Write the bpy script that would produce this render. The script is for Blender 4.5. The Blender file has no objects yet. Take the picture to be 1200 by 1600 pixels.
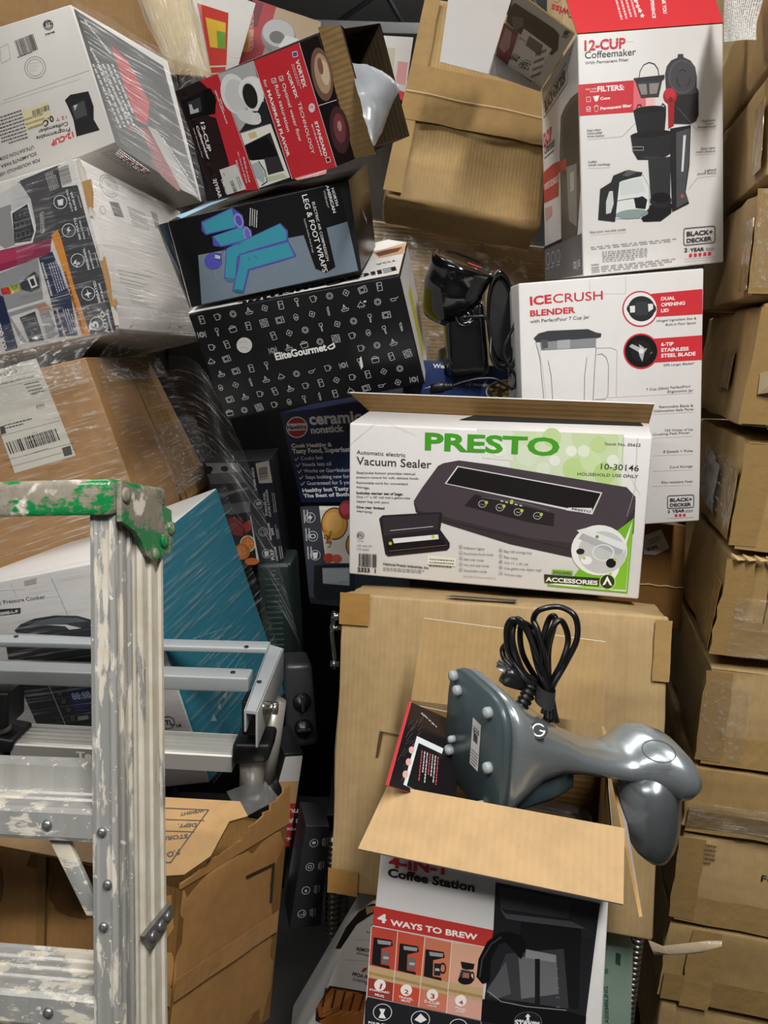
import bpy, bmesh, math, random
from mathutils import Vector, Matrix, Euler, noise
R = math.radians
scene = bpy.context.scene
col = scene.collection

# ---------------------------------------------------------------- camera, world, lights, exposure
cam_d = bpy.data.cameras.new('camera')
cam = bpy.data.objects.new('camera', cam_d)
col.objects.link(cam)
cam_d.sensor_fit = 'VERTICAL'
cam_d.sensor_height = 24.0
cam_d.lens = 24.0 * 1200.0 / 1600.0          # focal length of 1200 px on a 1200 x 1600 frame
cam_d.clip_start = 0.02
pit, rol = R(12.0), 0.035
fw = Vector((0, math.cos(pit), -math.sin(pit)))
r0 = Vector((1, 0, 0)); u0 = r0.cross(fw)
rt = r0 * math.cos(rol) + u0 * math.sin(rol); up = rt.cross(fw)
cam.matrix_world = Matrix(((rt.x, up.x, -fw.x, 0), (rt.y, up.y, -fw.y, 0), (rt.z, up.z, -fw.z, 1.35), (0, 0, 0, 1)))
scene.camera = cam

world = bpy.data.worlds.new('world'); scene.world = world
world.use_nodes = True
world.node_tree.nodes['Background'].inputs[0].default_value = (0.80, 0.86, 1.0, 1)
world.node_tree.nodes['Background'].inputs[1].default_value = 0.16

scene.view_settings.view_transform = 'Standard'
scene.view_settings.look = 'None'
scene.view_settings.exposure = 0.42
scene.view_settings.gamma = 1.0
scene.view_settings.use_curve_mapping = False

LAMPS = [((0.36, -0.45, 2.72), 0.16, 1.25, 50.0), ((-1.15, -0.55, 2.72), 1.25, 0.16, 24.0), ((1.15, 3.0, 2.7), 1.2, 0.16, 20.0), ((-0.7, 1.55, 2.95), 1.2, 0.16, 16.0)]

# ---------------------------------------------------------------- materials
MATS = {}
def rgb(h):
    h = h.lstrip('#')
    if len(h) == 3: h = ''.join(c * 2 for c in h)
    f = lambda v: v / 12.92 if v <= .04045 else ((v + .055) / 1.055) ** 2.4
    return tuple(f(int(h[i:i + 2], 16) / 255) for i in (0, 2, 4)) + (1,)

def new_mat(name):
    m = bpy.data.materials.new(name); m.use_nodes = True
    nt = m.node_tree
    return m, nt, nt.nodes['Principled BSDF']

def L(nt, a, b): nt.links.new(a, b)

def coords(nt, scale=(1, 1, 1), out='Object'):
    tc = nt.nodes.new('ShaderNodeTexCoord'); mp = nt.nodes.new('ShaderNodeMapping')
    mp.inputs['Scale'].default_value = scale
    L(nt, tc.outputs[out], mp.inputs['Vector'])
    return mp.outputs['Vector']

def noise_tex(nt, vec, scale, detail=4, rough=.55):
    n = nt.nodes.new('ShaderNodeTexNoise'); n.inputs['Scale'].default_value = scale
    n.inputs['Detail'].default_value = detail; n.inputs['Roughness'].default_value = rough
    L(nt, vec, n.inputs['Vector'])
    return n.outputs['Fac']

def ramp(nt, fac, stops):
    r = nt.nodes.new('ShaderNodeValToRGB'); e = r.color_ramp.elements
    while len(e) < len(stops): e.new(.5)
    for i, (p, c) in enumerate(stops):
        e[i].position = p; e[i].color = c if len(c) == 4 else tuple(c) + (1,)
    L(nt, fac, r.inputs['Fac'])
    return r.outputs['Color']

def mixc(nt, fac, a, b, mode='MIX'):
    m = nt.nodes.new('ShaderNodeMix'); m.data_type = 'RGBA'; m.blend_type = mode
    for s, v in ((m.inputs[0], fac), (m.inputs[6], a), (m.inputs[7], b)):
        if hasattr(v, 'links') or isinstance(v, bpy.types.NodeSocket): L(nt, v, s)
        else: s.default_value = v
    return m.outputs[2]

def bump(nt, bsdf, height, strength=.2, dist=.002):
    b = nt.nodes.new('ShaderNodeBump'); b.inputs['Strength'].default_value = strength; b.inputs['Distance'].default_value = dist
    L(nt, height, b.inputs['Height']); L(nt, b.outputs['Normal'], bsdf.inputs['Normal'])

def plain(key, hexc, rough=.5, metal=0.0, spec=.5, coat=0.0):
    k = ('plain', key)
    if k in MATS: return MATS[k]
    m, nt, b = new_mat(key)
    b.inputs['Base Color'].default_value = rgb(hexc); b.inputs['Roughness'].default_value = rough
    b.inputs['Metallic'].default_value = metal; b.inputs['Specular IOR Level'].default_value = spec
    b.inputs['Coat Weight'].default_value = coat
    n = noise_tex(nt, coords(nt), 60, 3)
    rr = nt.nodes.new('ShaderNodeMapRange'); rr.inputs['To Min'].default_value = max(0, rough - .06); rr.inputs['To Max'].default_value = min(1, rough + .08)
    L(nt, n, rr.inputs['Value']); L(nt, rr.outputs['Result'], b.inputs['Roughness'])
    MATS[k] = m
    return m

def ink(hexc):
    """printed colour on coated board"""
    k = ('ink', hexc)
    if k in MATS: return MATS[k]
    m, nt, b = new_mat('ink_' + hexc.strip('#'))
    v = coords(nt)
    n = noise_tex(nt, v, 26, 3)
    c = rgb(hexc); d = tuple(x * .90 for x in c[:3]) + (1,)
    L(nt, mixc(nt, n, d, c), b.inputs['Base Color'])
    b.inputs['Roughness'].default_value = .42; b.inputs['Specular IOR Level'].default_value = .38
    bump(nt, b, noise_tex(nt, coords(nt, (1, 1, 1)), 9, 2), .25, .004)
    MATS[k] = m
    return m

def board(hexc, rough=.42):
    """coated printed board with a few creases and scuffs"""
    k = ('board', hexc, rough)
    if k in MATS: return MATS[k]
    m, nt, b = new_mat('board_' + hexc.strip('#'))
    v = coords(nt)
    n = noise_tex(nt, v, 14, 5, .6)
    c = rgb(hexc); d = tuple(x * .87 for x in c[:3]) + (1,)
    L(nt, mixc(nt, n, d, c), b.inputs['Base Color'])
    b.inputs['Roughness'].default_value = rough; b.inputs['Specular IOR Level'].default_value = .38
    bump(nt, b, noise_tex(nt, v, 9, 2), .25, .004)
    MATS[k] = m
    return m

def kraft(hexc, axis=0, rough=.62, dirt=.35, flute=1.0):
    """brown corrugated board: faint flute lines, blotches, rubbed dirt"""
    k = ('kraft', hexc, axis, rough, dirt, flute)
    if k in MATS: return MATS[k]
    m, nt, b = new_mat('kraft_' + hexc.strip('#'))
    v = coords(nt)
    w = nt.nodes.new('ShaderNodeTexWave'); w.wave_type = 'BANDS'; w.bands_direction = 'XYZ'[axis]
    w.inputs['Scale'].default_value = 42; w.inputs['Distortion'].default_value = .6; w.inputs['Detail'].default_value = 1
    L(nt, v, w.inputs['Vector'])
    sc = [10, 10, 10]; sc[axis] = 90 ; 
    s2 = [60, 60, 60]; s2[2] = 4
    st = noise_tex(nt, coords(nt, (42, 42, 3)), 1, 3)
    n = noise_tex(nt, v, 7, 5, .6); n2 = noise_tex(nt, v, 55, 3)
    c = rgb(hexc); d = tuple(x * .70 for x in c[:3]) + (1,); e = tuple(x * .55 for x in c[:3]) + (1,)
    a = mixc(nt, n, d, c)
    a = mixc(nt, ramp(nt, w.outputs['Fac'], [(0, (.10 * flute,) * 3), (1, (0, 0, 0))]), a, e)
    a = mixc(nt, ramp(nt, n2, [(.35, (.25, .25, .25)), (.6, (0, 0, 0))]), a, e)
    a = mixc(nt, ramp(nt, st, [(.56, (0, 0, 0)), (.78, (dirt,) * 3)]), a, e)
    L(nt, a, b.inputs['Base Color'])
    b.inputs['Roughness'].default_value = rough; b.inputs['Specular IOR Level'].default_value = .25
    add = nt.nodes.new('ShaderNodeMath'); add.operation = 'MULTIPLY_ADD'; add.inputs[1].default_value = .12 * flute
    L(nt, w.outputs['Fac'], add.inputs[0]); L(nt, n, add.inputs[2])
    bump(nt, b, add.outputs[0], .35, .006)
    MATS[k] = m
    return m

def tape_mat(hexc='#9a7440'):
    k = ('tape', hexc)
    if k in MATS: return MATS[k]
    m, nt, b = new_mat('packing_tape')
    v = coords(nt)
    n = noise_tex(nt, v, 20, 4)
    c = rgb(hexc); d = tuple(x * .72 for x in c[:3]) + (1,)
    L(nt, mixc(nt, n, d, c), b.inputs['Base Color'])
    b.inputs['Roughness'].default_value = .2; b.inputs['Specular IOR Level'].default_value = .55
    bump(nt, b, noise_tex(nt, v, 38, 4), .5, .005)
    MATS[k] = m
    return m

def paper_mat():
    m, nt, b = new_mat('printed_paper'); v = coords(nt, (1, 1, 1), 'UV')
    w = nt.nodes.new('ShaderNodeTexWave'); w.bands_direction = 'X'; w.inputs['Scale'].default_value = 6.0; L(nt, v, w.inputs['Vector'])
    n = noise_tex(nt, coords(nt, (8, 70, 1), 'UV'), 1, 3)
    f = mixc(nt, 1.0, ramp(nt, w.outputs['Fac'], [(.5, (0, 0, 0)), (.6, (1, 1, 1))]), ramp(nt, n, [(.42, (0, 0, 0)), (.5, (1, 1, 1))]), 'MULTIPLY')
    L(nt, mixc(nt, f, rgb('#c6c3bd'), rgb('#5a5856')), b.inputs['Base Color']); b.inputs['Roughness'].default_value = .7
    return m

def film_mat(key, streak=(3, 90, 1), amount=.34, base=.03, thr=.56):
    """stretch film: clear, with glints painted in as pale streaks, and glossy wrinkles"""
    k = ('film', key)
    if k in MATS: return MATS[k]
    m = bpy.data.materials.new('stretch_film_' + key); m.use_nodes = True
    nt = m.node_tree; nt.nodes.clear()
    out = nt.nodes.new('ShaderNodeOutputMaterial')
    tr = nt.nodes.new('ShaderNodeBsdfTransparent'); tr.inputs[0].default_value = (.97, .97, .97, 1)
    gl = nt.nodes.new('ShaderNodeBsdfGlossy'); gl.inputs['Roughness'].default_value = .2; gl.inputs['Color'].default_value = (1, 1, 1, 1)
    df = nt.nodes.new('ShaderNodeBsdfDiffuse'); df.inputs['Color'].default_value = (.8, .8, .8, 1)
    mg = nt.nodes.new('ShaderNodeMixShader'); mg.inputs[0].default_value = .5  # diffuse share keeps the painted glints pale at any angle
    L(nt, gl.outputs[0], mg.inputs[1]); L(nt, df.outputs[0], mg.inputs[2])
    uv = coords(nt, streak, 'UV')
    s = noise_tex(nt, uv, 1, 4, .6)
    p = noise_tex(nt, coords(nt, (5, 5, 1), 'UV'), 1, 2)
    f1 = ramp(nt, s, [(thr, (0, 0, 0)), (thr + .2, (amount,) * 3)])
    f2 = ramp(nt, p, [(.38, (.25,) * 3), (.68, (1, 1, 1))])
    f = mixc(nt, 1.0, f1, f2, 'MULTIPLY')
    f = mixc(nt, 1.0, f, (base,) * 3 + (1,), 'ADD')
    mx = nt.nodes.new('ShaderNodeMixShader')
    L(nt, f, mx.inputs[0]); L(nt, tr.outputs[0], mx.inputs[1]); L(nt, mg.outputs[0], mx.inputs[2])
    b = nt.nodes.new('ShaderNodeBump'); b.inputs['Strength'].default_value = .8; b.inputs['Distance'].default_value = .006
    cr = noise_tex(nt, coords(nt, (streak[0] * 2, streak[1] * .5, 1), 'UV'), 1, 5, .65)
    L(nt, cr, b.inputs['Height']); L(nt, b.outputs[0], gl.inputs['Normal'])
    L(nt, mx.outputs[0], out.inputs[0])
    MATS[k] = m
    return m

def worn_metal(key, paint='#d8d6cf', amount=.5, base='#c2c2be', stretch=(30, 30, 5), rough=.35):
    """bare aluminium with splashes and runs of dried paint"""
    k = ('worn', key)
    if k in MATS: return MATS[k]
    m, nt, b = new_mat('worn_' + key)
    n = noise_tex(nt, coords(nt, stretch), 1, 8, .68); n2 = noise_tex(nt, coords(nt), 34, 4); n3 = noise_tex(nt, coords(nt, (70, 70, 4)), 1, 3)
    met = mixc(nt, n3, rgb(base), tuple(x * .62 for x in rgb(base)[:3]) + (1,))
    pc = mixc(nt, n2, rgb(paint), rgb('#b3a68c'))
    f = ramp(nt, n, [(1 - amount - .02, (0, 0, 0)), (1 - amount + .02, (1, 1, 1))])
    s2 = ramp(nt, noise_tex(nt, coords(nt), 120, 2), [(.66, (0, 0, 0)), (.70, (1, 1, 1))])
    f = mixc(nt, 1.0, f, s2, 'LIGHTEN')
    L(nt, mixc(nt, f, met, pc), b.inputs['Base Color'])
    inv = nt.nodes.new('ShaderNodeMath'); inv.operation = 'SUBTRACT'; inv.inputs[0].default_value = .45; inv.use_clamp = True
    L(nt, f, inv.inputs[1]); L(nt, inv.outputs[0], b.inputs['Metallic'])
    b.inputs['Roughness'].default_value = rough
    bump(nt, b, f, .3, .0015)
    MATS[k] = m
    return m

def green_cap_mat():
    m, nt, b = new_mat('green_paint_worn')
    v = coords(nt)
    n = noise_tex(nt, coords(nt, (22, 22, 34)), 1, 8, .68); n2 = noise_tex(nt, v, 70, 5, .65)
    g = mixc(nt, n2, rgb('#0a6434'), rgb('#178a47'))
    s = mixc(nt, n2, rgb('#5d564a'), rgb('#a0988a'))
    s = mixc(nt, ramp(nt, noise_tex(nt, v, 30, 3), [(.60, (0, 0, 0)), (.66, (1, 1, 1))]), s, rgb('#d8cfc6'))
    f = ramp(nt, n, [(.45, (0, 0, 0)), (.50, (1, 1, 1))])
    L(nt, mixc(nt, f, g, s), b.inputs['Base Color'])
    L(nt, ramp(nt, n, [(.49, (.22,) * 3), (.54, (.7,) * 3)]), b.inputs['Roughness'])
    bump(nt, b, n2, .4, .002)
    return m

# ---------------------------------------------------------------- mesh builder
class MB:
    def __init__(s): s.v = []; s.f = []; s.mi = []; s.ms = []; s.sm = []; s.uv = {}
    def mat(s, m):
        if m not in s.ms: s.ms.append(m)
        return s.ms.index(m)
    def add(s, verts, faces, m, smooth=False):
        o = len(s.v); s.v.extend(tuple(v) for v in verts); k = s.mat(m)
        for f in faces: s.f.append(tuple(o + i for i in f)); s.mi.append(k); s.sm.append(smooth)
        return o
    def build(s, name, parent=None, solidify=0, uv=None, loc=None, rot=None, subsurf=0, fix=True):
        me = bpy.data.meshes.new(name)
        me.from_pydata(s.v, [], s.f)
        for m in s.ms: me.materials.append(m)
        me.polygons.foreach_set('material_index', s.mi); me.polygons.foreach_set('use_smooth', s.sm)
        if uv:
            l = me.uv_layers.new(name='UVMap')
            for i, lp in enumerate(me.loops): l.data[i].uv = uv[lp.vertex_index]
        me.validate(); me.update()
        o = bpy.data.objects.new(name, me); col.objects.link(o)
        if parent: o.parent = parent
        if loc is not None: o.location = loc
        if rot is not None: o.rotation_euler = rot
        if subsurf:
            md = o.modifiers.new('sub', 'SUBSURF'); md.levels = subsurf; md.render_levels = subsurf
        return o
    # shapes
    def box(s, lo, hi, m, r=.0015):
        x0, y0, z0 = lo; x1, y1, z1 = hi
        s.hexa([(x0, y0, z0), (x1, y0, z0), (x1, y0, z1), (x0, y0, z1), (x0, y1, z0), (x1, y1, z0), (x1, y1, z1), (x0, y1, z1)], m, r)
    def hexa(s, c, m, r=.002, n=0, amp=0.0, seed=0, skip='', crush=None, smooth=True):
        """rounded box on corners FBL,FBR,FTR,FTL,BBL,BBR,BTR,BTL; n inner cuts, amp = surface unevenness"""
        c = [Vector(v) for v in c]
        Ls = [(c[1] - c[0]).length, (c[4] - c[0]).length, (c[3] - c[0]).length]
        r = min([r] + [q * .3 for q in Ls])
        ax = []
        for q in Ls:
            t = [0, r * .4, r] + [r + (q - 2 * r) * (i + 1) / (n + 1) for i in range(n)] + [q - r, q - r * .4, q]
            ax.append(t)
        X, Y, Z_ = ax
        def tri(p):
            u, v, w = p[0] / Ls[0], p[1] / Ls[1], p[2] / Ls[2]
            f = lambda a, b, t: a + (b - a) * t
            a = f(f(c[0], c[1], u), f(c[3], c[2], u), w); b = f(f(c[4], c[5], u), f(c[7], c[6], u), w)
            return f(a, b, v)
        idx = {}
        def vert(i, j, k):
            if (i, j, k) in idx: return idx[(i, j, k)]
            p = Vector((X[i], Y[j], Z_[k]))
            q = Vector([min(max(p[a], r), Ls[a] - r) for a in range(3)])
            d = p - q
            nn = d.normalized() if d.length > 1e-9 else Vector((0, 0, 0))
            p2 = q + nn * r
            if amp:
                s_ = noise.noise(Vector((p.x * 9 + seed * 7.3, p.y * 9 + seed, p.z * 9 - seed * 3.1)))
                s2_ = noise.noise(Vector((p.x * 30 + seed, p.y * 30 + 5 * seed, p.z * 30)))
                edge = sum(1 for a in range(3) if p[a] < r * 1.01 or p[a] > Ls[a] - r * 1.01)
                k_ = amp * (s_ - .35) if edge < 2 else amp * (.8 * s_ + .9 * s2_ - .55)
                p2 = p2 + nn * k_
            s.v.append(tuple(tri(p2))); idx[(i, j, k)] = len(s.v) - 1
            return idx[(i, j, k)]
        km = s.mat(m); nx, ny, nz = len(X) - 1, len(Y) - 1, len(Z_) - 1
        def quad(a, b, cc, d): s.f.append((a, b, cc, d)); s.mi.append(km); s.sm.append(smooth)
        for i in range(nx):
            for k in range(nz):
                if 'F' not in skip: quad(vert(i, 0, k), vert(i + 1, 0, k), vert(i + 1, 0, k + 1), vert(i, 0, k + 1))
                if 'B' not in skip: quad(vert(i + 1, ny, k), vert(i, ny, k), vert(i, ny, k + 1), vert(i + 1, ny, k + 1))
        for j in range(ny):
            for k in range(nz):
                if 'L' not in skip: quad(vert(0, j + 1, k), vert(0, j, k), vert(0, j, k + 1), vert(0, j + 1, k + 1))
                if 'R' not in skip: quad(vert(nx, j, k), vert(nx, j + 1, k), vert(nx, j + 1, k + 1), vert(nx, j, k + 1))
        for i in range(nx):
            for j in range(ny):
                if 'T' not in skip: quad(vert(i, j, nz), vert(i + 1, j, nz), vert(i + 1, j + 1, nz), vert(i, j + 1, nz))
                if 'X' not in skip: quad(vert(i, j + 1, 0), vert(i + 1, j + 1, 0), vert(i + 1, j, 0), vert(i, j, 0))
    def slab(s, pts, t, m, m2=None, n=None):
        """flat panel: polygon pts extruded by t along minus its normal; m outside, m2 back"""
        P = [Vector(p) for p in pts]
        if n is None:
            n = Vector((0, 0, 0))
            for i in range(len(P)): n += (P[i] - P[0]).cross(P[(i + 1) % len(P)] - P[0])
        n = Vector(n).normalized(); k = len(P)
        Q = [p - n * t for p in P]
        s.add(P, [tuple(range(k))], m)
        s.add(Q, [tuple(reversed(range(k)))], m2 or m)
        s.add(P + Q, [(i, k + i, k + (i + 1) % k, (i + 1) % k) for i in range(k)], m2 or m)
        return n
    def tube(s, path, r, m, seg=10, caps=True, closed=False):
        P = [Vector(p) for p in path]; N = len(P); rs = r if isinstance(r, (list, tuple)) else [r] * N
        prev = None; rings = []
        for i in range(N):
            a = P[i - 1] if (i > 0 or closed) else P[i]; b = P[(i + 1) % N] if (i < N - 1 or closed) else P[i]
            t = (b - a).normalized() if (b - a).length > 1e-9 else Vector((0, 0, 1))
            if prev is None:
                q = Vector((0, 0, 1)) if abs(t.z) < .9 else Vector((1, 0, 0)); u = t.cross(q).normalized()
            else:
                u = prev - t * prev.dot(t); u = u.normalized() if u.length > 1e-6 else t.orthogonal().normalized()
            prev = u; w = t.cross(u)
            rings.append([P[i] + (u * math.cos(2 * math.pi * k / seg) + w * math.sin(2 * math.pi * k / seg)) * rs[i] for k in range(seg)])
        vs = [p for rg in rings for p in rg]; fs = []
        for i in range(N if closed else N - 1):
            j = (i + 1) % N
            for k in range(seg): fs.append((i * seg + k, i * seg + (k + 1) % seg, j * seg + (k + 1) % seg, j * seg + k))
        if caps and not closed: fs += [tuple(reversed(range(seg))), tuple((N - 1) * seg + k for k in range(seg))]
        s.add(vs, fs, m, True)
    def loft(s, rings, m, caps=True, smooth=True):
        """rings: lists of the same number of points"""
        k = len(rings[0]); vs = [p for rg in rings for p in rg]; fs = []
        for i in range(len(rings) - 1):
            for j in range(k): fs.append((i * k + j, i * k + (j + 1) % k, (i + 1) * k + (j + 1) % k, (i + 1) * k + j))
        if caps: fs += [tuple(reversed(range(k))), tuple((len(rings) - 1) * k + j for j in range(k))]
        s.add(vs, fs, m, smooth)
    def lathe(s, o, axis, prof, m, seg=32, sx=1.0, u=None, caps=True):
        """profile of (radius, height) about axis from o"""
        o = Vector(o); a = Vector(axis).normalized(); u = Vector(u).normalized() if u else a.orthogonal().normalized(); u = (u - a * u.dot(a)).normalized(); w = a.cross(u)
        s.loft([[o + a * h + (u * math.cos(2 * math.pi * k / seg) * sx + w * math.sin(2 * math.pi * k / seg)) * r for k in range(seg)] for r, h in prof], m, caps)

def super_ring(c, a, b, n=28, e=.75):
    c, a, b = Vector(c), Vector(a), Vector(b); out = []
    for k in range(n):
        t = 2 * math.pi * k / n; x, y = math.cos(t), math.sin(t)
        out.append(c + b * (math.copysign(abs(x) ** e, x)) + a * (math.copysign(abs(y) ** e, y)))
    return out

def smooth_path(pts, n=6, closed=False):
    P = [Vector(p) for p in pts]; N = len(P); out = []
    for i in range(N if closed else N - 1):
        p0, p1, p2, p3 = P[(i - 1) % N] if (closed or i > 0) else P[i], P[i], P[(i + 1) % N], P[(i + 2) % N] if (closed or i + 2 < N) else P[(i + 1) % N]
        for k in range(n):
            t = k / n
            out.append(.5 * ((2 * p1) + (p2 - p0) * t + (2 * p0 - 5 * p1 + 4 * p2 - p3) * t * t + (3 * p1 - p0 - 3 * p2 + p3) * t ** 3))
    if not closed: out.append(P[-1])
    return out

# ---------------------------------------------------------------- printed artwork (inlaid in the mesh of the board it is printed on)
_TXT = {}
def text2d(sx, bold):
    k = (sx, bold)
    if k in _TXT: return _TXT[k]
    cu = bpy.data.curves.new('lettering', 'FONT'); cu.body = sx; cu.size = 1.0; cu.resolution_u = 3; cu.fill_mode = 'FRONT' if hasattr(cu, 'fill_mode') else 'BOTH'
    cu.offset = .034 if bold else .006
    ob = bpy.data.objects.new('lettering', cu)
    me = ob.to_mesh()
    vs = [(v.co.x, v.co.y) for v in me.vertices]; fs = [tuple(p.vertices) for p in me.polygons]
    ob.to_mesh_clear(); bpy.data.objects.remove(ob); bpy.data.curves.remove(cu)
    if vs: xs = [v[0] for v in vs]; b = (min(xs), max(xs))
    else: b = (0, 1)
    _TXT[k] = (vs, fs, b)
    return _TXT[k]

def print_art(mb, face, elems, lift=.00035, glossmat=None):
    o, ex, ey, n = [Vector(v) for v in face]
    lay = lift
    mk = glossmat or ink
    def P(x, y, h): return o + ex * (x * .001) + ey * (y * .001) + n * h
    for e in elems:
        t, c = e[0], mk(e[1])
        if t != 'T' and t != 'G': lay += .000018
        if t == 'P': mb.add([P(x, y, lay) for x, y in e[2]], [tuple(range(len(e[2])))], c)
        elif t in 'ER':
            cx, cy, ax, ay, bx, by = e[2:8]; N = 28
            q = lambda s_: [P(cx + s_ * (ax * math.cos(2 * math.pi * k / N) + bx * math.sin(2 * math.pi * k / N)), cy + s_ * (ay * math.cos(2 * math.pi * k / N) + by * math.sin(2 * math.pi * k / N)), lay) for k in range(N)]
            if t == 'E': mb.add(q(1), [tuple(range(N))], c)
            else: mb.add(q(1) + q(1 - e[8]), [(k, (k + 1) % N, N + (k + 1) % N, N + k) for k in range(N)], c)
        elif t == 'L':
            w = e[2] * .5
            for (x0, y0), (x1, y1) in zip(e[3], e[3][1:]):
                dx, dy = x1 - x0, y1 - y0; l = math.hypot(dx, dy) or 1; px, py = -dy / l * w, dx / l * w; qx, qy = dx / l * w * .5, dy / l * w * .5
                mb.add([P(x0 - qx + px, y0 - qy + py, lay), P(x0 - qx - px, y0 - qy - py, lay), P(x1 + qx - px, y1 + qy - py, lay), P(x1 + qx + px, y1 + qy + py, lay)], [(0, 1, 2, 3)], c)
        elif t == 'T':
            x, y, dx, dy, hs, bold = e[3:9]
            vs, fs, (b0, b1) = text2d(e[2], bold)
            if not vs: continue
            l = math.hypot(dx, dy); sc = l / (b1 - b0); ux, uy = dx / l, dy / l
            hs *= .80
            mb.add([P(x + ux * (vx - b0) * sc - uy * vy * sc * hs, y + uy * (vx - b0) * sc + ux * vy * sc * hs, lay + .00001) for vx, vy in vs], fs, c)
        elif t == 'B':
            x, y, ux, uy, vx, vy, sd = e[2:9]; rr = random.Random(sd); p = 0.0
            while p < .97:
                wd = rr.choice((.008, .016, .024, .032)); 
                q = [(x + ux * a + vx * b, y + uy * a + vy * b) for a, b in ((p, 0), (p + wd, 0), (p + wd, 1), (p, 1))]
                mb.add([P(a, b, lay) for a, b in q], [(0, 1, 2, 3)], c); p += wd + rr.choice((.01, .016, .026))
        elif t == 'G':
            x, y, ux, uy, vx, vy, nl, sd = e[2:10]; rr = random.Random(sd)
            h = (1.0 / max(nl - 1, 1) if nl > 1 else 1.0) * (.42 if nl > 1 else 1.0)
            for i in range(nl):
                fv = i / max(nl - 1, 1) if nl > 1 else 0; p = 0.0; end = 1.0 if i < nl - 1 else rr.uniform(.6, 1)
                while p < end - .03:
                    wd = min(rr.uniform(.03, .11), end - p)
                    q = [(x + ux * a + vx * (fv + b * h), y + uy * a + vy * (fv + b * h)) for a, b in ((p, 0), (p + wd, 0), (p + wd, 1), (p, 1))]
                    mb.add([P(a, b, lay + .00001) for a, b in q], [(0, 1, 2, 3)], c); p += wd + .022

# ---------------------------------------------------------------- scene-object helpers
def thing(name, label, cat, loc=(0, 0, 0), rot=(0, 0, 0), group=None):
    o = bpy.data.objects.new(name, None); col.objects.link(o); o.empty_display_size = .05
    o.location = loc; o.rotation_euler = rot; o['label'] = label; o['category'] = cat
    if group: o['group'] = group
    return o
def tag(o, label, cat, group=None, kind=None):
    o['label'] = label; o['category'] = cat
    if group: o['group'] = group
    if kind: o['kind'] = kind
    return o
def structure(o): o['kind'] = 'structure'; return o

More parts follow.
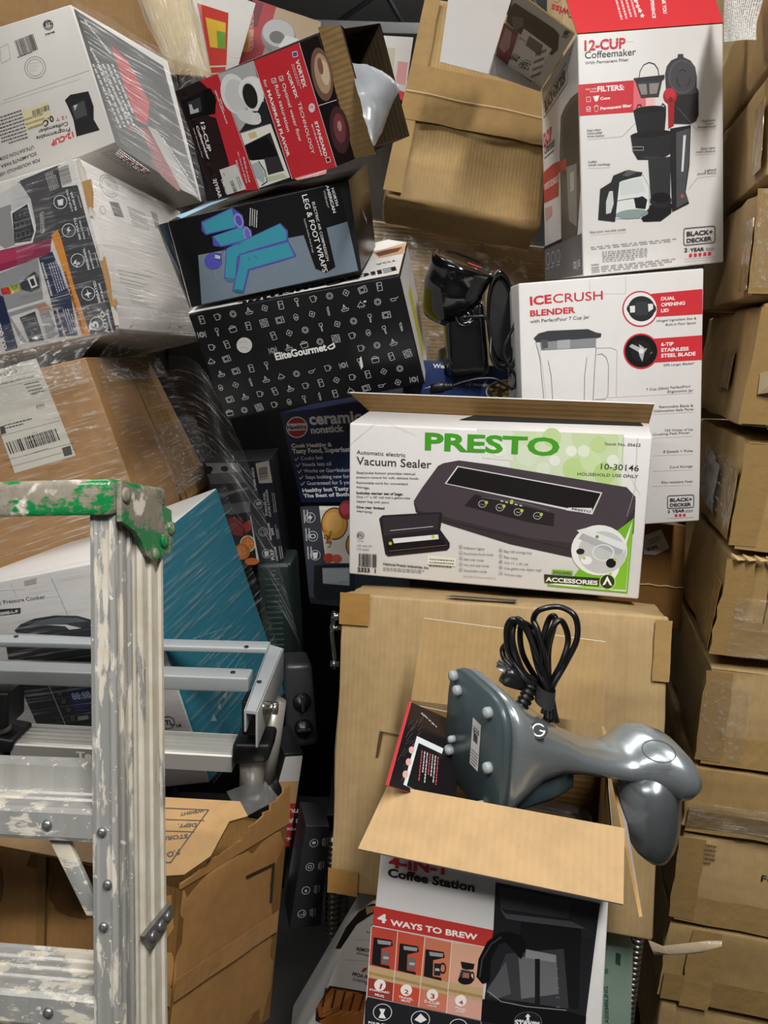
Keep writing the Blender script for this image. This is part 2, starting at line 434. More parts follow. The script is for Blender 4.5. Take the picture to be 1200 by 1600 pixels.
BOX={
'presto':[[-0.0513,1.1462,1.0059],[0.0485,-0.0147,-0.2371],[[0.0,0.0,0.0],[0.4298,-0.0,0.0012],[0.4276,0.0,0.234],[0.0018,-0.0,0.2353],[0.0,0.1117,0.0],[0.4298,0.1117,0.0012],[0.434,0.1457,0.234],[-0.0093,0.1492,0.2353]]],
'tall':[[-0.0624,0.9747,0.5785],[-0.1857,-0.0306,-0.2163],[[0.0,0.0,0.0],[0.4503,0.0,-0.0003],[0.4508,0.0,0.4361],[0.0004,-0.0,0.435],[0.0,0.15,-0.0],[0.4503,0.15,-0.0003],[0.4508,0.15,0.4361],[0.0004,0.15,0.435]]],
'icecrush':[[0.2388,1.2573,1.0561],[0.0247,-0.1093,-0.0231],[[0.0,0.0,0.0],[0.2882,0.0,0.0002],[0.2878,0.0,0.4035],[0.0025,-0.0,0.4028],[0.0,0.208,0.0],[0.2882,0.208,0.0002],[0.2878,0.208,0.4035],[0.0025,0.208,0.4028]]],
'twelve':[[0.3108,1.3021,1.4757],[0.039,-0.1251,0.0174],[[0.0,0.0,0.0],[0.2277,-0.0,0.0014],[0.2202,0.0,0.348],[-0.0004,-0.0,0.3523],[-0.0,0.286,0.0067],[0.2277,0.2738,0.0014],[0.2202,0.2738,0.348],[-0.0004,0.2568,0.3439]]],
'elite':[[-0.2885,1.3768,1.2158],[0.3562,-0.211,-0.1382],[[0.0,0.0,0.0],[0.3626,-0.0,0.0019],[0.357,0.0,0.1899],[-0.0013,0.0,0.1945],[0.0,0.16,-0.0],[0.3626,0.16,0.0019],[0.3571,0.2347,0.1879],[-0.0013,0.16,0.1945]]],
'legwrap':[[-0.3347,1.3282,1.4058],[0.3253,-0.198,-0.1551],[[0.0,0.0,0.0],[0.2961,-0.0,0.006],[0.3057,-0.0,0.142],[0.0076,0.0,0.1384],[-0.0,0.2059,0.0],[0.296,0.2006,0.0042],[0.3056,0.2307,0.141],[0.0076,0.2059,0.1384]]],
'redbox':[[-0.2969,1.3313,1.5784],[0.3952,-0.141,-0.5348],[[0.0,0.0,0.0],[0.2784,-0.0,-0.0008],[0.2759,0.0,0.162],[0.0028,-0.0,0.1615],[-0.0,0.19,-0.0],[0.2784,0.19,-0.0008],[0.2759,0.19,0.162],[0.0028,0.19,0.1615]]],
'hawkins':[[-0.1784,1.6085,1.0213],[0.1516,-0.1646,-0.6516],[[0.0,0.0,0.0],[0.3299,-0.0,-0.0016],[0.3327,-0.0,0.1977],[-0.0036,-0.0,0.1961],[0.0,0.165,-0.0],[0.3299,0.165,-0.0016],[0.3327,0.165,0.1977],[-0.0036,0.165,0.1961]]],
'juice':[[-0.1496,1.5418,0.8196],[-0.0602,-0.1446,-0.608],[[0.0,0.0,0.0],[0.2528,0.0,-0.0021],[0.2644,0.0,0.2071],[-0.0132,0.0,0.2044],[-0.0,0.1695,-0.0],[0.2528,0.1695,-0.0021],[0.2644,0.1695,0.2071],[-0.0132,0.1695,0.2044]]],
'bigcarton':[[-0.0237,1.5726,1.6352],[-0.3935,0.1376,0.0345],[[0.0,0.0,0.0],[0.3197,0.0,-0.0016],[0.2968,0.0,0.4736],[0.022,0.0,0.4731],[0.0,0.103,-0.0],[0.3197,0.103,-0.0016],[0.2968,0.103,0.4736],[0.022,0.103,0.4731]]],
'ncarton':[[-0.0422,1.6797,1.2054],[0.0,-0.0,0.2864],[[0.0,0.0,0.0],[0.5136,0.0,-0.0559],[0.4715,0.0,0.3796],[-0.0331,0.0,0.4088],[-0.0,0.2,0.0],[0.5136,0.2,-0.0559],[0.4715,0.2,0.3796],[-0.0331,0.2,0.4088]]],
'wbox':[[-0.7881,1.5251,1.5991],[-0.0749,-0.2779,-0.2671],[[0.0,0.0,0.0],[0.319,0.0,0.0003],[0.2936,-0.0,0.2471],[0.085,-0.0,0.2722],[0.0,0.2954,0.0],[0.3224,0.277,-0.0326],[0.2885,0.3331,0.297],[0.085,0.2954,0.2722]]],
'blend':[[-0.7294,1.3933,1.3061],[-0.0432,-0.2218,-0.1915],[[0.0,0.0,0.0],[0.2767,-0.0,0.0003],[0.2713,-0.0,0.2846],[0.0787,-0.0,0.2808],[0.0,0.3767,0.0],[0.2765,0.3885,0.0099],[0.2714,0.3653,0.277],[0.0787,0.3767,0.2808]]],
'ycarton':[[-0.7335,1.3214,0.9047],[-0.0127,-0.3022,0.0244],[[0.0,0.0,0.0],[0.3341,0.0,0.0164],[0.329,0.0,0.3309],[0.1319,0.0,0.3382],[-0.0,0.4468,0.0],[0.3342,0.5488,0.0083],[0.329,0.3687,0.3327],[0.1319,0.4468,0.3382]]],
'cooker':[[-0.6439,1.2415,0.5256],[0.1255,-0.2634,-0.2162],[[0.0,0.0,0.0],[0.3912,-0.0,0.0031],[0.4012,-0.0,0.4155],[-0.001,0.0,0.4143],[-0.0,0.3377,0.0],[0.3901,0.3651,-0.0412],[0.4014,0.331,0.4252],[-0.0182,0.2975,0.3301]]],
'juicer':[[-0.3812,1.7467,0.8256],[-0.0461,-0.136,0.064],[[0.0,0.0,0.0],[0.1489,-0.0,0.0013],[0.1472,-0.0,0.2466],[-0.0039,-0.0,0.2572],[-0.0,0.2674,0.0],[0.1489,0.2674,0.0013],[0.1472,0.2758,0.2505],[-0.0039,0.2674,0.2572]]],
'station':[[-0.0077,0.6729,0.5905],[-0.0605,0.0175,-0.197],[[0.0,0.0,0.0],[0.2464,-0.0,0.0082],[0.2276,-0.0,0.3329],[0.0116,-0.0,0.3361],[0.0063,0.1848,-0.0001],[0.2428,0.1987,0.0083],[0.235,0.1854,0.3328],[-0.001,0.2132,0.3363]]],
'torn':[[-0.4753,0.8013,0.4727],[-0.2758,-0.1325,-0.3988],[[0.0,0.0,0.0],[0.2768,-0.0,0.0157],[0.2874,0.0,0.2428],[-0.0259,-0.0,0.2509],[-0.0,0.2277,0.0],[0.2757,0.2258,-0.0082],[0.2878,0.2369,0.2533],[-0.0259,0.2277,0.2509]]],
'behind':[[0.391,1.3286,0.8791],[0.0,-0.0,0.3061],[[0.0,0.0,0.0],[0.1901,0.0,-0.0335],[0.1748,0.0,0.1708],[-0.02,0.0,0.1916],[-0.0,0.1236,0.0],[0.1901,0.1236,-0.0335],[0.1748,0.1236,0.1708],[-0.02,0.1236,0.1916]]],
'grill':[[-0.1183,0.9495,0.3012],[0.0121,0.1411,0.0368],[[0.0,0.0,0.0],[0.2884,0.0,-0.0036],[0.2772,0.0,0.2818],[0.0887,0.0,0.2799],[-0.0,0.1024,-0.0],[0.2884,0.1024,-0.0036],[0.2772,0.1024,0.2818],[0.0887,0.1024,0.2799]]],
'greenbox':[[0.3347,0.9599,0.3344],[0.0533,-0.0699,-0.0456],[[0.0,0.0,0.0],[0.0612,0.0,0.0013],[0.0577,0.0,0.1875],[0.0035,0.0,0.1891],[0.0,0.1464,0.0],[0.0612,0.1464,0.0013],[0.0577,0.1464,0.1875],[0.0035,0.1464,0.1891]]],
'swiss':[[0.3475,1.7717,1.8845],[-0.1228,-0.0566,0.113],[[0.0,0.0,0.0],[0.399,0.0,0.0035],[0.3964,0.0,0.29],[0.0039,0.0,0.2924],[-0.0,0.11,-0.0],[0.399,0.11,0.0035],[0.3964,0.11,0.29],[0.0039,0.11,0.2924]]],
'right0':[[0.4917,1.12,1.7416],[0.0,-0.0,-0.223],[[0.0,0.0,0.0],[0.42,-0.0,0.0],[0.4119,-0.0018,0.1247],[-0.0081,-0.0018,0.1247],[-0.0,0.45,0.0],[0.42,0.45,0.0],[0.4119,0.4482,0.1247],[-0.0081,0.4482,0.1247]]],
'right1':[[0.4998,1.12,1.5963],[0.0,-0.0,-0.223],[[0.0,0.0,0.0],[0.42,-0.0,0.0],[0.4105,-0.0022,0.1391],[-0.0095,-0.0022,0.1391],[-0.0,0.45,0.0],[0.42,0.45,0.0],[0.4105,0.4478,0.1391],[-0.0095,0.4478,0.1391]]],
'right2':[[0.501,1.12,1.4367],[0.0,-0.0,-0.223],[[0.0,0.0,0.0],[0.42,-0.0,0.0],[0.4167,-0.0007,0.1498],[-0.0033,-0.0007,0.1498],[0.0,0.45,0.0],[0.42,0.45,0.0],[0.4167,0.4493,0.1498],[-0.0033,0.4493,0.1498]]],
'right3':[[0.5103,1.12,1.2548],[0.0,-0.0,-0.223],[[0.0,0.0,0.0],[0.42,-0.0,0.0],[0.4325,0.0028,0.1774],[0.0125,0.0028,0.1774],[-0.0,0.45,0.0],[0.42,0.45,0.0],[0.4325,0.4528,0.1774],[0.0125,0.4528,0.1774]]],
'right4':[[0.5175,1.12,1.0744],[0.0,-0.0,-0.223],[[0.0,0.0,0.0],[0.42,-0.0,0.0],[0.4277,0.0017,0.165],[0.0077,0.0017,0.165],[-0.0,0.45,0.0],[0.42,0.45,0.0],[0.4277,0.4517,0.165],[0.0077,0.4517,0.165]]],
'right5':[[0.5098,1.12,0.9011],[0.0,-0.0,-0.223],[[0.0,0.0,0.0],[0.42,-0.0,0.0],[0.4323,0.0028,0.1645],[0.0123,0.0028,0.1645],[-0.0,0.45,0.0],[0.42,0.45,0.0],[0.4323,0.4528,0.1645],[0.0123,0.4528,0.1645]]],
'right6':[[0.5091,1.12,0.7226],[0.0,-0.0,-0.223],[[0.0,0.0,0.0],[0.42,-0.0,0.0],[0.4224,0.0005,0.1638],[0.0024,0.0005,0.1638],[0.0,0.45,0.0],[0.42,0.45,0.0],[0.4224,0.4505,0.1638],[0.0024,0.4505,0.1638]]],
'right7':[[0.4981,1.12,0.6042],[0.0,-0.0,-0.223],[[0.0,0.0,0.0],[0.42,-0.0,0.0],[0.4266,0.0015,0.1115],[0.0066,0.0015,0.1115],[-0.0,0.45,0.0],[0.42,0.45,0.0],[0.4266,0.4515,0.1115],[0.0066,0.4515,0.1115]]],
'right8':[[0.4992,1.12,0.4349],[0.0,-0.0,-0.223],[[0.0,0.0,0.0],[0.42,-0.0,0.0],[0.4238,0.0009,0.1625],[0.0038,0.0009,0.1625],[0.0,0.45,0.0],[0.42,0.45,0.0],[0.4238,0.4509,0.1625],[0.0038,0.4509,0.1625]]],
'right9':[[0.4928,1.12,0.275],[0.0,-0.0,-0.223],[[0.0,0.0,0.0],[0.42,-0.0,0.0],[0.426,0.0014,0.1524],[0.006,0.0014,0.1524],[-0.0,0.45,0.0],[0.42,0.45,0.0],[0.426,0.4514,0.1524],[0.006,0.4514,0.1524]]],
'right10':[[0.4956,1.12,0.1016],[0.0,-0.0,-0.223],[[0.0,0.0,0.0],[0.42,-0.0,0.0],[0.4266,0.0015,0.166],[0.0066,0.0015,0.166],[-0.0,0.45,0.0],[0.42,0.45,0.0],[0.4266,0.4515,0.166],[0.0066,0.4515,0.166]]],
'louver':[[-0.2729,1.7366,0.518],[-0.0165,-0.0738,0.0036],[[0.0,0.0,0.0],[0.0829,0.0,0.0002],[0.0829,0.0,0.3255],[-0.0002,0.0,0.3256],[0.0,0.15,0.0],[0.0829,0.15,0.0002],[0.0829,0.15,0.3255],[-0.0002,0.15,0.3256]]],
'oven':[[-0.1863,1.4589,0.5264],[-0.1696,-0.0469,0.2069],[[0.0,0.0,0.0],[0.0696,-0.0,0.0015],[0.0636,0.0,0.1776],[0.0053,0.0,0.1803],[0.0,0.12,0.0],[0.0696,0.12,0.0015],[0.0636,0.12,0.1776],[0.0053,0.12,0.1803]]],
'toaster':[[-0.2399,1.2829,0.3324],[0.0433,0.1655,0.3756],[[0.0,0.0,0.0],[0.078,-0.0,-0.0066],[0.0613,0.0,0.2879],[0.0245,-0.0,0.2854],[-0.0,0.102,0.0],[0.078,0.102,-0.0066],[0.0613,0.102,0.2879],[0.0245,0.102,0.2854]]],
'iconbox':[[-0.1368,1.1342,0.3734],[0.011,0.0919,0.256],[[0.0,0.0,0.0],[0.0542,0.0,0.0031],[0.0491,0.0,0.1951],[0.0074,0.0,0.1993],[0.0,0.07,-0.0],[0.0542,0.07,0.0031],[0.0491,0.07,0.1951],[0.0074,0.07,0.1993]]],
'topcarton':[[-1.0556,2.0347,2.0302],[-0.0195,-0.0487,0.3808],[[0.0,0.0,0.0],[0.4806,0.0,-0.0107],[0.3896,0.0,0.2761],[0.0324,0.0,0.2757],[-0.0,0.2,0.0],[0.4806,0.2,-0.0107],[0.3896,0.2,0.2761],[0.0324,0.2,0.2757]]],
'toptan':[[-0.6288,2.2829,2.0553],[0.044,-0.1247,-0.1028],[[0.0,0.0,0.0],[0.1056,0.0,-0.0194],[0.0669,0.0,0.2926],[-0.0711,-0.0,0.2821],[-0.0,0.08,-0.0],[0.1056,0.08,-0.0194],[0.0669,0.08,0.2926],[-0.0711,0.08,0.2821]]],
'topwhite':[[-0.5598,2.4617,2.1143],[-0.0008,-0.0173,0.6808],[[0.0,0.0,0.0],[0.0945,0.0,0.03],[0.1633,0.0,0.2306],[-0.07,0.0,0.2433],[-0.0,0.12,0.0],[0.0945,0.12,0.03],[0.1633,0.12,0.2306],[-0.07,0.12,0.2433]]],
'topred':[[-0.5268,2.6865,2.2202],[-0.0055,0.1172,0.145],[[0.0,0.0,0.0],[0.23,0.0,0.0267],[0.2556,0.0,0.1761],[0.0357,-0.0,0.1974],[0.0,0.15,0.0],[0.23,0.15,0.0267],[0.2556,0.15,0.1761],[0.0357,0.15,0.1974]]],
'topsmall':[[-0.0828,2.4072,2.0753],[-0.0025,0.0542,0.1915],[[0.0,0.0,0.0],[0.1033,0.0,-0.0159],[0.1135,0.0,0.1547],[-0.012,0.0,0.1419],[-0.0,0.2,-0.0],[0.1033,0.2,-0.0159],[0.1135,0.2,0.1547],[-0.012,0.2,0.1419]]],
'navy':[[0.0558,1.3657,1.2468],[0.0,-0.0,0.3126],[[0.0,0.0,0.0],[0.2209,0.0,0.0021],[0.2042,0.0,0.0775],[-0.004,0.0,0.0865],[0.0,0.09,0.0],[0.2209,0.09,0.0021],[0.2042,0.09,0.0775],[-0.004,0.09,0.0865]]],
'ladder':[[-0.2551,0.7005,1.1828],[-0.2201,-0.0874,-0.1505],[[0.0,0.0,0.0],[0.1,0.0,0.0],[0.1,0.0,0.1],[0.0,-0.0,0.1],[0.0,0.1,0.0],[0.1,0.1,0.0],[0.1,0.1,0.1],[0.0,0.1,0.1]]],
'stand':[[-0.1945,1.1402,0.8944],[0.0,-0.0,-0.03],[[0.0,0.0,0.0],[0.1,0.0,0.0],[0.1,0.0,0.1],[0.0,0.0,0.1],[0.0,0.1,0.0],[0.1,0.1,0.0],[0.1,0.1,0.1],[0.0,0.1,0.1]]],
'mixer':[[0.1075,0.7788,0.9353],[0.0,-0.0,-0.2],[[0.0,0.0,0.0],[0.1,-0.0,0.0],[0.1,-0.0,0.1],[0.0,0.0,0.1],[-0.0,0.1,0.0],[0.1,0.1,0.0],[0.1,0.1,0.1],[-0.0,0.1,0.1]]],
'dripper':[[0.1389,1.3808,1.3049],[0.0,-0.0,0.0],[[0.0,0.0,0.0],[0.1,0.0,0.0],[0.1,0.0,0.1],[0.0,0.0,0.1],[0.0,0.1,0.0],[0.1,0.1,0.0],[0.1,0.1,0.1],[0.0,0.1,0.1]]],
'sheet':[[0.4446,1.1353,1.7854],[0.0,-0.0,-0.3],[[0.0,0.0,0.0],[0.1,0.0,0.0],[0.1,0.0,0.1],[0.0,0.0,0.1],[-0.0,0.1,0.0],[0.1,0.1,0.0],[0.1,0.1,0.1],[-0.0,0.1,0.1]]]}
PANEL={
'twelve_side_flap':[[-0.0035,0.0031,0.3536],[-0.0004,0.2568,0.3439],[-0.0953,0.1913,0.3887],[-0.1007,-0.0523,0.3992]],
'twelve_tuck':[[-0.0961,0.1911,0.3885],[-0.0599,0.1899,0.475],[-0.1714,0.1604,0.474],[-0.1926,0.1666,0.3792],[-0.09,0.1968,0.356]],
'twelve_strip':[[-0.0953,0.1913,0.3887],[-0.09,0.1968,0.356],[-0.0024,0.2568,0.3399],[-0.0004,0.2568,0.3439]],
'twelve_top_flap':[[-0.0002,0.0006,0.3534],[0.2205,0.0006,0.349],[0.214,0.0452,0.4303],[-0.013,0.0556,0.4536]],
'presto_flap':[[-0.0089,0.1492,0.2354],[0.4341,0.1461,0.233],[0.4382,0.133,0.2641],[-0.0387,0.1369,0.2653]],
'station_front_flap':[[0.0113,0.001,0.3369],[0.2387,-0.0003,0.3325],[0.2368,-0.0533,0.2905],[-0.0047,-0.0505,0.2962]],
'station_rear_flap':[[-0.0013,0.2136,0.3395],[0.2315,0.1883,0.3541],[0.2247,0.2005,0.4495],[0.0057,0.2254,0.4444]],
'station_right_flap':[[0.2474,0.0587,0.3012],[0.2375,0.2362,0.3319],[0.2545,0.2269,0.3003],[0.2543,-0.0511,0.2808]],
'legwrap_side':[[0.0104,-0.0077,0.1383],[0.0147,-0.0384,0.008],[0.1495,-0.3765,0.1713]],
'redbox_flap':[[0.2777,-0.0002,0.1671],[0.2775,0.0001,0.0],[0.3156,-0.0045,-0.0022],[0.3143,-0.0046,0.1591]],
'redbox_inner':[[0.287,0.0466,0.1648],[0.1456,0.3117,0.1295],[0.1188,0.4407,0.1228],[0.1989,0.269,0.1428]],
'torn_flap':[[0.2592,-0.0017,0.2521],[0.2813,0.012,0.2529],[0.2959,0.0418,0.267],[0.2919,0.0831,0.2955],[0.3083,0.0992,0.3],[0.2894,0.1086,0.3131],[0.1986,0.0641,0.3174],[0.1082,0.0201,0.3219],[0.001,-0.0326,0.3269],[0.0574,-0.0739,0.2791]]}
FACE={
'twelve_F':[[0.0,0.0,0.0],[1.0,-0.0,0.0063],[-0.0063,-0.0,1.0],[-0.0,-1.0,-0.0]],
'twelve_L':[[-0.0,0.286,0.0067],[0.0,-0.9997,-0.0235],[-0.0012,-0.0235,0.9997],[-1.0,-0.0,-0.0012]],
'twelve_side_flap':[[-0.0953,0.1913,0.3887],[0.7669,0.5295,-0.3626],[0.4935,-0.8478,-0.1942],[-0.4102,-0.03,-0.9115]],
'twelve_top_flap':[[-0.0002,0.0006,0.3534],[0.9998,-0.0,-0.0197],[0.0173,0.482,0.876],[0.0095,-0.8762,0.4819]],
'icecrush_F':[[0.0,0.0,0.0],[1.0,0.0,0.0006],[-0.0006,-0.0,1.0],[0.0,-1.0,-0.0]],
'presto_F':[[0.0,0.0,0.0],[1.0,-0.0,0.0027],[-0.0027,-0.0,1.0],[-0.0,-1.0,-0.0]],
'station_F':[[0.0,0.0,0.0],[0.9994,-0.0,0.0333],[-0.0333,-0.0,0.9994],[-0.0,-1.0,-0.0]],
'elite_F':[[0.0,0.0,0.0],[1.0,-0.0,0.0052],[-0.0052,0.0,1.0],[-0.0,-1.0,0.0]],
'elite_T':[[-0.0013,0.0,0.1945],[0.9999,0.0,-0.0129],[-0.0,1.0,-0.0],[0.0129,0.0,0.9999]],
'legwrap_F':[[0.0,0.0,0.0],[0.9998,-0.0,0.0202],[-0.0202,0.0,0.9998],[-0.0,-1.0,-0.0]],
'legwrap_T':[[0.0076,0.0,0.1384],[0.9999,-0.0,0.0123],[0.0,1.0,-0.0],[-0.0123,0.0,0.9999]],
'legwrap_R':[[0.2961,-0.0,0.006],[-0.0006,1.0,-0.0088],[0.07,0.0089,0.9975],[0.9975,-0.0,-0.07]],
'legwrap_side':[[0.1495,-0.3765,0.1713],[-0.3379,0.8475,-0.4094],[-0.0994,0.4004,0.9109],[0.9359,0.3485,-0.0511]],
'redbox_F':[[0.0,0.0,0.0],[1.0,-0.0,-0.0027],[0.0027,-0.0,1.0],[-0.0,-1.0,-0.0]],
'hawkins_F':[[0.0,0.0,0.0],[1.0,-0.0,-0.005],[0.005,-0.0,1.0],[-0.0,-1.0,-0.0]],
'juice_F':[[0.0,0.0,0.0],[1.0,0.0,-0.0081],[0.0081,0.0,1.0],[0.0,-1.0,0.0]],
'juicer_F':[[0.0,0.0,0.0],[1.0,-0.0,0.009],[-0.009,-0.0,1.0],[-0.0,-1.0,-0.0]],
'wbox_F':[[0.0,0.0,0.0],[1.0,0.0,0.0009],[-0.0009,-0.0,1.0],[0.0,-1.0,-0.0]],
'wbox_R':[[0.319,0.0,0.0003],[0.0121,0.993,-0.1178],[-0.1018,0.1184,0.9877],[0.9947,-0.0,0.1026]],
'wbox_X':[[0.0,0.2954,0.0],[0.9933,-0.0568,-0.1003],[-0.0565,-0.9984,0.0057],[-0.1005,0.0,-0.9949]],
'blend_F':[[0.0,0.0,0.0],[1.0,-0.0,0.0012],[-0.0012,0.0,1.0],[-0.0,-1.0,0.0]],
'blend_R':[[0.2767,-0.0,0.0003],[-0.0005,0.9997,0.0245],[-0.019,-0.0245,0.9995],[0.9998,0.0,0.019]],
'ycarton_F':[[0.0,0.0,0.0],[0.9988,0.0,0.0489],[-0.0489,0.0,0.9988],[0.0,-1.0,0.0]],
'ycarton_R':[[0.3341,0.0,0.0164],[0.0002,0.9999,-0.0147],[-0.0162,0.0147,0.9998],[0.9999,-0.0,0.0162]],
'cooker_F':[[0.0,0.0,0.0],[1.0,-0.0,0.0078],[-0.0078,0.0,1.0],[-0.0,-1.0,0.0]],
'cooker_R':[[0.3912,-0.0,0.0031],[-0.0029,0.9927,-0.1204],[0.024,0.1204,0.9924],[0.9997,0.0,-0.0242]],
'torn_R':[[0.2768,-0.0,0.0157],[-0.0049,0.9945,-0.1049],[0.0461,0.105,0.9934],[0.9989,0.0,-0.0463]],
'torn_flap':[[0.2592,-0.0017,0.2521],[0.8503,0.5253,0.0305],[-0.436,0.671,0.5997],[0.2946,-0.5233,0.7996]],
'behind_F':[[0.0,0.0,0.0],[0.9848,0.0,-0.1735],[0.1735,0.0,0.9848],[0.0,-1.0,0.0]],
'grill_F':[[0.0,0.0,0.0],[0.9999,0.0,-0.0125],[0.0125,-0.0,0.9999],[0.0,-1.0,-0.0]],
'greenbox_F':[[0.0,0.0,0.0],[0.9998,0.0,0.022],[-0.022,0.0,0.9998],[0.0,-1.0,0.0]],
'swiss_F':[[0.0,0.0,0.0],[1.0,0.0,0.0088],[-0.0088,0.0,1.0],[0.0,-1.0,0.0]],
'right7_F':[[0.0,0.0,0.0],[1.0,-0.0,0.0],[0.0,0.0133,0.9999],[-0.0,-0.9999,0.0133]],
'right8_F':[[0.0,0.0,0.0],[1.0,-0.0,0.0],[0.0,0.0052,1.0],[-0.0,-1.0,0.0052]],
'right9_F':[[0.0,0.0,0.0],[1.0,-0.0,0.0],[0.0,0.0089,1.0],[-0.0,-1.0,0.0089]]}
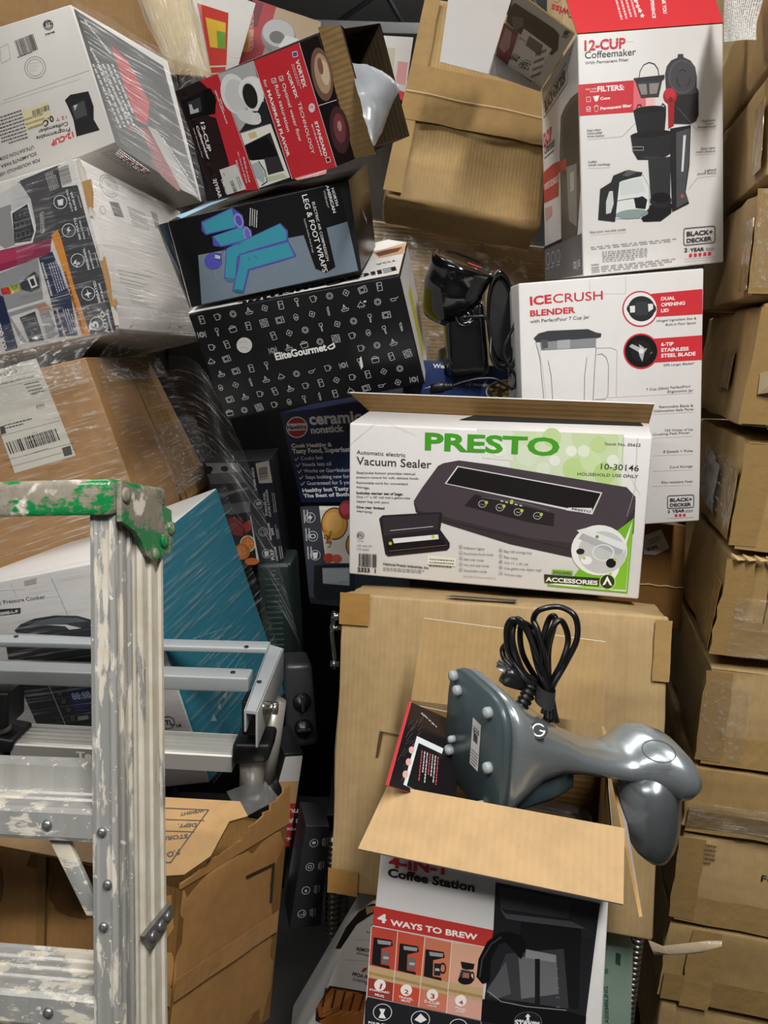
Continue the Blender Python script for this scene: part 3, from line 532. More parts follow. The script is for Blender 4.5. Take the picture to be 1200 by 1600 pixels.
ART={
'twelve_F':[
["P","#d0323c",[[0.1,282.6],[85.9,281.0],[87.0,258.9],[85.2,238.8],[84.2,236.2],[0.7,238.8]]],
["P","#e0707a",[[85.9,281.0],[103.5,280.7],[104.4,236.2],[84.2,236.2]]],
["P","#eec2c0",[[103.5,280.7],[118.3,280.1],[118.4,235.7],[104.4,236.2]]],
["T","#d0323c","12-CUP",11.6,328.6,62.7,-1.9,1.2,1],
["T","#3a3a3e","Coffeemaker",12.1,317.6,77.8,-2.2,1.15,0],
["T","#5c5c60","With Permanent Filter",12.2,309.4,66.5,-1.2,1.05,0],
["T","#f4e8e6","Use with",11.9,274.0,16.5,-0.5,1.0,0],
["T","#f4e8e6","these",18.3,270.2,10.3,-0.2,1.0,0],
["T","#f7f2f0","FILTERS:",29.8,270.2,41.1,-1.2,1.1,1],
["L","#f7f2f0",0.6,[[12.8,264.2],[18.7,263.9],[18.8,257.5],[12.9,257.7],[12.8,264.2]]],
["L","#f7f2f0",0.6,[[12.3,250.5],[18.3,250.2],[18.4,243.7],[12.4,244.0],[12.3,250.5]]],
["L","#f7f2f0",0.7,[[13.1,248.0],[15.1,245.4],[18.2,249.7]]],
["P","#f7f2f0",[[22.8,264.4],[32.6,264.8],[29.7,257.0],[25.9,256.8]]],
["R","#f7f2f0",27.4,246.9,3.3,-0.3,-0.1,-4.9,0.12],
["L","#f7f2f0",0.5,[[23.6,249.7],[31.3,249.8]]],
["T","#f7f2f0","Cone",33.9,258.2,15.1,-0.1,1,1],
["T","#f7f2f0","Permanent filter",33.8,244.1,48.4,0.1,1,1],
["P","#3e3e42",[[133.9,285.3],[136.6,295.7],[143.4,303.0],[153.1,306.0],[153.7,310.7],[161.6,310.2],[162.2,305.7],[172.7,300.2],[180.1,290.3],[182.7,276.7],[182.5,262.1],[185.5,256.4],[185.6,222.5],[181.8,214.2],[172.8,210.6],[141.5,214.4],[135.2,262.5]]],
["E","#55555a",160.1,278.9,21.2,-2.0,-0.0,-23.6],
["E","#464649",161.0,278.8,19.4,-1.8,-0.0,-21.4],
["L","#1c1c20",1.2,[[155.4,286.0],[159.5,289.0],[166.0,285.8]]],
["L","#1c1c20",1.2,[[151.2,278.4],[153.0,270.2],[157.1,265.2]]],
["L","#1c1c20",1.2,[[172.1,276.4],[171.3,269.3],[167.7,265.3]]],
["P","#262528",[[144.7,253.5],[183.7,253.9],[184.4,222.7],[180.3,215.4],[173.1,212.2],[144.5,215.5]]],
["E","#a3202a",141.4,253.8,10.7,-1.0,-0.1,-11.3],
["E","#c7313b",141.1,256.5,8.3,-0.8,-0.0,-8.1],
["E","#7d1a22",142.3,248.3,3.6,-0.3,-0.0,-3.8],
["P","#a3202a",[[138.1,243.3],[148.2,243.7],[146.9,211.2],[138.5,207.3]]],
["L","#232326",1.1,[[93.8,282.4],[95.8,292.8],[101.4,300.8],[109.7,303.5],[117.9,300.3],[123.1,293.0],[124.8,282.2]]],
["P","#2c2c30",[[85.3,283.7],[133.0,284.1],[133.0,278.7],[128.5,275.1],[89.3,276.9]]],
["P","#3a3a3d",[[88.7,277.5],[129.4,276.4],[123.9,254.1],[96.7,254.8]]],
["P","#8f8a86",[[92.2,274.5],[105.2,274.1],[106.2,259.3],[97.3,259.5]]],
["P","#8f8a86",[[109.3,274.0],[124.7,273.6],[121.0,258.9],[109.8,259.2]]],
["P","#1d1d20",[[84.3,238.9],[135.1,239.5],[135.0,227.3],[132.5,202.9],[90.6,206.8]]],
["E","#0e0e11",109.8,237.8,23.7,-0.3,0.4,-4.9],
["L","#1d1d20",1.4,[[89.6,239.2],[91.2,245.5],[95.7,245.9],[98.0,240.0]]],
["L","#1d1d20",1.4,[[126.8,239.0],[129.8,244.1],[133.6,240.5],[133.2,228.8]]],
["P","#242428",[[79.5,203.7],[144.4,204.5],[141.3,171.6],[126.2,164.1],[90.0,167.5],[82.7,179.9]]],
["E","#141417",111.5,202.7,31.3,-0.4,0.4,-5.0],
["P","#34343a",[[102.1,166.9],[126.2,163.8],[129.2,168.5],[96.1,171.7]]],
["L","#c8c8ca",0.5,[[81.9,186.9],[99.3,185.3],[99.2,180.3],[81.8,181.9],[81.9,186.9]]],
["P","#1f1f23",[[141.5,207.5],[173.4,209.5],[171.4,151.9],[165.4,112.9],[170.9,95.2],[143.9,84.8],[141.2,154.8]]],
["P","#4a4d50",[[150.4,201.2],[172.3,205.2],[170.2,154.9],[164.2,115.8],[169.1,98.2],[150.7,89.9]]],
["P","#2d2f32",[[106.6,165.1],[141.3,167.4],[140.9,92.3],[110.4,100.9]]],
["P","#d8d8da",[[161.8,195.7],[165.7,195.9],[161.7,143.6],[158.4,143.3]]],
["L","#2a2a2d",0.5,[[150.2,130.0],[166.9,132.6]]],
["E","#c24a3f",159.9,107.1,2.4,-0.2,-0.0,-2.9],
["P","#17171a",[[88.8,88.6],[113.4,100.6],[144.0,97.7],[142.4,83.5],[125.4,72.9],[97.8,74.7]]],
["E","#242427",125.7,103.8,17.1,-1.6,-0.1,-11.5],
["E","#101013",125.7,108.1,14.6,-1.4,-0.1,-8.0],
["P","#dbe0de",[[53.1,139.2],[101.8,143.1],[107.6,124.1],[107.3,95.5],[94.8,80.8],[54.9,83.2],[53.8,112.1]]],
["E","#8b9a98",79.6,88.0,26.0,-0.3,0.5,-7.0],
["P","#cfd6d4",[[62.2,136.9],[95.6,139.4],[101.4,119.0],[61.8,117.0]]],
["L","#3b3b3e",1.0,[[52.5,109.3],[67.8,110.7],[89.1,111.6]]],
["P","#1a1a1d",[[83.0,110.7],[96.8,113.1],[104.3,107.2],[101.1,93.2],[85.8,96.1]]],
["L","#5d6262",0.6,[[97.2,144.9],[107.6,125.5],[107.2,92.6],[88.7,79.9]]],
["P","#26262a",[[51.2,147.8],[71.6,153.5],[97.3,148.3],[95.7,143.6],[65.3,138.9],[60.7,137.0],[52.4,79.0],[25.5,84.5],[30.1,130.0],[47.1,138.3]]],
["P","#c9cbca",[[44.3,125.2],[49.8,125.3],[50.9,106.6],[46.0,92.7],[38.3,92.0],[38.8,110.6]]],
["P","#56565a",[[65.4,146.5],[74.7,154.1],[89.7,149.8],[74.5,144.2]]],
["T","#5a5a5c","Easy-clean",12.4,215.8,20.9,-0.6,1.0,0],
["T","#5a5a5c","removable",12.3,211.5,23.0,-0.8,1.0,0],
["T","#5a5a5c","brew basket",12.5,207.3,26.0,-1.1,1.0,0],
["T","#5a5a5c","Coffee",12.2,169.8,13.9,0.1,1.0,0],
["T","#5a5a5c","carafe markings",12.4,165.9,34.4,-1.9,1.0,0],
["L","#8a8a8c",0.35,[[12.1,204.0],[66.6,203.6],[87.8,220.8]]],
["L","#8a8a8c",0.35,[[12.0,162.5],[47.0,160.4]]],
["L","#8a8a8c",0.35,[[211.7,200.4],[183.3,201.4],[152.0,236.6]]],
["L","#8a8a8c",0.35,[[180.4,166.2],[212.4,164.9]]],
["L","#8a8a8c",0.35,[[212.7,132.8],[184.2,132.4],[169.9,116.7]]],
["T","#5a5a5c","Exclusive",191.0,212.2,20.3,-0.3,1.0,0],
["T","#5a5a5c","Vortex",194.7,207.5,14.9,0.2,1.0,0],
["T","#5a5a5c","Showerhead",183.9,204.1,27.8,-1.0,1.0,0],
["T","#5a5a5c","Easy-view",189.5,172.6,22.3,-0.4,1.0,0],
["T","#5a5a5c","water window",181.0,168.9,31.0,-1.3,1.0,0],
["T","#5a5a5c","Lighted",195.7,140.1,17.3,0.1,1.0,0],
["T","#5a5a5c","on/off switch",183.6,136.7,29.4,-1.1,1.0,0],
["T","#5a5a5c","Easy pour non-drip carafe",12.0,65.7,57.3,-1.1,1.0,0],
["L","#d88",0.35,[[11.9,62.8],[69.9,61.9]]],
["G","#b6b6b8",12.3,44.9,137.6,0.0,0.5,-3.0,2,3],
["G","#b2b2b4",30.6,35.7,72.8,-1.1,0.5,-14.9,6,4],
["G","#a8a8aa",12.3,13.2,136.0,0.9,0.4,-6.9,3,6],
["T","#4a4a4c","WARNING",11.7,15.9,13.1,-0.1,1,1],
["L","#3c3c40",1.1,[[208.7,57.7],[210.5,57.3],[211.7,56.2],[212.2,54.7],[212.4,35.5],[211.9,34.0],[210.7,32.9],[208.9,32.5],[165.8,32.5],[164.0,33.0],[162.8,34.1],[162.3,35.7],[162.3,55.3],[162.8,56.8],[164.1,57.9],[165.8,58.3],[208.7,57.7]]],
["T","#3c3c40","BLACK+",166.8,46.2,42.0,-0.3,1.0,1],
["T","#3c3c40","DECKER",166.8,36.2,40.6,-0.1,1.0,1],
["T","#3a3a3e","2",162.9,22.5,5.0,-0.2,1,1],
["L","#9a9a9c",0.4,[[170.0,28.3],[170.0,21.2]]],
["T","#3a3a3e","YEAR",172.2,21.9,23.0,-0.4,1,1],
["G","#8a8a8c",197.9,25.0,14.6,-0.5,0.3,-2.4,2,2],
["P","#d0323c",[[171.0,18.7],[175.6,18.6],[175.6,13.8],[171.0,14.0]]],
["P","#d0323c",[[178.6,18.7],[183.2,18.5],[183.3,13.8],[178.6,14.0]]],
["P","#d0323c",[[186.2,18.7],[190.8,18.5],[190.9,13.8],[186.2,13.9]]],
["P","#d0323c",[[193.8,18.7],[198.4,18.5],[198.5,13.8],[193.8,13.9]]],
["P","#d0323c",[[201.4,18.6],[206.0,18.5],[206.1,13.7],[201.4,13.9]]],
["L","#d88",0.5,[[162.9,11.8],[212.6,10.6]]],
["L","#bbb",0.4,[[162.9,8.2],[212.7,7.0]]],
["L","#cfcdca",0.3,[[7.6,322.2],[34.4,338.0],[86.7,334.5]]]],
'twelve_L':[
["P","#5e5a55",[[161.9,262.1],[190.7,270.5],[233.3,275.2],[275.5,273.4],[277.7,133.9],[240.6,34.0],[139.8,33.5],[148.1,150.4],[147.0,207.3]]],
["P","#47433f",[[175.9,256.7],[222.1,266.1],[271.8,264.2],[271.6,153.7],[167.7,168.4]]],
["P","#ba3f3c",[[11.1,196.2],[102.4,198.9],[192.7,192.2],[190.9,176.1],[136.2,178.1],[131.5,140.9],[14.1,141.9]]],
["P","#cf9a97",[[21.0,131.8],[77.5,130.9],[75.2,114.5],[25.7,108.9]]],
["P","#2c2a28",[[1.4,63.3],[151.2,68.7],[149.8,57.5],[-0.0,54.4]]],
["T","#f0dcda","VORTEX TECHNOLOGY",19.4,163.9,126.5,1.0,1.6,1],
["T","#d0323c","12-CUP",26.3,237.9,66.6,1.0,1.9,1],
["T","#3a3a3e","Coffeemaker",29.2,225.2,84.2,0.1,1.9,0],
["G","#77777a",28.5,220.4,81.5,0.9,1.2,-2.8,1,2],
["P","#8e8a86",[[191.3,179.0],[259.7,174.3],[251.0,79.5],[201.7,92.9]]],
["P","#bdbab6",[[215.9,166.5],[240.8,165.8],[238.0,137.0],[215.3,136.9]]],
["R","#b8b6b2",31.6,38.5,16.4,-0.8,-1.7,-11.3,0.14],
["R","#b8b6b2",75.6,39.2,15.5,-0.7,-1.5,-11.0,0.14],
["R","#b8b6b2",117.1,39.9,14.7,-0.7,-1.4,-10.6,0.14],
["P","#6a6a6c",[[5.7,57.6],[279.8,66.9],[280.5,3.1],[-0.1,-0.7]]],
["R","#c8c6c2",31.6,38.5,16.4,-0.8,-1.8,-12.0,0.14],
["G","#c8c6c2",12.2,22.2,32.1,1.3,-0.3,-2.2,1,0],
["R","#c8c6c2",75.6,39.2,15.5,-0.7,-1.6,-11.6,0.14],
["G","#c8c6c2",57.4,23.7,30.3,1.3,-0.3,-2.1,1,1],
["R","#c8c6c2",117.1,39.9,14.7,-0.7,-1.4,-11.3,0.14],
["G","#c8c6c2",100.1,25.2,28.6,1.2,-0.3,-2.0,1,2],
["T","#d8d6d2","12 | 5",226.1,14.0,40.0,3.1,1,1],
["L","#3c3c40",1.3,[[200.4,330.5],[206.0,330.6],[210.2,329.8],[211.9,328.2],[215.0,305.6],[213.8,303.7],[209.8,302.0],[204.1,301.1],[45.3,287.3],[38.0,287.1],[32.7,287.8],[30.8,289.2],[32.1,309.7],[34.1,311.5],[39.4,313.2],[46.5,314.4],[200.4,330.5]]],
["T","#3c3c40","BLACK+DECKER",45.5,293.3,157.8,14.3,1.5,1]],
'twelve_side_flap':[
["P","#3a3734",[[-107.8,155.8],[-113.0,175.2],[-37.7,187.3],[-22.3,183.4],[15.0,145.9],[27.2,120.1],[-2.4,114.5],[-42.7,113.0],[-71.0,115.6],[-79.5,119.0]]],
["P","#6e6a66",[[-87.4,140.7],[-78.2,157.2],[-60.1,138.5],[-49.8,104.7]]],
["P","#7d4046",[[-77.1,110.5],[-45.5,111.9],[2.5,45.3],[34.2,-0.4],[1.4,3.7],[-17.7,27.1]]],
["P","#b58d90",[[-65.2,101.6],[-50.6,101.7],[-11.5,54.0],[-1.3,28.3],[-20.8,36.8]]],
["P","#98494f",[[-46.7,97.6],[-40.3,103.4],[-14.5,63.4]]],
["P","#dcdad6",[[-54.2,134.0],[10.3,136.3],[98.4,-1.8],[36.5,-2.9]]],
["P","#55585a",[[-33.6,125.9],[-4.0,129.4],[24.1,94.2],[-12.1,95.1]]],
["P","#2d3a38",[[35.6,-1.9],[93.5,4.5],[98.8,-3.0],[39.0,-7.4]]],
["L","#c8c8c8",0.4,[[-30.7,121.8],[-0.1,124.4]]],
["L","#c8c8c8",0.4,[[-27.4,117.3],[3.4,119.9]]],
["L","#c8c8c8",0.4,[[-24.0,112.7],[6.9,115.3]]],
["L","#c8c8c8",0.4,[[-20.6,108.1],[10.5,110.6]]],
["L","#c8c8c8",0.4,[[-17.2,103.5],[14.1,105.9]]],
["L","#c8c8c8",0.4,[[-13.8,98.8],[17.7,101.2]]],
["T","#222","SKU",29.0,29.1,-12.8,24.6,1.6,1],
["T","#333","LPN",54.8,25.4,-17.0,26.9,1.3,0],
["T","#333","2761",59.8,27.9,-23.6,35.4,1.0,0],
["T","#222","BTC",-33.3,101.6,13.6,0.1,1,1],
["G","#555",13.6,94.7,-7.6,34.4,62.0,-74.4,4,2],
["T","#3c3a38","2 (90)",-9.6,186.7,-15.2,21.5,1.1,1],
["G","#888",-20.6,189.9,-8.6,12.1,2.2,-0.6,1,2]],
'twelve_top_flap':[
["T","#f6eeee","THANK YOU",136.7,68.0,-2.6,-43.8,1.3,1],
["T","#f6eeee","FOR YOUR EXPERIENCE",121.6,99.9,-5.2,-82.8,1.15,1],
["P","#f8f4f2",[[100.2,52.7],[97.4,51.1],[97.3,47.6],[95.5,50.1],[92.7,48.8],[94.3,52.0],[92.7,54.8],[95.5,54.2],[97.3,57.2],[97.4,53.6]]],
["P","#f8f4f2",[[101.5,42.3],[98.8,40.8],[98.6,37.2],[96.8,39.7],[94.0,38.5],[95.7,41.6],[94.1,44.4],[96.9,43.8],[98.7,46.8],[98.8,43.2]]],
["P","#f8f4f2",[[103.9,33.0],[101.2,31.4],[101.0,27.9],[99.2,30.4],[96.4,29.1],[98.0,32.3],[96.5,35.0],[99.3,34.4],[101.1,37.4],[101.2,33.9]]],
["P","#f8f4f2",[[106.0,23.7],[103.2,22.1],[103.1,18.6],[101.3,21.1],[98.5,19.8],[100.1,23.0],[98.6,25.7],[101.4,25.1],[103.2,28.1],[103.3,24.6]]],
["G","#f0c8c8",64.2,71.8,4.3,-53.5,29.6,4.6,5,3]],
'icecrush_F':[
["T","#d0323c","ICE",19.9,368.5,33.8,1.1,0.95,1],
["T","#d0323c","CRUSH",55.6,369.2,77.1,-0.6,0.95,0],
["T","#d0323c","BLENDER",19.3,351.6,70.7,0.2,0.95,1],
["T","#3a3a3e","with PerfectPour 7 Cup Jar",19.0,341.1,92.8,0.2,1.1,0],
["P","#d0323c",[[207.4,371.3],[286.3,372.5],[286.9,334.5],[210.2,335.9]]],
["P","#d0323c",[[210.4,302.6],[287.0,302.2],[287.7,264.0],[211.9,265.3]]],
["E","#d0323c",190.6,349.7,27.8,-2.1,-0.0,-27.4],
["E","#f0eeee",190.6,349.7,25.6,-2.0,-0.0,-25.2],
["E","#2c2c30",192.5,349.8,21.0,-1.6,0.0,-19.3],
["E","#2c2c30",192.5,349.8,22.9,-1.8,0.0,-12.1],
["P","#e8e8e8",[[174.3,355.2],[182.4,355.4],[182.4,345.2],[175.3,345.2]]],
["P","#e8e8e8",[[202.6,356.5],[210.2,355.9],[210.7,348.4],[203.4,344.2]]],
["P","#3d3d42",[[183.0,360.7],[201.5,360.3],[202.1,339.7],[183.5,340.3]]],
["E","#d0323c",192.0,284.6,27.8,-2.1,0.0,-27.8],
["E","#111114",192.0,284.6,25.4,-1.9,0.0,-25.3],
["E","#1e1e22",192.0,284.6,16.5,-1.3,0.0,-16.5],
["P","#b9b9bc",[[173.2,293.2],[177.4,297.0],[189.8,290.6],[188.4,296.1],[194.4,291.6],[197.2,288.6],[201.6,288.3],[197.2,282.3],[193.9,268.3],[189.8,276.9],[187.8,283.9]]],
["E","#e6e6e8",192.0,284.9,3.9,-0.3,0.0,-3.8],
["L","#b9b9bc",0.6,[[206.3,279.7],[209.6,282.2]]],
["T","#f6f0f0","DUAL",222.6,360.3,21.7,-0.6,1.05,1],
["T","#f6f0f0","OPENING",222.7,350.9,36.9,0.1,1.05,1],
["T","#f6f0f0","LID",222.7,342.1,12.0,0.1,1.05,1],
["T","#f6f0f0","6-TIP",223.1,290.2,19.5,-0.4,1.05,1],
["T","#f6f0f0","STAINLESS",223.1,281.2,43.2,-0.8,1.05,1],
["T","#f6f0f0","STEEL BLADE",223.2,272.4,53.9,-0.5,1.05,1],
["T","#6e6e72","Hinged Ingredient Slot &",216.3,327.9,61.3,-0.4,1,0],
["T","#6e6e72","Built-in Pour Spout",230.2,321.1,46.9,-0.4,1,0],
["T","#6e6e72","30% Larger Blades*",227.1,258.6,48.6,-0.6,1,0],
["T","#6e6e72","7 Cup (56oz) PerfectPour",200.1,222.0,70.3,0.4,1,0],
["T","#6e6e72","Ergonomic Jar",234.1,216.1,40.6,-0.8,1,0],
["T","#6e6e72","Removable Blade &",220.6,192.6,54.2,-1.5,1,0],
["T","#6e6e72","Dishwasher-Safe Parts",212.5,186.4,62.4,-1.2,1,0],
["T","#6e6e72","750 Watts of Ice",229.5,153.7,45.3,-1.0,1,0],
["T","#6e6e72","Crushing Peak Power",210.9,148.7,59.2,-0.9,1,0],
["T","#6e6e72","8 Speeds + Pulse",227.8,119.2,47.3,-1.7,1,0],
["T","#6e6e72","Cord Storage",238.2,92.7,37.3,-0.6,1,0],
["T","#6e6e72","Slip-resistant Feet",224.9,68.3,50.6,-1.8,1,0],
["L","#d78f96",0.35,[[138.0,215.3],[274.7,212.8]]],
["L","#d78f96",0.35,[[210.8,183.1],[274.9,182.3]]],
["L","#d78f96",0.35,[[212.3,144.3],[274.9,143.2]]],
["L","#d78f96",0.35,[[211.9,115.4],[275.1,113.4]]],
["L","#d78f96",0.35,[[211.1,90.0],[275.5,87.7]]],
["L","#d78f96",0.35,[[209.8,64.7],[275.6,62.1]]],
["P","#3c3e42",[[23.5,317.4],[31.5,324.4],[46.8,327.3],[108.8,325.3],[121.9,318.9],[129.9,316.9],[129.3,311.5],[121.0,310.0],[28.3,311.0]]],
["P","#8c8f93",[[33.3,310.7],[121.8,310.7],[121.1,296.3],[34.9,298.2]]],
["P","#aaadb0",[[60.2,311.3],[81.0,311.4],[80.7,297.5],[60.7,297.6]]],
["P","#55585c",[[35.3,313.8],[45.0,314.1],[46.1,301.5],[36.3,299.5]]],
["L","#77797d",0.8,[[26.9,311.1],[32.5,286.0],[37.2,215.7]]],
["L","#77797d",0.8,[[121.6,296.3],[118.4,260.1],[115.4,209.9]]],
["L","#77797d",0.8,[[45.5,280.9],[49.6,257.0],[51.3,214.7]]],
["L","#77797d",0.8,[[106.7,281.8],[102.7,253.0],[101.4,211.0]]],
["L","#8b8d90",0.7,[[122.6,284.7],[130.4,285.5],[137.2,279.5],[140.7,266.8],[139.4,219.5],[135.1,213.6],[118.3,214.0]]],
["L","#c4c6c9",0.7,[[122.2,295.1],[144.3,294.0],[154.2,289.2],[152.5,215.7]]],
["L","#d5d7da",1.5,[[31.0,308.1],[36.8,269.1],[40.9,215.5]]],
["L","#3c3c40",1.1,[[274.9,45.7],[276.4,45.3],[277.5,44.3],[277.9,43.0],[278.1,26.9],[277.8,25.6],[276.7,24.7],[275.2,24.4],[238.3,25.2],[236.8,25.6],[235.7,26.5],[235.3,27.8],[235.1,44.2],[235.5,45.5],[236.6,46.4],[238.1,46.7],[274.9,45.7]]],
["T","#3c3c40","BLACK+",239.1,36.6,36.0,-0.9,1.0,1],
["T","#3c3c40","DECKER",239.1,28.2,34.7,-0.8,1.0,1],
["T","#3a3a3e","2",235.6,18.0,3.8,0.0,1,1],
["T","#3a3a3e","YEAR",242.6,17.8,20.8,-0.2,1,1],
["G","#8a8a8c",264.7,20.5,13.5,-0.3,0.0,-2.4,2,2],
["P","#d0323c",[[247.5,14.8],[251.5,14.8],[251.6,10.5],[247.5,10.5]]],
["P","#d0323c",[[254.1,14.6],[258.2,14.6],[258.2,10.4],[254.2,10.4]]],
["P","#d0323c",[[260.8,14.4],[264.8,14.5],[264.9,10.2],[260.8,10.2]]],
["L","#d88",0.5,[[235.7,8.6],[277.9,7.8]]],
["L","#c9c9c9",0.3,[[112.7,398.5],[113.7,378.6],[168.4,375.1],[167.9,403.3]]]],
'presto_F':[
["P","#d9e6c4",[[237.8,234.2],[390.9,234.9],[393.2,159.8],[340.8,164.6],[240.4,178.9]]],
["P","#cfe0b0",[[321.3,233.8],[383.7,234.6],[389.4,161.5],[333.2,166.1]]],
["P","#e6ece0",[[191.0,234.3],[241.7,234.4],[243.7,191.0],[200.4,192.9]]],
["E","#c3dd95",328.3,183.6,15.7,0.8,1.1,-16.5],
["E","#d2e6ae",349.8,196.5,14.0,0.7,1.0,-14.8],
["E","#bcd98a",369.6,180.0,14.7,0.8,1.2,-15.6],
["E","#dfead0",262.6,199.9,15.3,0.8,0.8,-15.8],
["E","#c9e09e",295.5,226.9,12.8,0.6,0.8,-13.2],
["E","#eef3e4",322.9,208.8,7.5,0.4,0.5,-7.8],
["E","#e9f1dc",339.6,209.6,8.1,0.4,0.6,-8.5],
["E","#eef2ea",301.2,194.0,7.6,0.4,0.5,-7.9],
["E","#e2ecd4",286.7,181.4,9.9,0.5,0.6,-10.3],
["E","#c6dd9b",359.2,220.1,11.0,0.5,0.8,-11.5],
["E","#e9efe0",379.2,198.0,8.0,0.4,0.7,-8.5],
["E","#d4e5b6",269.2,221.9,11.4,0.5,0.6,-11.7],
["E","#eef1ea",223.5,206.0,10.1,0.5,0.4,-10.3],
["T","#4aa32a","PRESTO",116.4,201.7,190.4,0.0,0.78,1],
["T","#4a4448","Automatic electric",13.3,189.8,74.3,-0.9,1.05,0],
["T","#3a3438","Vacuum Sealer",13.3,173.8,113.5,0.2,1.15,0],
["T","#4a4648","Stop/pulse button provides manual",13.2,159.9,89.4,2.9,1.02,0],
["T","#4a4648","pressure control for soft, delicate foods.",13.2,153.1,95.3,3.3,1.02,0],
["T","#4a4648","Removable cord for convenient",13.2,144.6,79.2,2.5,1.02,0],
["T","#4a4648","storage.",13.1,138.2,20.7,-0.9,1.02,0],
["T","#4a4648","Includes starter set of bags:",13.1,128.8,71.5,2.3,1.02,1],
["T","#4a4648","One 11\" x 20' roll and a gallon-size",13.1,122.8,82.5,3.1,1.02,0],
["T","#4a4648","zipper bag with port.",13.1,115.9,50.9,1.2,1.02,0],
["T","#4a4648","One year limited",13.0,106.8,43.7,0.8,1.02,1],
["T","#4a4648","warranty.",13.0,100.7,25.7,-0.4,1.02,0],
["T","#4a4a4a","Stock No. 05622",366.6,219.3,47.1,0.3,1,0],
["T","#3a3a3a","10-30146",364.0,185.5,50.1,-0.0,1.05,0],
["T","#3a3a3a","HOUSEHOLD USE ONLY",333.4,175.2,80.8,1.0,1,0],
["P","#3b3438",[[101.2,121.1],[104.8,106.5],[146.8,92.4],[245.5,68.1],[332.9,55.1],[397.1,63.7],[414.9,97.7],[413.5,145.3]]],
["P","#4b4248",[[101.1,123.3],[112.5,142.9],[136.5,178.2],[144.5,182.7],[166.7,187.9],[208.7,184.4],[400.4,162.2],[413.1,149.2],[413.0,133.4],[394.5,96.1],[335.4,76.1],[268.8,80.4],[108.9,109.8]]],
["L","#2a2428",1.0,[[104.7,107.8],[155.0,95.2],[332.1,66.7],[384.3,83.2]]],
["P","#e2e0e0",[[146.9,152.4],[164.9,179.7],[368.6,152.8],[357.5,120.5],[318.8,125.1]]],
["P","#1d191b",[[149.4,153.0],[166.1,178.1],[366.5,151.4],[355.8,122.4]]],
["P","#e2e0e0",[[324.3,128.3],[356.4,129.7],[357.0,121.3],[320.7,124.1]]],
["T","#3a3438","PRESTO",329.1,125.0,25.9,-2.3,0.7,1],
["P","#2b2528",[[176.4,121.0],[191.2,139.4],[305.7,118.2],[305.3,99.3],[267.6,103.2]]],
["L","#8c888a",0.5,[[200.6,135.8],[266.2,129.8],[297.8,122.5]]],
["R","#cfcdce",203.0,125.7,6.0,0.4,0.2,-5.4,0.13],
["E","#b4cf3a",208.5,128.1,2.4,0.2,0.1,-2.5],
["T","#cfcdce","POWER",199.8,124.6,6.5,-0.8,1,0],
["R","#cfcdce",228.3,122.0,5.9,0.4,0.2,-5.4,0.13],
["E","#b4cf3a",233.8,124.4,2.4,0.2,0.1,-2.5],
["T","#cfcdce","SEAL",225.2,120.9,6.4,-0.8,1,0],
["R","#cfcdce",254.3,117.1,5.9,0.4,0.3,-5.3,0.13],
["E","#b4cf3a",259.7,119.5,2.4,0.2,0.1,-2.5],
["T","#cfcdce","VAC",251.2,116.1,6.4,-0.8,1,0],
["R","#cfcdce",282.0,113.3,5.8,0.4,0.3,-5.3,0.13],
["E","#b4cf3a",287.3,115.7,2.3,0.2,0.1,-2.4],
["T","#cfcdce","STOP",278.9,112.2,6.3,-0.8,1,0],
["P","#d8d8b8",[[228.7,132.7],[232.7,132.1],[232.7,130.5],[228.7,131.1]]],
["P","#d8d8b8",[[235.5,131.5],[239.4,130.9],[239.5,129.3],[235.5,129.8]]],
["P","#d8d8b8",[[242.2,130.3],[246.2,129.7],[246.3,128.1],[242.3,128.6]]],
["P","#d8d8b8",[[249.0,129.1],[253.0,128.5],[253.1,126.9],[249.1,127.4]]],
["P","#d8d8b8",[[255.8,127.9],[259.7,127.3],[259.8,125.7],[255.8,126.2]]],
["E","#b4cf3a",244.9,132.1,2.4,0.2,0.1,-2.5],
["P","#262226",[[48.6,92.8],[53.8,98.3],[142.3,109.5],[144.8,106.3],[142.1,82.3],[156.7,63.3],[156.9,56.0],[152.9,51.3],[62.8,34.3],[58.5,37.5]]],
["P","#363036",[[53.8,94.9],[139.8,106.8],[138.7,83.3],[56.1,66.3]]],
["L","#d0ced0",0.9,[[66.0,75.4],[131.1,86.6]]],
["P","#e8e8ea",[[69.5,63.0],[138.9,74.8],[140.4,66.7],[72.2,54.5]]],
["P","#17141a",[[58.4,53.4],[145.3,68.8],[154.0,57.5],[62.8,38.7]]],
["L","#8c5a4a",0.8,[[65.0,42.9],[152.7,59.5]]],
["E","#b4cf3a",66.2,55.3,2.6,0.2,0.0,-2.6],
["E","#b4cf3a",131.5,70.8,2.5,0.2,0.1,-2.6],
["P","#e9e8d8",[[123.7,41.1],[167.4,40.4],[166.5,27.3],[123.1,27.1]]],
["G","#6a6a60",127.2,36.2,37.0,0.5,-0.6,-9.7,3,4],
["P","#7ab92c",[[413.4,120.0],[413.9,8.9],[301.2,9.2],[302.2,12.7],[331.4,17.1],[369.6,77.9],[410.7,116.6]]],
["P","#f2f4ee",[[411.3,113.4],[411.5,11.1],[303.4,12.0],[335.2,18.3],[373.7,22.3],[388.4,29.9]]],
["P","#86c232",[[411.3,109.4],[411.0,12.8],[343.4,12.3],[392.6,24.0],[399.0,39.2]]],
["E","#eef0ec",370.2,68.9,38.2,3.1,2.7,-37.1],
["E","#c9ccca",374.3,66.0,32.9,2.7,2.3,-31.3],
["P","#e8e9ea",[[337.9,96.0],[349.0,100.1],[407.0,80.9],[404.2,68.4],[346.0,88.4]]],
["P","#b4b6b8",[[345.8,92.5],[404.0,71.7],[397.1,63.7],[340.6,83.9]]],
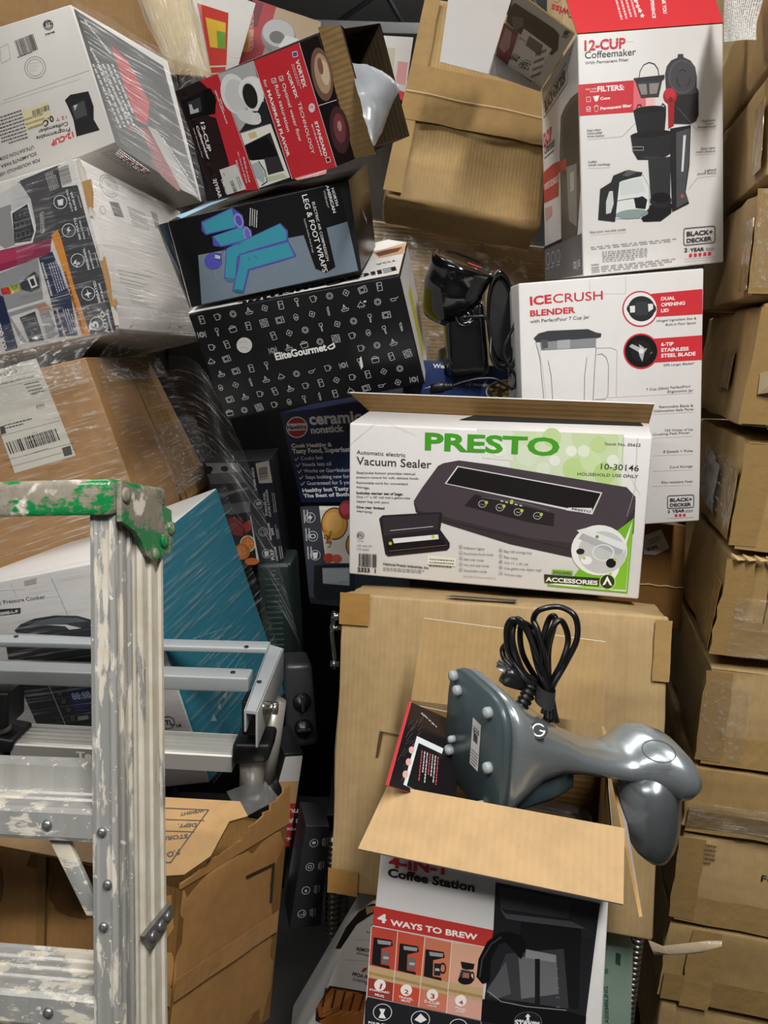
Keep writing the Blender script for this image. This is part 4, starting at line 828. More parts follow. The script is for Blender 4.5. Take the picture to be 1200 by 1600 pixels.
["R","#e9eaea",376.1,66.1,15.0,1.2,0.9,-12.3,0.12],
["E","#2b2628",344.9,65.2,5.7,0.5,0.3,-4.5],
["E","#17161a",387.9,51.4,6.8,0.6,0.5,-7.0],
["E","#f4f4f4",354.2,52.7,7.6,0.6,0.4,-6.2],
["E","#6a9a2a",366.2,88.7,2.3,0.2,0.2,-2.4],
["E","#b4cf3a",350.6,55.7,1.9,0.2,0.1,-2.1],
["E","#b4cf3a",393.1,57.2,1.9,0.2,0.2,-2.0],
["P","#2c3a1c",[[296.2,26.7],[375.2,27.9],[373.4,15.1],[297.7,14.0]]],
["T","#f4f6ee","ACCESSORIES",299.2,16.3,72.9,0.8,0.95,1],
["P","#7ab92c",[[307.6,35.3],[336.5,35.3],[336.5,29.4],[307.5,28.9]]],
["T","#25301a","INCLUDED",309.4,30.0,25.0,0.1,1,1],
["E","#2c3a1c",385.1,23.3,11.0,1.0,0.9,-11.7],
["R","#cfe39a",385.1,23.3,11.0,1.0,0.9,-11.7,0.1],
["P","#f4f6ee",[[378.6,17.3],[384.4,32.0],[392.3,17.7],[388.4,19.0],[384.9,25.4],[382.3,18.9]]],
["T","#6a6668","Indicator lights",178.1,56.4,30.4,0.3,1.0,0],
["R","#6a6668",173.5,58.6,2.9,0.2,0.1,-2.8,0.14],
["T","#6a6668","1",173.1,56.8,0.7,0.1,1.0,0],
["T","#6a6668","Dry/moist food mode",178.3,47.6,43.8,1.5,1.0,0],
["R","#6a6668",173.7,49.8,2.9,0.2,0.1,-2.8,0.14],
["T","#6a6668","2",172.7,48.0,1.9,0.2,1.0,0],
["T","#6a6668","Seal only mode",178.6,38.9,29.6,0.3,1.0,0],
["R","#6a6668",174.0,41.1,2.9,0.2,0.1,-2.8,0.14],
["T","#6a6668","3",173.0,39.2,1.9,0.2,1.0,0],
["T","#6a6668","Vac and seal mode",178.9,30.0,37.5,1.1,1.0,0],
["R","#6a6668",174.3,32.2,2.9,0.2,0.1,-2.8,0.14],
["T","#6a6668","4",173.3,30.4,1.9,0.2,1.0,0],
["T","#6a6668","Stop/pulse mode",179.2,21.2,34.3,0.9,1.0,0],
["R","#6a6668",174.5,23.4,2.9,0.3,0.1,-2.8,0.14],
["T","#6a6668","5",173.6,21.6,1.9,0.2,1.0,0],
["T","#6a6668","Bag roll storage bay",237.2,56.0,40.3,0.3,1.0,0],
["R","#6a6668",232.3,58.2,2.8,0.2,0.1,-2.8,0.14],
["T","#6a6668","6",231.2,56.4,2.4,0.2,1.0,0],
["T","#6a6668","Bag cutter",237.6,47.3,21.0,-1.2,1.0,0],
["R","#6a6668",232.7,49.5,2.8,0.2,0.1,-2.8,0.14],
["T","#6a6668","7",231.5,47.7,2.4,0.2,1.0,0],
["T","#6a6668","One 11\" x 20' roll",238.0,38.6,34.5,-0.0,1.0,0],
["R","#6a6668",233.0,40.7,2.8,0.2,0.1,-2.8,0.14],
["T","#6a6668","8",231.9,38.9,2.4,0.2,1.0,0],
["T","#6a6668","One gallon-size zipper bag*",238.4,29.8,54.8,1.8,1.0,0],
["R","#6a6668",233.4,31.9,2.8,0.2,0.1,-2.8,0.14],
["T","#6a6668","9",232.3,30.1,2.4,0.2,1.0,0],
["T","#6a6668","Vacuum tube",238.8,20.9,25.9,-0.7,1.0,0],
["R","#6a6668",233.8,23.1,2.8,0.3,0.1,-2.8,0.14],
["T","#6a6668","10",232.7,21.2,2.8,0.3,1.0,0],
["T","#8a8688","2020 National Presto Industries, Inc.",178.2,12.6,49.5,1.0,1.0,0],
["T","#3a3638","National Presto Industries, Inc.",55.5,20.8,71.1,-0.5,1,1],
["G","#8a8688",55.5,16.4,63.5,0.7,0.0,-3.1,2,3],
["R","#3a3638",19.5,64.9,5.7,0.4,-0.0,-5.7,0.14],
["T","#3a3638","ETL",15.5,62.8,7.9,0.2,1.4,1],
["T","#555555","Intertek",14.2,54.8,10.6,0.4,1,0],
["T","#6a6668","120 volts AC",14.2,47.2,24.2,0.6,1.0,0],
["T","#6a6668","110 watts",14.1,41.4,19.0,0.6,1.0,0],
["B","#2b282a",16.8,35.9,28.6,0.6,-0.1,-21.5,7],
["T","#1a1a1a","2323  1",14.5,6.5,29.2,0.3,1.1,1],
["L","#c9c7c6",0.4,[[3.1,203.9],[48.8,242.7],[102.9,222.6]]],
["L","#cfcdcc",0.4,[[391.0,233.0],[392.0,198.6],[419.3,153.5]]],
["L","#c6c4c4",0.4,[[409.1,231.9],[411.4,160.9],[403.7,120.9]]]],
'station_F':[
["P","#222226",[[133.3,249.9],[232.9,244.2],[227.7,113.5],[211.0,93.5],[127.0,89.7],[133.9,199.9]]],
["P","#3b3b40",[[136.9,246.5],[206.2,242.2],[205.0,223.4],[140.1,222.8]]],
["P","#2a2a2f",[[206.0,244.8],[231.9,242.7],[228.5,206.3],[208.4,208.0]]],
["P","#4d4d52",[[138.1,223.8],[145.2,218.3],[207.5,221.2],[222.0,215.8],[203.4,212.5],[145.5,212.9]]],
["P","#17171a",[[160.1,212.8],[217.4,215.0],[220.7,128.9],[160.6,116.5]]],
["P","#3a3b3f",[[147.5,175.1],[202.4,190.8],[211.2,127.0],[132.8,124.9]]],
["P","#6c6d70",[[159.9,173.3],[195.8,181.4],[200.7,141.4],[164.9,128.6]]],
["P","#8c8d90",[[166.6,183.6],[195.7,182.7],[195.7,174.6],[166.0,174.4]]],
["P","#55565a",[[130.0,130.0],[148.0,166.9],[154.8,132.1],[140.3,123.6]]],
["P","#1a1a1d",[[175.7,174.9],[180.5,175.8],[183.7,121.3],[178.9,120.3]]],
["P","#101013",[[126.7,120.9],[211.4,124.2],[228.3,122.2],[228.5,102.9],[126.7,95.4]]],
["L","#9a9a9d",0.8,[[132.5,130.5],[145.4,121.8],[170.2,121.3],[209.0,125.1]]],
["L","#8a8a8d",0.5,[[194.7,167.6],[198.5,168.3]]],
["L","#8a8a8d",0.5,[[195.8,157.4],[199.6,158.2]]],
["L","#8a8a8d",0.5,[[196.9,147.2],[200.8,148.0]]],
["L","#8a8a8d",0.5,[[198.1,137.0],[201.9,137.7]]],
["L","#8a8a8d",0.5,[[199.2,126.7],[203.0,127.5]]],
["E","#1d1d20",172.9,105.0,13.6,2.9,0.6,-11.1],
["R","#6a6a6e",172.9,105.0,13.6,2.9,0.6,-11.1,0.04],
["P","#f0f0f0",[[171.6,106.2],[171.3,110.3],[169.9,110.0],[172.4,113.9],[175.2,111.2],[173.8,110.8],[174.0,106.7]]],
["T","#e8e8e8","ADJUSTABLE",161.3,103.2,23.3,1.5,1,1],
["T","#f4f4f4","STAND",160.6,99.4,23.6,1.9,1.2,1],
["T","#d0323c","4-IN-1",26.4,249.5,56.6,0.5,1.0,1],
["T","#1f1f23","Coffee Station",25.7,239.0,87.6,-2.4,1.05,1],
["P","#c33a35",[[12.5,204.0],[133.5,198.5],[133.3,178.4],[12.4,181.5]]],
["T","#f8f2f0","4",16.4,187.3,9.4,-0.6,0.95,1],
["T","#f8f2f0","WAYS TO BREW",30.1,185.5,88.5,-0.7,0.95,1],
["L","#f0e4e0",1,[[11.9,181.4],[133.3,178.4]]],
["P","#c04a3c",[[10.8,180.6],[38.1,179.9],[36.4,127.5],[9.0,128.5]]],
["P","#c2a67a",[[9.3,136.5],[36.6,135.5],[36.2,121.1],[8.8,122.1]]],
["P","#a98a5e",[[9.1,129.3],[36.4,127.5],[36.3,124.3],[8.9,126.1]]],
["P","#9a3a32",[[8.8,122.1],[36.2,121.1],[35.5,100.1],[8.1,101.2]]],
["L","#ecdcd2",0.7,[[10.8,180.6],[8.1,101.2]]],
["P","#c8553f",[[38.1,179.9],[66.2,178.8],[63.8,126.6],[36.4,127.5]]],
["P","#c2a67a",[[36.6,135.5],[64.2,134.6],[63.5,120.2],[36.2,121.1]]],
["P","#a98a5e",[[36.4,128.3],[63.8,126.6],[63.7,123.4],[36.3,125.1]]],
["P","#c8503a",[[36.2,121.1],[63.5,120.2],[62.6,99.3],[35.5,100.1]]],
["L","#ecdcd2",0.7,[[38.1,179.9],[35.5,100.1]]],
["P","#cc7a5c",[[66.2,178.8],[93.5,177.7],[92.1,125.4],[63.8,126.6]]],
["P","#c2a67a",[[64.2,134.6],[92.3,133.4],[91.9,119.0],[63.5,120.2]]],
["P","#a98a5e",[[63.9,127.4],[92.1,125.4],[92.0,122.2],[63.7,124.2]]],
["P","#cf7a62",[[63.5,120.2],[91.9,119.0],[91.4,98.0],[62.6,99.3]]],
["L","#ecdcd2",0.7,[[66.2,178.8],[62.6,99.3]]],
["P","#d9a78c",[[93.5,177.7],[127.6,178.2],[126.9,125.1],[92.1,125.4]]],
["P","#c2a67a",[[92.3,133.4],[127.0,133.2],[126.8,118.6],[91.9,119.0]]],
["P","#a98a5e",[[92.1,126.2],[126.9,125.1],[126.9,121.9],[92.0,123.0]]],
["P","#d8a292",[[91.9,119.0],[126.8,118.6],[126.6,97.3],[91.4,98.0]]],
["L","#ecdcd2",0.7,[[93.5,177.7],[91.4,98.0]]],
["P","#0d0d10",[[119.7,144.8],[120.8,164.5],[128.5,185.3],[139.0,196.8],[148.6,199.9],[161.0,198.0],[166.3,189.5],[162.4,172.4],[146.8,188.6],[139.6,184.6],[133.1,166.8],[133.2,141.8],[125.8,138.1]]],
["L","#3e3e43",1.4,[[123.0,145.4],[124.5,165.2],[132.3,183.2],[141.7,192.6]]],
["P","#1b1b1e",[[13.5,169.2],[32.4,169.3],[33.7,163.3],[21.8,158.2],[21.8,140.0],[30.8,140.0],[31.4,136.7],[12.3,138.2]]],
["P","#9a9a9a",[[17.3,167.1],[32.0,167.5],[31.6,163.5],[18.0,162.6]]],
["P","#6c6c6e",[[22.9,155.0],[30.3,155.8],[29.6,142.1],[23.4,141.4]]],
["P","#b4b4b4",[[24.2,149.6],[29.9,150.1],[29.7,147.2],[24.2,146.7]]],
["P","#1b1b1e",[[40.8,167.4],[59.5,167.5],[60.7,161.5],[49.0,156.5],[49.1,138.4],[58.0,138.4],[58.6,135.1],[39.8,136.6]]],
["P","#9a9a9a",[[44.5,165.3],[59.0,165.7],[58.7,161.7],[45.2,160.9]]],
["P","#6c6c6e",[[50.2,153.4],[57.4,154.2],[56.9,140.5],[50.6,139.8]]],
["P","#b4b4b4",[[51.4,147.9],[57.1,148.4],[56.9,145.6],[51.5,145.1]]],
["P","#1b1b1e",[[67.5,165.9],[85.9,166.0],[87.2,160.1],[75.6,155.1],[75.8,137.0],[84.6,137.0],[85.2,133.8],[66.6,135.2]]],
["P","#9a9a9a",[[71.2,163.8],[85.5,164.2],[85.1,160.2],[71.9,159.4]]],
["P","#26262a",[[76.8,151.9],[83.9,152.7],[83.5,139.1],[77.3,138.5]]],
["P","#b4b4b4",[[78.0,146.5],[83.6,147.0],[83.5,144.2],[78.1,143.7]]],
["R","#1b1b1e",85.6,148.0,3.5,0.7,0.3,-6.2,0.3],
["P","#1b1b1e",[[103.4,159.0],[117.3,158.8],[116.3,152.5],[108.9,151.0],[105.0,151.7]]],
["P","#3a3a3e",[[104.4,150.2],[113.4,150.3],[115.8,138.4],[101.4,137.0]]],
["E","#17171a",109.4,139.4,7.5,1.5,0.2,-5.0],
["R","#1b1b1e",115.5,144.5,2.5,0.5,0.3,-5.6,0.35],
["P","#a86a55",[[106.5,147.2],[112.1,147.5],[112.8,142.0],[105.8,141.5]]],
["E","#f4ece8",21.8,116.4,6.1,1.2,0.2,-6.6],
["T","#b03a34","1",21.1,112.5,1.9,-0.5,0.95,1],
["T","#f0e4de","STANDARD",10.8,108.2,21.2,0.2,1,1],
["T","#f0e4de","MUG",16.8,103.6,9.6,-0.7,1,1],
["E","#f4ece8",49.4,116.1,6.0,1.2,0.2,-6.6],
["T","#b03a34","2",47.5,112.0,4.4,0.0,0.95,1],
["T","#f0e4de","TRAVEL",41.6,106.0,15.2,-0.4,1,1],
["T","#f0e4de","MUG",44.6,102.5,9.4,0.2,1,1],
["E","#f4ece8",76.4,116.1,5.9,1.2,0.3,-6.5],
["T","#b03a34","3",74.5,112.0,4.4,0.0,0.95,1],
["T","#f0e4de","5-CUP",68.3,105.9,16.0,-0.2,1,1],
["T","#f0e4de","CARAFE",71.8,102.6,9.3,0.2,1,1],
["E","#f4ece8",105.4,115.4,5.8,1.2,0.3,-6.5],
["T","#b03a34","4",103.6,111.4,4.3,0.0,0.95,1],
["T","#f0e4de","POUR",100.3,105.8,10.3,-1.3,1,1],
["T","#f0e4de","OVER",100.9,102.0,9.2,0.2,1,1],
["P","#222227",[[7.0,93.7],[8.9,100.5],[126.6,96.8],[126.7,69.6],[6.7,55.4]]],
["R","#f0f0f0",25.4,85.8,10.0,2.1,0.3,-9.9,0.07],
["R","#f0f0f0",65.2,85.9,9.8,2.0,0.4,-9.8,0.07],
["R","#f0f0f0",104.3,84.9,9.6,2.0,0.4,-9.7,0.07],
["P","#f0f0f0",[[21.8,89.4],[28.4,90.2],[26.5,84.6],[29.3,79.3],[21.3,78.5],[23.8,84.9]]],
["P","#f0f0f0",[[59.0,84.1],[65.2,92.6],[71.9,86.8],[65.6,82.0]]],
["T","#f0f0f0","POUR OVER",10.9,69.9,25.6,0.7,1,1]],
'elite_F':[
["E","#dcdad6",76.7,126.2,13.1,-2.6,-4.3,-13.1],
["L","#8a8886",0.5,[[69.2,131.5],[78.4,133.8],[83.3,129.5]]],
["L","#8a8886",0.5,[[68.5,123.2],[76.3,123.8],[81.4,117.3]]],
["T","#f6f6f4","EliteGourmet",122.3,90.6,90.7,0.0,1.35,1],
["P","#f6f6f4",[[213.4,94.8],[218.3,98.0],[227.3,101.2],[228.3,93.9],[223.4,90.7],[218.0,90.5]]],
["P","#101013",[[216.4,95.4],[225.3,98.2],[225.6,94.5],[219.7,92.3]]],
["P","#e8e6e2",[[263.4,66.1],[267.1,69.6],[265.9,50.8],[261.1,46.2]]],
["P","#e8e6e2",[[292.7,159.6],[297.0,159.5],[296.0,156.6],[292.5,156.9]]]],
'elite_T':[
["P","#f0eeea",[[-2.0,7.5],[356.9,9.3],[358.4,225.3],[320.1,280.6],[1.1,232.7]]],
["T","#1a1a1c","EliteGourmet",348.0,59.7,-264.7,-41.2,1.0,1],
["P","#d8b090",[[297.9,195.9],[357.1,226.4],[359.5,139.0],[313.4,141.0]]],
["P","#7c4a34",[[303.1,186.6],[322.0,194.6],[352.3,193.5],[345.5,163.7],[312.2,155.4]]],
["T","#1a1a1c","TOA",347.0,107.4,-36.5,-4.7,1.2,1]],
'legwrap_F':[
["P","#131316",[[10.3,136.0],[293.6,134.5],[296.1,1.7],[2.7,2.7]]],
["P","#7b8a99",[[41.3,78.9],[219.6,72.9],[224.4,20.3],[239.5,10.4],[256.6,15.5],[257.2,75.7],[292.2,78.2],[293.5,2.3],[19.6,2.1]]],
["P","#232327",[[293.6,134.5],[308.5,134.7],[295.9,1.0],[291.3,2.7]]],
["P","#5a50b4",[[64.0,126.7],[119.9,136.1],[132.8,121.7],[129.1,104.6],[113.7,106.1],[64.1,105.7],[60.1,113.8]]],
["P","#3f9bb0",[[64.8,124.4],[118.4,135.1],[117.1,116.1],[116.1,107.4],[65.9,107.5]]],
["P","#5a50b4",[[74.0,101.7],[129.9,107.0],[139.7,97.0],[133.3,80.8],[83.7,83.1],[71.0,87.6]]],
["P","#3f9bb0",[[75.9,101.3],[126.5,105.2],[125.5,85.4],[83.4,84.7]]],
["E","#8a92cc",124.0,115.4,7.7,0.8,0.7,-10.9],
["E","#5a50b4",124.0,115.4,4.6,0.5,0.5,-8.2],
["E","#8a92cc",131.3,93.3,6.6,0.2,-0.4,-11.2],
["E","#6a68bc",131.3,93.3,3.9,0.1,-0.3,-8.4],
["P","#5a50b4",[[90.6,79.8],[188.1,98.2],[196.6,84.9],[192.6,67.6],[126.1,65.0],[104.3,60.2],[89.2,25.2],[71.0,34.8]]],
["P","#3f9bb0",[[91.4,78.5],[187.0,97.0],[193.9,83.7],[190.3,71.8],[123.1,68.2],[103.3,63.4],[89.5,31.0],[73.2,36.2]]],
["P","#5a50b4",[[108.5,66.8],[193.1,69.4],[199.5,44.1],[172.8,41.5],[117.4,38.6],[95.9,4.4],[77.7,12.0],[101.9,53.2]]],
["P","#3f9bb0",[[109.8,64.7],[191.5,67.9],[196.0,45.6],[171.7,44.3],[115.0,41.0],[95.2,8.5],[81.4,14.4],[104.2,52.7]]],
["E","#55789a",80.9,30.0,8.6,-3.4,-1.7,-3.1],
["E","#3a6c86",88.2,9.9,8.7,-3.4,-1.7,-3.1],
["L","#1a1a3a",0.6,[[121.9,58.4],[123.1,53.3]]],
["L","#1a1a3a",0.6,[[132.9,58.7],[135.3,53.7]]],
["L","#1a1a3a",0.6,[[111.3,81.0],[116.0,80.8]]],
["E","#5a58b8",63.0,65.0,14.5,-3.0,-4.5,-12.7],
["P","#4a4a90",[[70.0,76.7],[80.1,72.7],[75.6,62.4],[66.3,66.2]]],
["P","#c8ccd8",[[69.2,74.2],[77.2,70.3],[74.7,65.6],[67.2,68.7]]],
["L","#5a58b8",0.6,[[80.1,72.7],[89.1,81.3]]],
["T","#f2f2f2","NORTH",280.1,130.0,0.9,-26.3,0.95,1],
["T","#f2f2f2","AMERICAN",272.7,135.7,1.4,-41.0,0.95,1],
["T","#c8c8c8","Wellness+",266.9,129.5,0.5,-26.0,1,0],
["T","#e6e6e6","ELECTRIC AIR COMPRESSION",245.6,116.9,-0.4,-89.7,1.1,0],
["P","#131316",[[219.6,72.9],[258.1,79.1],[256.6,15.5],[239.3,9.7],[224.2,19.6]]],
["T","#f4f4f4","LEG & FOOT WRAPS",232.9,129.9,1.6,-118.5,1.15,0],
["T","#e6e6e6","ELECTRIC AIR COMPRESSION",245.6,116.9,-0.4,-89.7,1.1,0],
["T","#d0d0d0","Soothes Ankles, Foot & Legs",226.4,96.4,-0.1,-52.4,1,0],
["G","#d8d8d8",158.1,123.4,-9.1,-24.8,-9.2,5.5,4,2],
["T","#b8c0cc","Power Unit",59.2,50.6,1.3,-16.4,1,0]],
'legwrap_T':[
["P","#8ab4cc",[[-6.2,56.1],[23.8,165.8],[57.5,172.5],[38.5,106.0],[27.1,-7.8]]],
["P","#c88a88",[[156.9,260.3],[208.2,329.1],[228.3,200.1],[183.7,174.6]]],
["G","#e8e0e0",169.6,221.3,41.6,64.0,12.8,-44.5,2,4],
["T","#9a9aa0","LEG & FOOT",46.1,95.6,59.8,60.9,0.8,1]],
'legwrap_R':[
["T","#c8c4be","WRAPS",97.1,74.5,30.8,-22.4,1.2,1]],
'legwrap_side':[
["T","#b0b0b4","From work & travel use try a full",239.4,51.7,260.9,11.8,1,0],
["T","#b0b0b4","for use at any time",70.1,-11.6,218.6,31.5,1,0]],
'redbox_F':[
["P","#2a1b1c",[[3.3,160.7],[54.8,161.9],[94.5,-2.9],[3.8,1.9]]],
["P","#d0323c",[[54.8,161.9],[93.3,161.1],[96.5,-3.3],[37.4,-0.7]]],
["P","#2a1b1c",[[3.3,160.7],[56.5,160.8],[74.9,135.6],[63.4,114.8],[11.4,118.6],[8.1,137.8]]],
["P","#2a1b1c",[[8.1,137.8],[67.2,104.8],[53.9,33.2],[15.6,2.1],[1.4,1.7]]],
["E","#1c1213",16.8,102.9,-2.3,-2.8,-2.7,1.0],
["E","#3c2a2a",18.1,95.3,0.9,-3.2,-3.0,-0.4],
["E","#1c1213",18.7,124.9,1.3,-3.0,-2.9,-0.5],
["E","#3c2a2a",18.7,116.0,-2.0,-2.9,-2.7,0.9],
["E","#1c1213",18.3,137.0,2.8,-2.5,-2.4,-1.2],
["E","#3c2a2a",19.8,34.2,-1.6,-3.3,-2.9,0.6],
["E","#1c1213",17.1,40.5,-1.7,-3.2,-2.9,0.7],
["E","#3c2a2a",18.0,148.4,3.7,-1.9,-1.8,-1.5],
["E","#1c1213",18.6,136.4,2.3,-2.8,-2.6,-0.9],
["E","#3c2a2a",17.3,146.4,0.6,-3.1,-3.0,-0.2],
["E","#1c1213",17.4,94.8,-3.4,-2.3,-2.1,1.4],
["E","#3c2a2a",18.4,86.6,0.0,-3.3,-3.0,-0.0],
["E","#1c1213",18.9,38.5,3.2,-2.4,-2.3,-1.5],
["E","#3c2a2a",20.2,44.9,-1.6,-3.2,-2.9,0.6],
["E","#1c1213",18.1,28.6,-2.6,-3.0,-2.6,1.1],
["E","#3c2a2a",18.2,96.1,-4.5,-1.1,-1.1,1.9],
["E","#1c1213",20.0,70.0,-2.2,-2.9,-2.7,0.9],
["E","#3c2a2a",17.8,147.2,-4.6,-0.3,-0.4,2.0],
["E","#1c1213",16.8,107.2,2.1,-2.9,-2.7,-0.9],
["E","#3c2a2a",19.9,137.4,-4.5,0.8,0.7,1.9],
["E","#1c1213",18.9,37.0,-4.5,-1.4,-1.2,1.9],
["E","#3c2a2a",17.6,136.2,-1.9,-2.8,-2.7,0.9],
["E","#1c1213",16.8,114.1,-4.5,0.9,0.9,1.9],
["E","#3c2a2a",18.4,92.8,1.0,-3.2,-3.0,-0.4],
["E","#1c1213",17.9,121.5,-4.6,-0.5,-0.5,2.0],
["E","#3c2a2a",18.1,51.2,4.5,-1.2,-1.2,-2.0],
["E","#1c1213",17.8,44.2,-2.8,-2.8,-2.5,1.1],
["E","#3c2a2a",18.8,149.6,0.0,-3.1,-3.0,0.0],
["E","#1c1213",18.1,86.3,0.6,-3.2,-3.0,-0.3],
["E","#3c2a2a",20.1,67.3,3.7,-2.1,-2.0,-1.6],
["E","#1c1213",16.8,120.4,-4.2,-1.4,-1.4,1.8],
["E","#3c2a2a",17.5,66.4,-0.4,-3.3,-3.1,0.1],
["E","#1c1213",19.1,59.6,3.1,-2.5,-2.4,-1.4],
["E","#3c2a2a",19.6,20.9,3.5,-2.2,-2.2,-1.6],
["E","#1c1213",19.5,23.4,-4.7,-1.1,-0.9,2.0],
["E","#3c2a2a",17.5,83.3,-4.8,0.2,0.3,2.1],
["E","#1c1213",17.9,73.6,1.9,-3.0,-2.8,-0.8],
["E","#3c2a2a",18.3,23.2,-2.2,-3.1,-2.8,0.9],
["E","#1c1213",19.6,61.6,-3.2,-2.5,-2.3,1.4],
["E","#3c2a2a",18.6,129.5,-1.4,-3.0,-2.8,0.6],
["E","#1c1213",19.1,73.2,2.1,-2.9,-2.7,-1.0],
["E","#3c2a2a",17.0,137.2,1.7,-2.9,-2.8,-0.7],
["E","#1c1213",18.6,152.4,1.4,-3.0,-2.8,-0.5],
["E","#3c2a2a",16.9,137.4,1.5,-3.0,-2.8,-0.6],
["E","#1c1213",17.6,129.9,-1.2,-3.0,-2.9,0.5],
["E","#3c2a2a",19.7,70.1,-4.6,0.9,0.9,2.0],
["P","#d0323c",[[87.8,161.1],[99.5,160.8],[98.4,-3.7],[69.0,-0.8],[56.8,39.0],[62.9,111.9]]],
["P","#121214",[[10.4,146.2],[53.6,147.0],[71.0,146.8],[74.5,129.8],[64.0,117.6],[8.1,121.0]]],
["P","#3a3a3e",[[19.0,141.0],[46.3,141.5],[41.2,123.3],[19.1,124.3]]],
["P","#c9c6c0",[[20.8,137.6],[25.9,136.9],[26.0,128.7],[36.2,129.1],[34.6,123.5],[17.1,124.8]]],
["P","#0a0a0c",[[54.3,148.3],[69.5,148.1],[73.4,130.1],[64.2,114.6],[47.0,117.4]]],
["P","#b9bcbc",[[94.4,160.7],[159.8,159.7],[155.6,77.1],[96.2,79.0]]],
["P","#2a2a2c",[[107.6,85.8],[150.2,110.4],[159.9,105.0],[156.6,77.4],[94.7,79.3]]],
["E","#f0f0ee",109.5,129.5,24.1,-1.7,-2.2,-26.3],
["E","#dcdcda",112.0,126.0,19.5,-1.3,-1.9,-22.1],
["P","#f2f2f0",[[124.3,138.6],[137.0,143.7],[155.6,140.1],[164.7,129.3],[158.6,111.1],[140.6,98.3],[125.8,102.1],[121.3,123.6]]],
["E","#f6f6f4",141.4,126.9,18.1,-10.5,-14.8,-12.9],
["E","#2a2422",136.0,119.7,12.7,-0.8,-1.2,-17.0],
["R","#e8e8e6",136.0,119.7,14.6,-1.0,-1.4,-18.7,0.12],
["E","#e6e6e4",122.1,94.2,18.6,-10.6,-7.4,-6.5],
["R","#f0f0ee",134.8,90.1,7.4,-1.8,-3.2,-6.9,0.3],
["P","#f4f2ec",[[97.4,77.8],[156.4,76.9],[160.4,0.4],[98.3,-2.1]]],
["P","#2c2828",[[98.0,60.9],[150.9,66.4],[151.9,45.2],[153.8,11.1],[135.4,12.1],[128.8,35.3],[96.6,39.5]]],
["P","#141416",[[98.0,60.9],[143.0,62.3],[152.1,36.1],[147.8,31.0],[100.3,38.0]]],
["P","#3a3638",[[125.0,36.1],[152.7,32.9],[151.9,11.6],[122.6,11.8]]],
["P","#b8c4c8",[[97.9,32.9],[115.4,33.7],[116.8,13.0],[109.6,1.9],[97.8,14.0]]],
["L","#17171a",1.6,[[113.5,34.1],[119.3,18.8],[116.8,3.5],[104.7,0.4]]],
["P","#e8c888",[[110.8,74.5],[125.3,74.0],[126.0,66.4],[111.5,66.8]]],
["P","#cbd6b4",[[117.4,9.7],[150.7,8.7],[155.8,1.4],[118.8,3.1]]],
["P","#d0323c",[[160.5,159.5],[242.9,159.2],[245.4,-3.2],[163.2,-2.7]]],
["L","#f0e6e4",0.8,[[93.3,161.1],[96.5,-3.3]]],
["L","#f0e6e4",0.8,[[160.5,159.5],[163.2,-2.7]]],
["L","#f0e6e4",0.8,[[242.9,159.2],[245.4,-3.2]]],
["P","#1a1213",[[244.0,159.4],[275.4,159.0],[278.3,-0.3],[246.3,-2.8]]],
["E","#7a5a4c",264.1,113.7,16.3,-2.2,-4.4,-32.3],
["E","#b99a7a",265.5,114.6,12.2,-1.6,-3.3,-24.4],
["E","#d8c4a4",269.3,115.0,6.8,-0.9,-2.0,-15.3],
["E","#8a5c54",265.5,124.0,4.1,-0.6,-1.4,-10.1],
["E","#4a2c30",267.3,41.2,15.6,-2.0,-5.3,-30.1],
["E","#7a3f42",268.3,43.8,9.7,-1.3,-3.3,-19.0],
["E","#b08a88",269.2,46.4,3.5,-0.5,-1.2,-6.7],
["L","#e8e0dc",0.8,[[244.4,79.2],[275.6,78.7]]],
["T","#fbf6f4","VORTEX",228.8,141.2,0.0,-35.0,1.2,1],
["L","#f6eeee",0.8,[[227.8,151.6],[235.7,150.7],[235.2,145.0],[227.2,145.7],[227.8,151.6]]],
["P","#4a5aa8",[[228.9,150.5],[234.6,150.0],[234.4,145.8],[228.6,146.3]]],
["G","#f0c8c8",224.7,137.8,0.9,-32.9,-2.7,0.7,2,2],
["T","#fbf6f4","VORTEX",208.9,132.6,2.7,-35.8,0.95,1],
["T","#fbf6f4","TECHNOLOGY",212.5,91.6,-2.0,-69.5,0.95,0],
["L","#f6eeee",0.8,[[194.5,129.7],[201.3,129.2],[201.2,123.7],[194.4,124.2],[194.5,129.7]]],
["L","#f6eeee",0.8,[[195.2,127.8],[197.2,125.1],[201.9,128.8]]],
["L","#f6eeee",0.8,[[181.1,130.5],[188.7,129.8],[188.3,124.4],[180.7,125.0],[181.1,130.5]]],
["L","#f6eeee",0.8,[[182.3,128.5],[184.2,125.8],[189.0,129.5]]],
["T","#fbf6f4","Optimal water flow",196.3,120.3,-0.8,-77.0,1.05,0],
["T","#fbf6f4","Rich saturation",183.2,121.6,-2.7,-61.7,1.05,0],
["T","#fbf6f4","for",167.1,132.8,-0.2,-10.3,1.1,0],
["T","#fbf6f4","MAXIMUM FLAVOR",168.0,118.6,-0.9,-90.5,0.9,1],
["T","#fbf6f4","STANDARD",230.7,61.5,-0.2,-47.9,1.0,1],
["G","#f0c8c8",226.6,59.7,1.2,-46.3,-2.3,-0.0,1,2],
["L","#f6eeee",0.9,[[231.8,11.8],[238.7,11.7],[238.4,5.8],[231.3,5.4],[231.8,11.8]]],
["P","#3a1a1c",[[232.8,10.4],[237.0,10.3],[237.2,6.7],[232.9,6.5]]],
["E","#f0d8d8",233.2,79.3,5.2,-1.3,-2.2,-5.6],
["T","#d0323c","VS",230.4,79.1,5.0,-0.7,1.3,1],
["T","#f6eeee","12-CUP",30.9,109.8,-5.6,-41.4,0.95,1],
["T","#f6eeee","Coffeemaker",20.0,107.2,-0.3,-49.7,0.85,1],
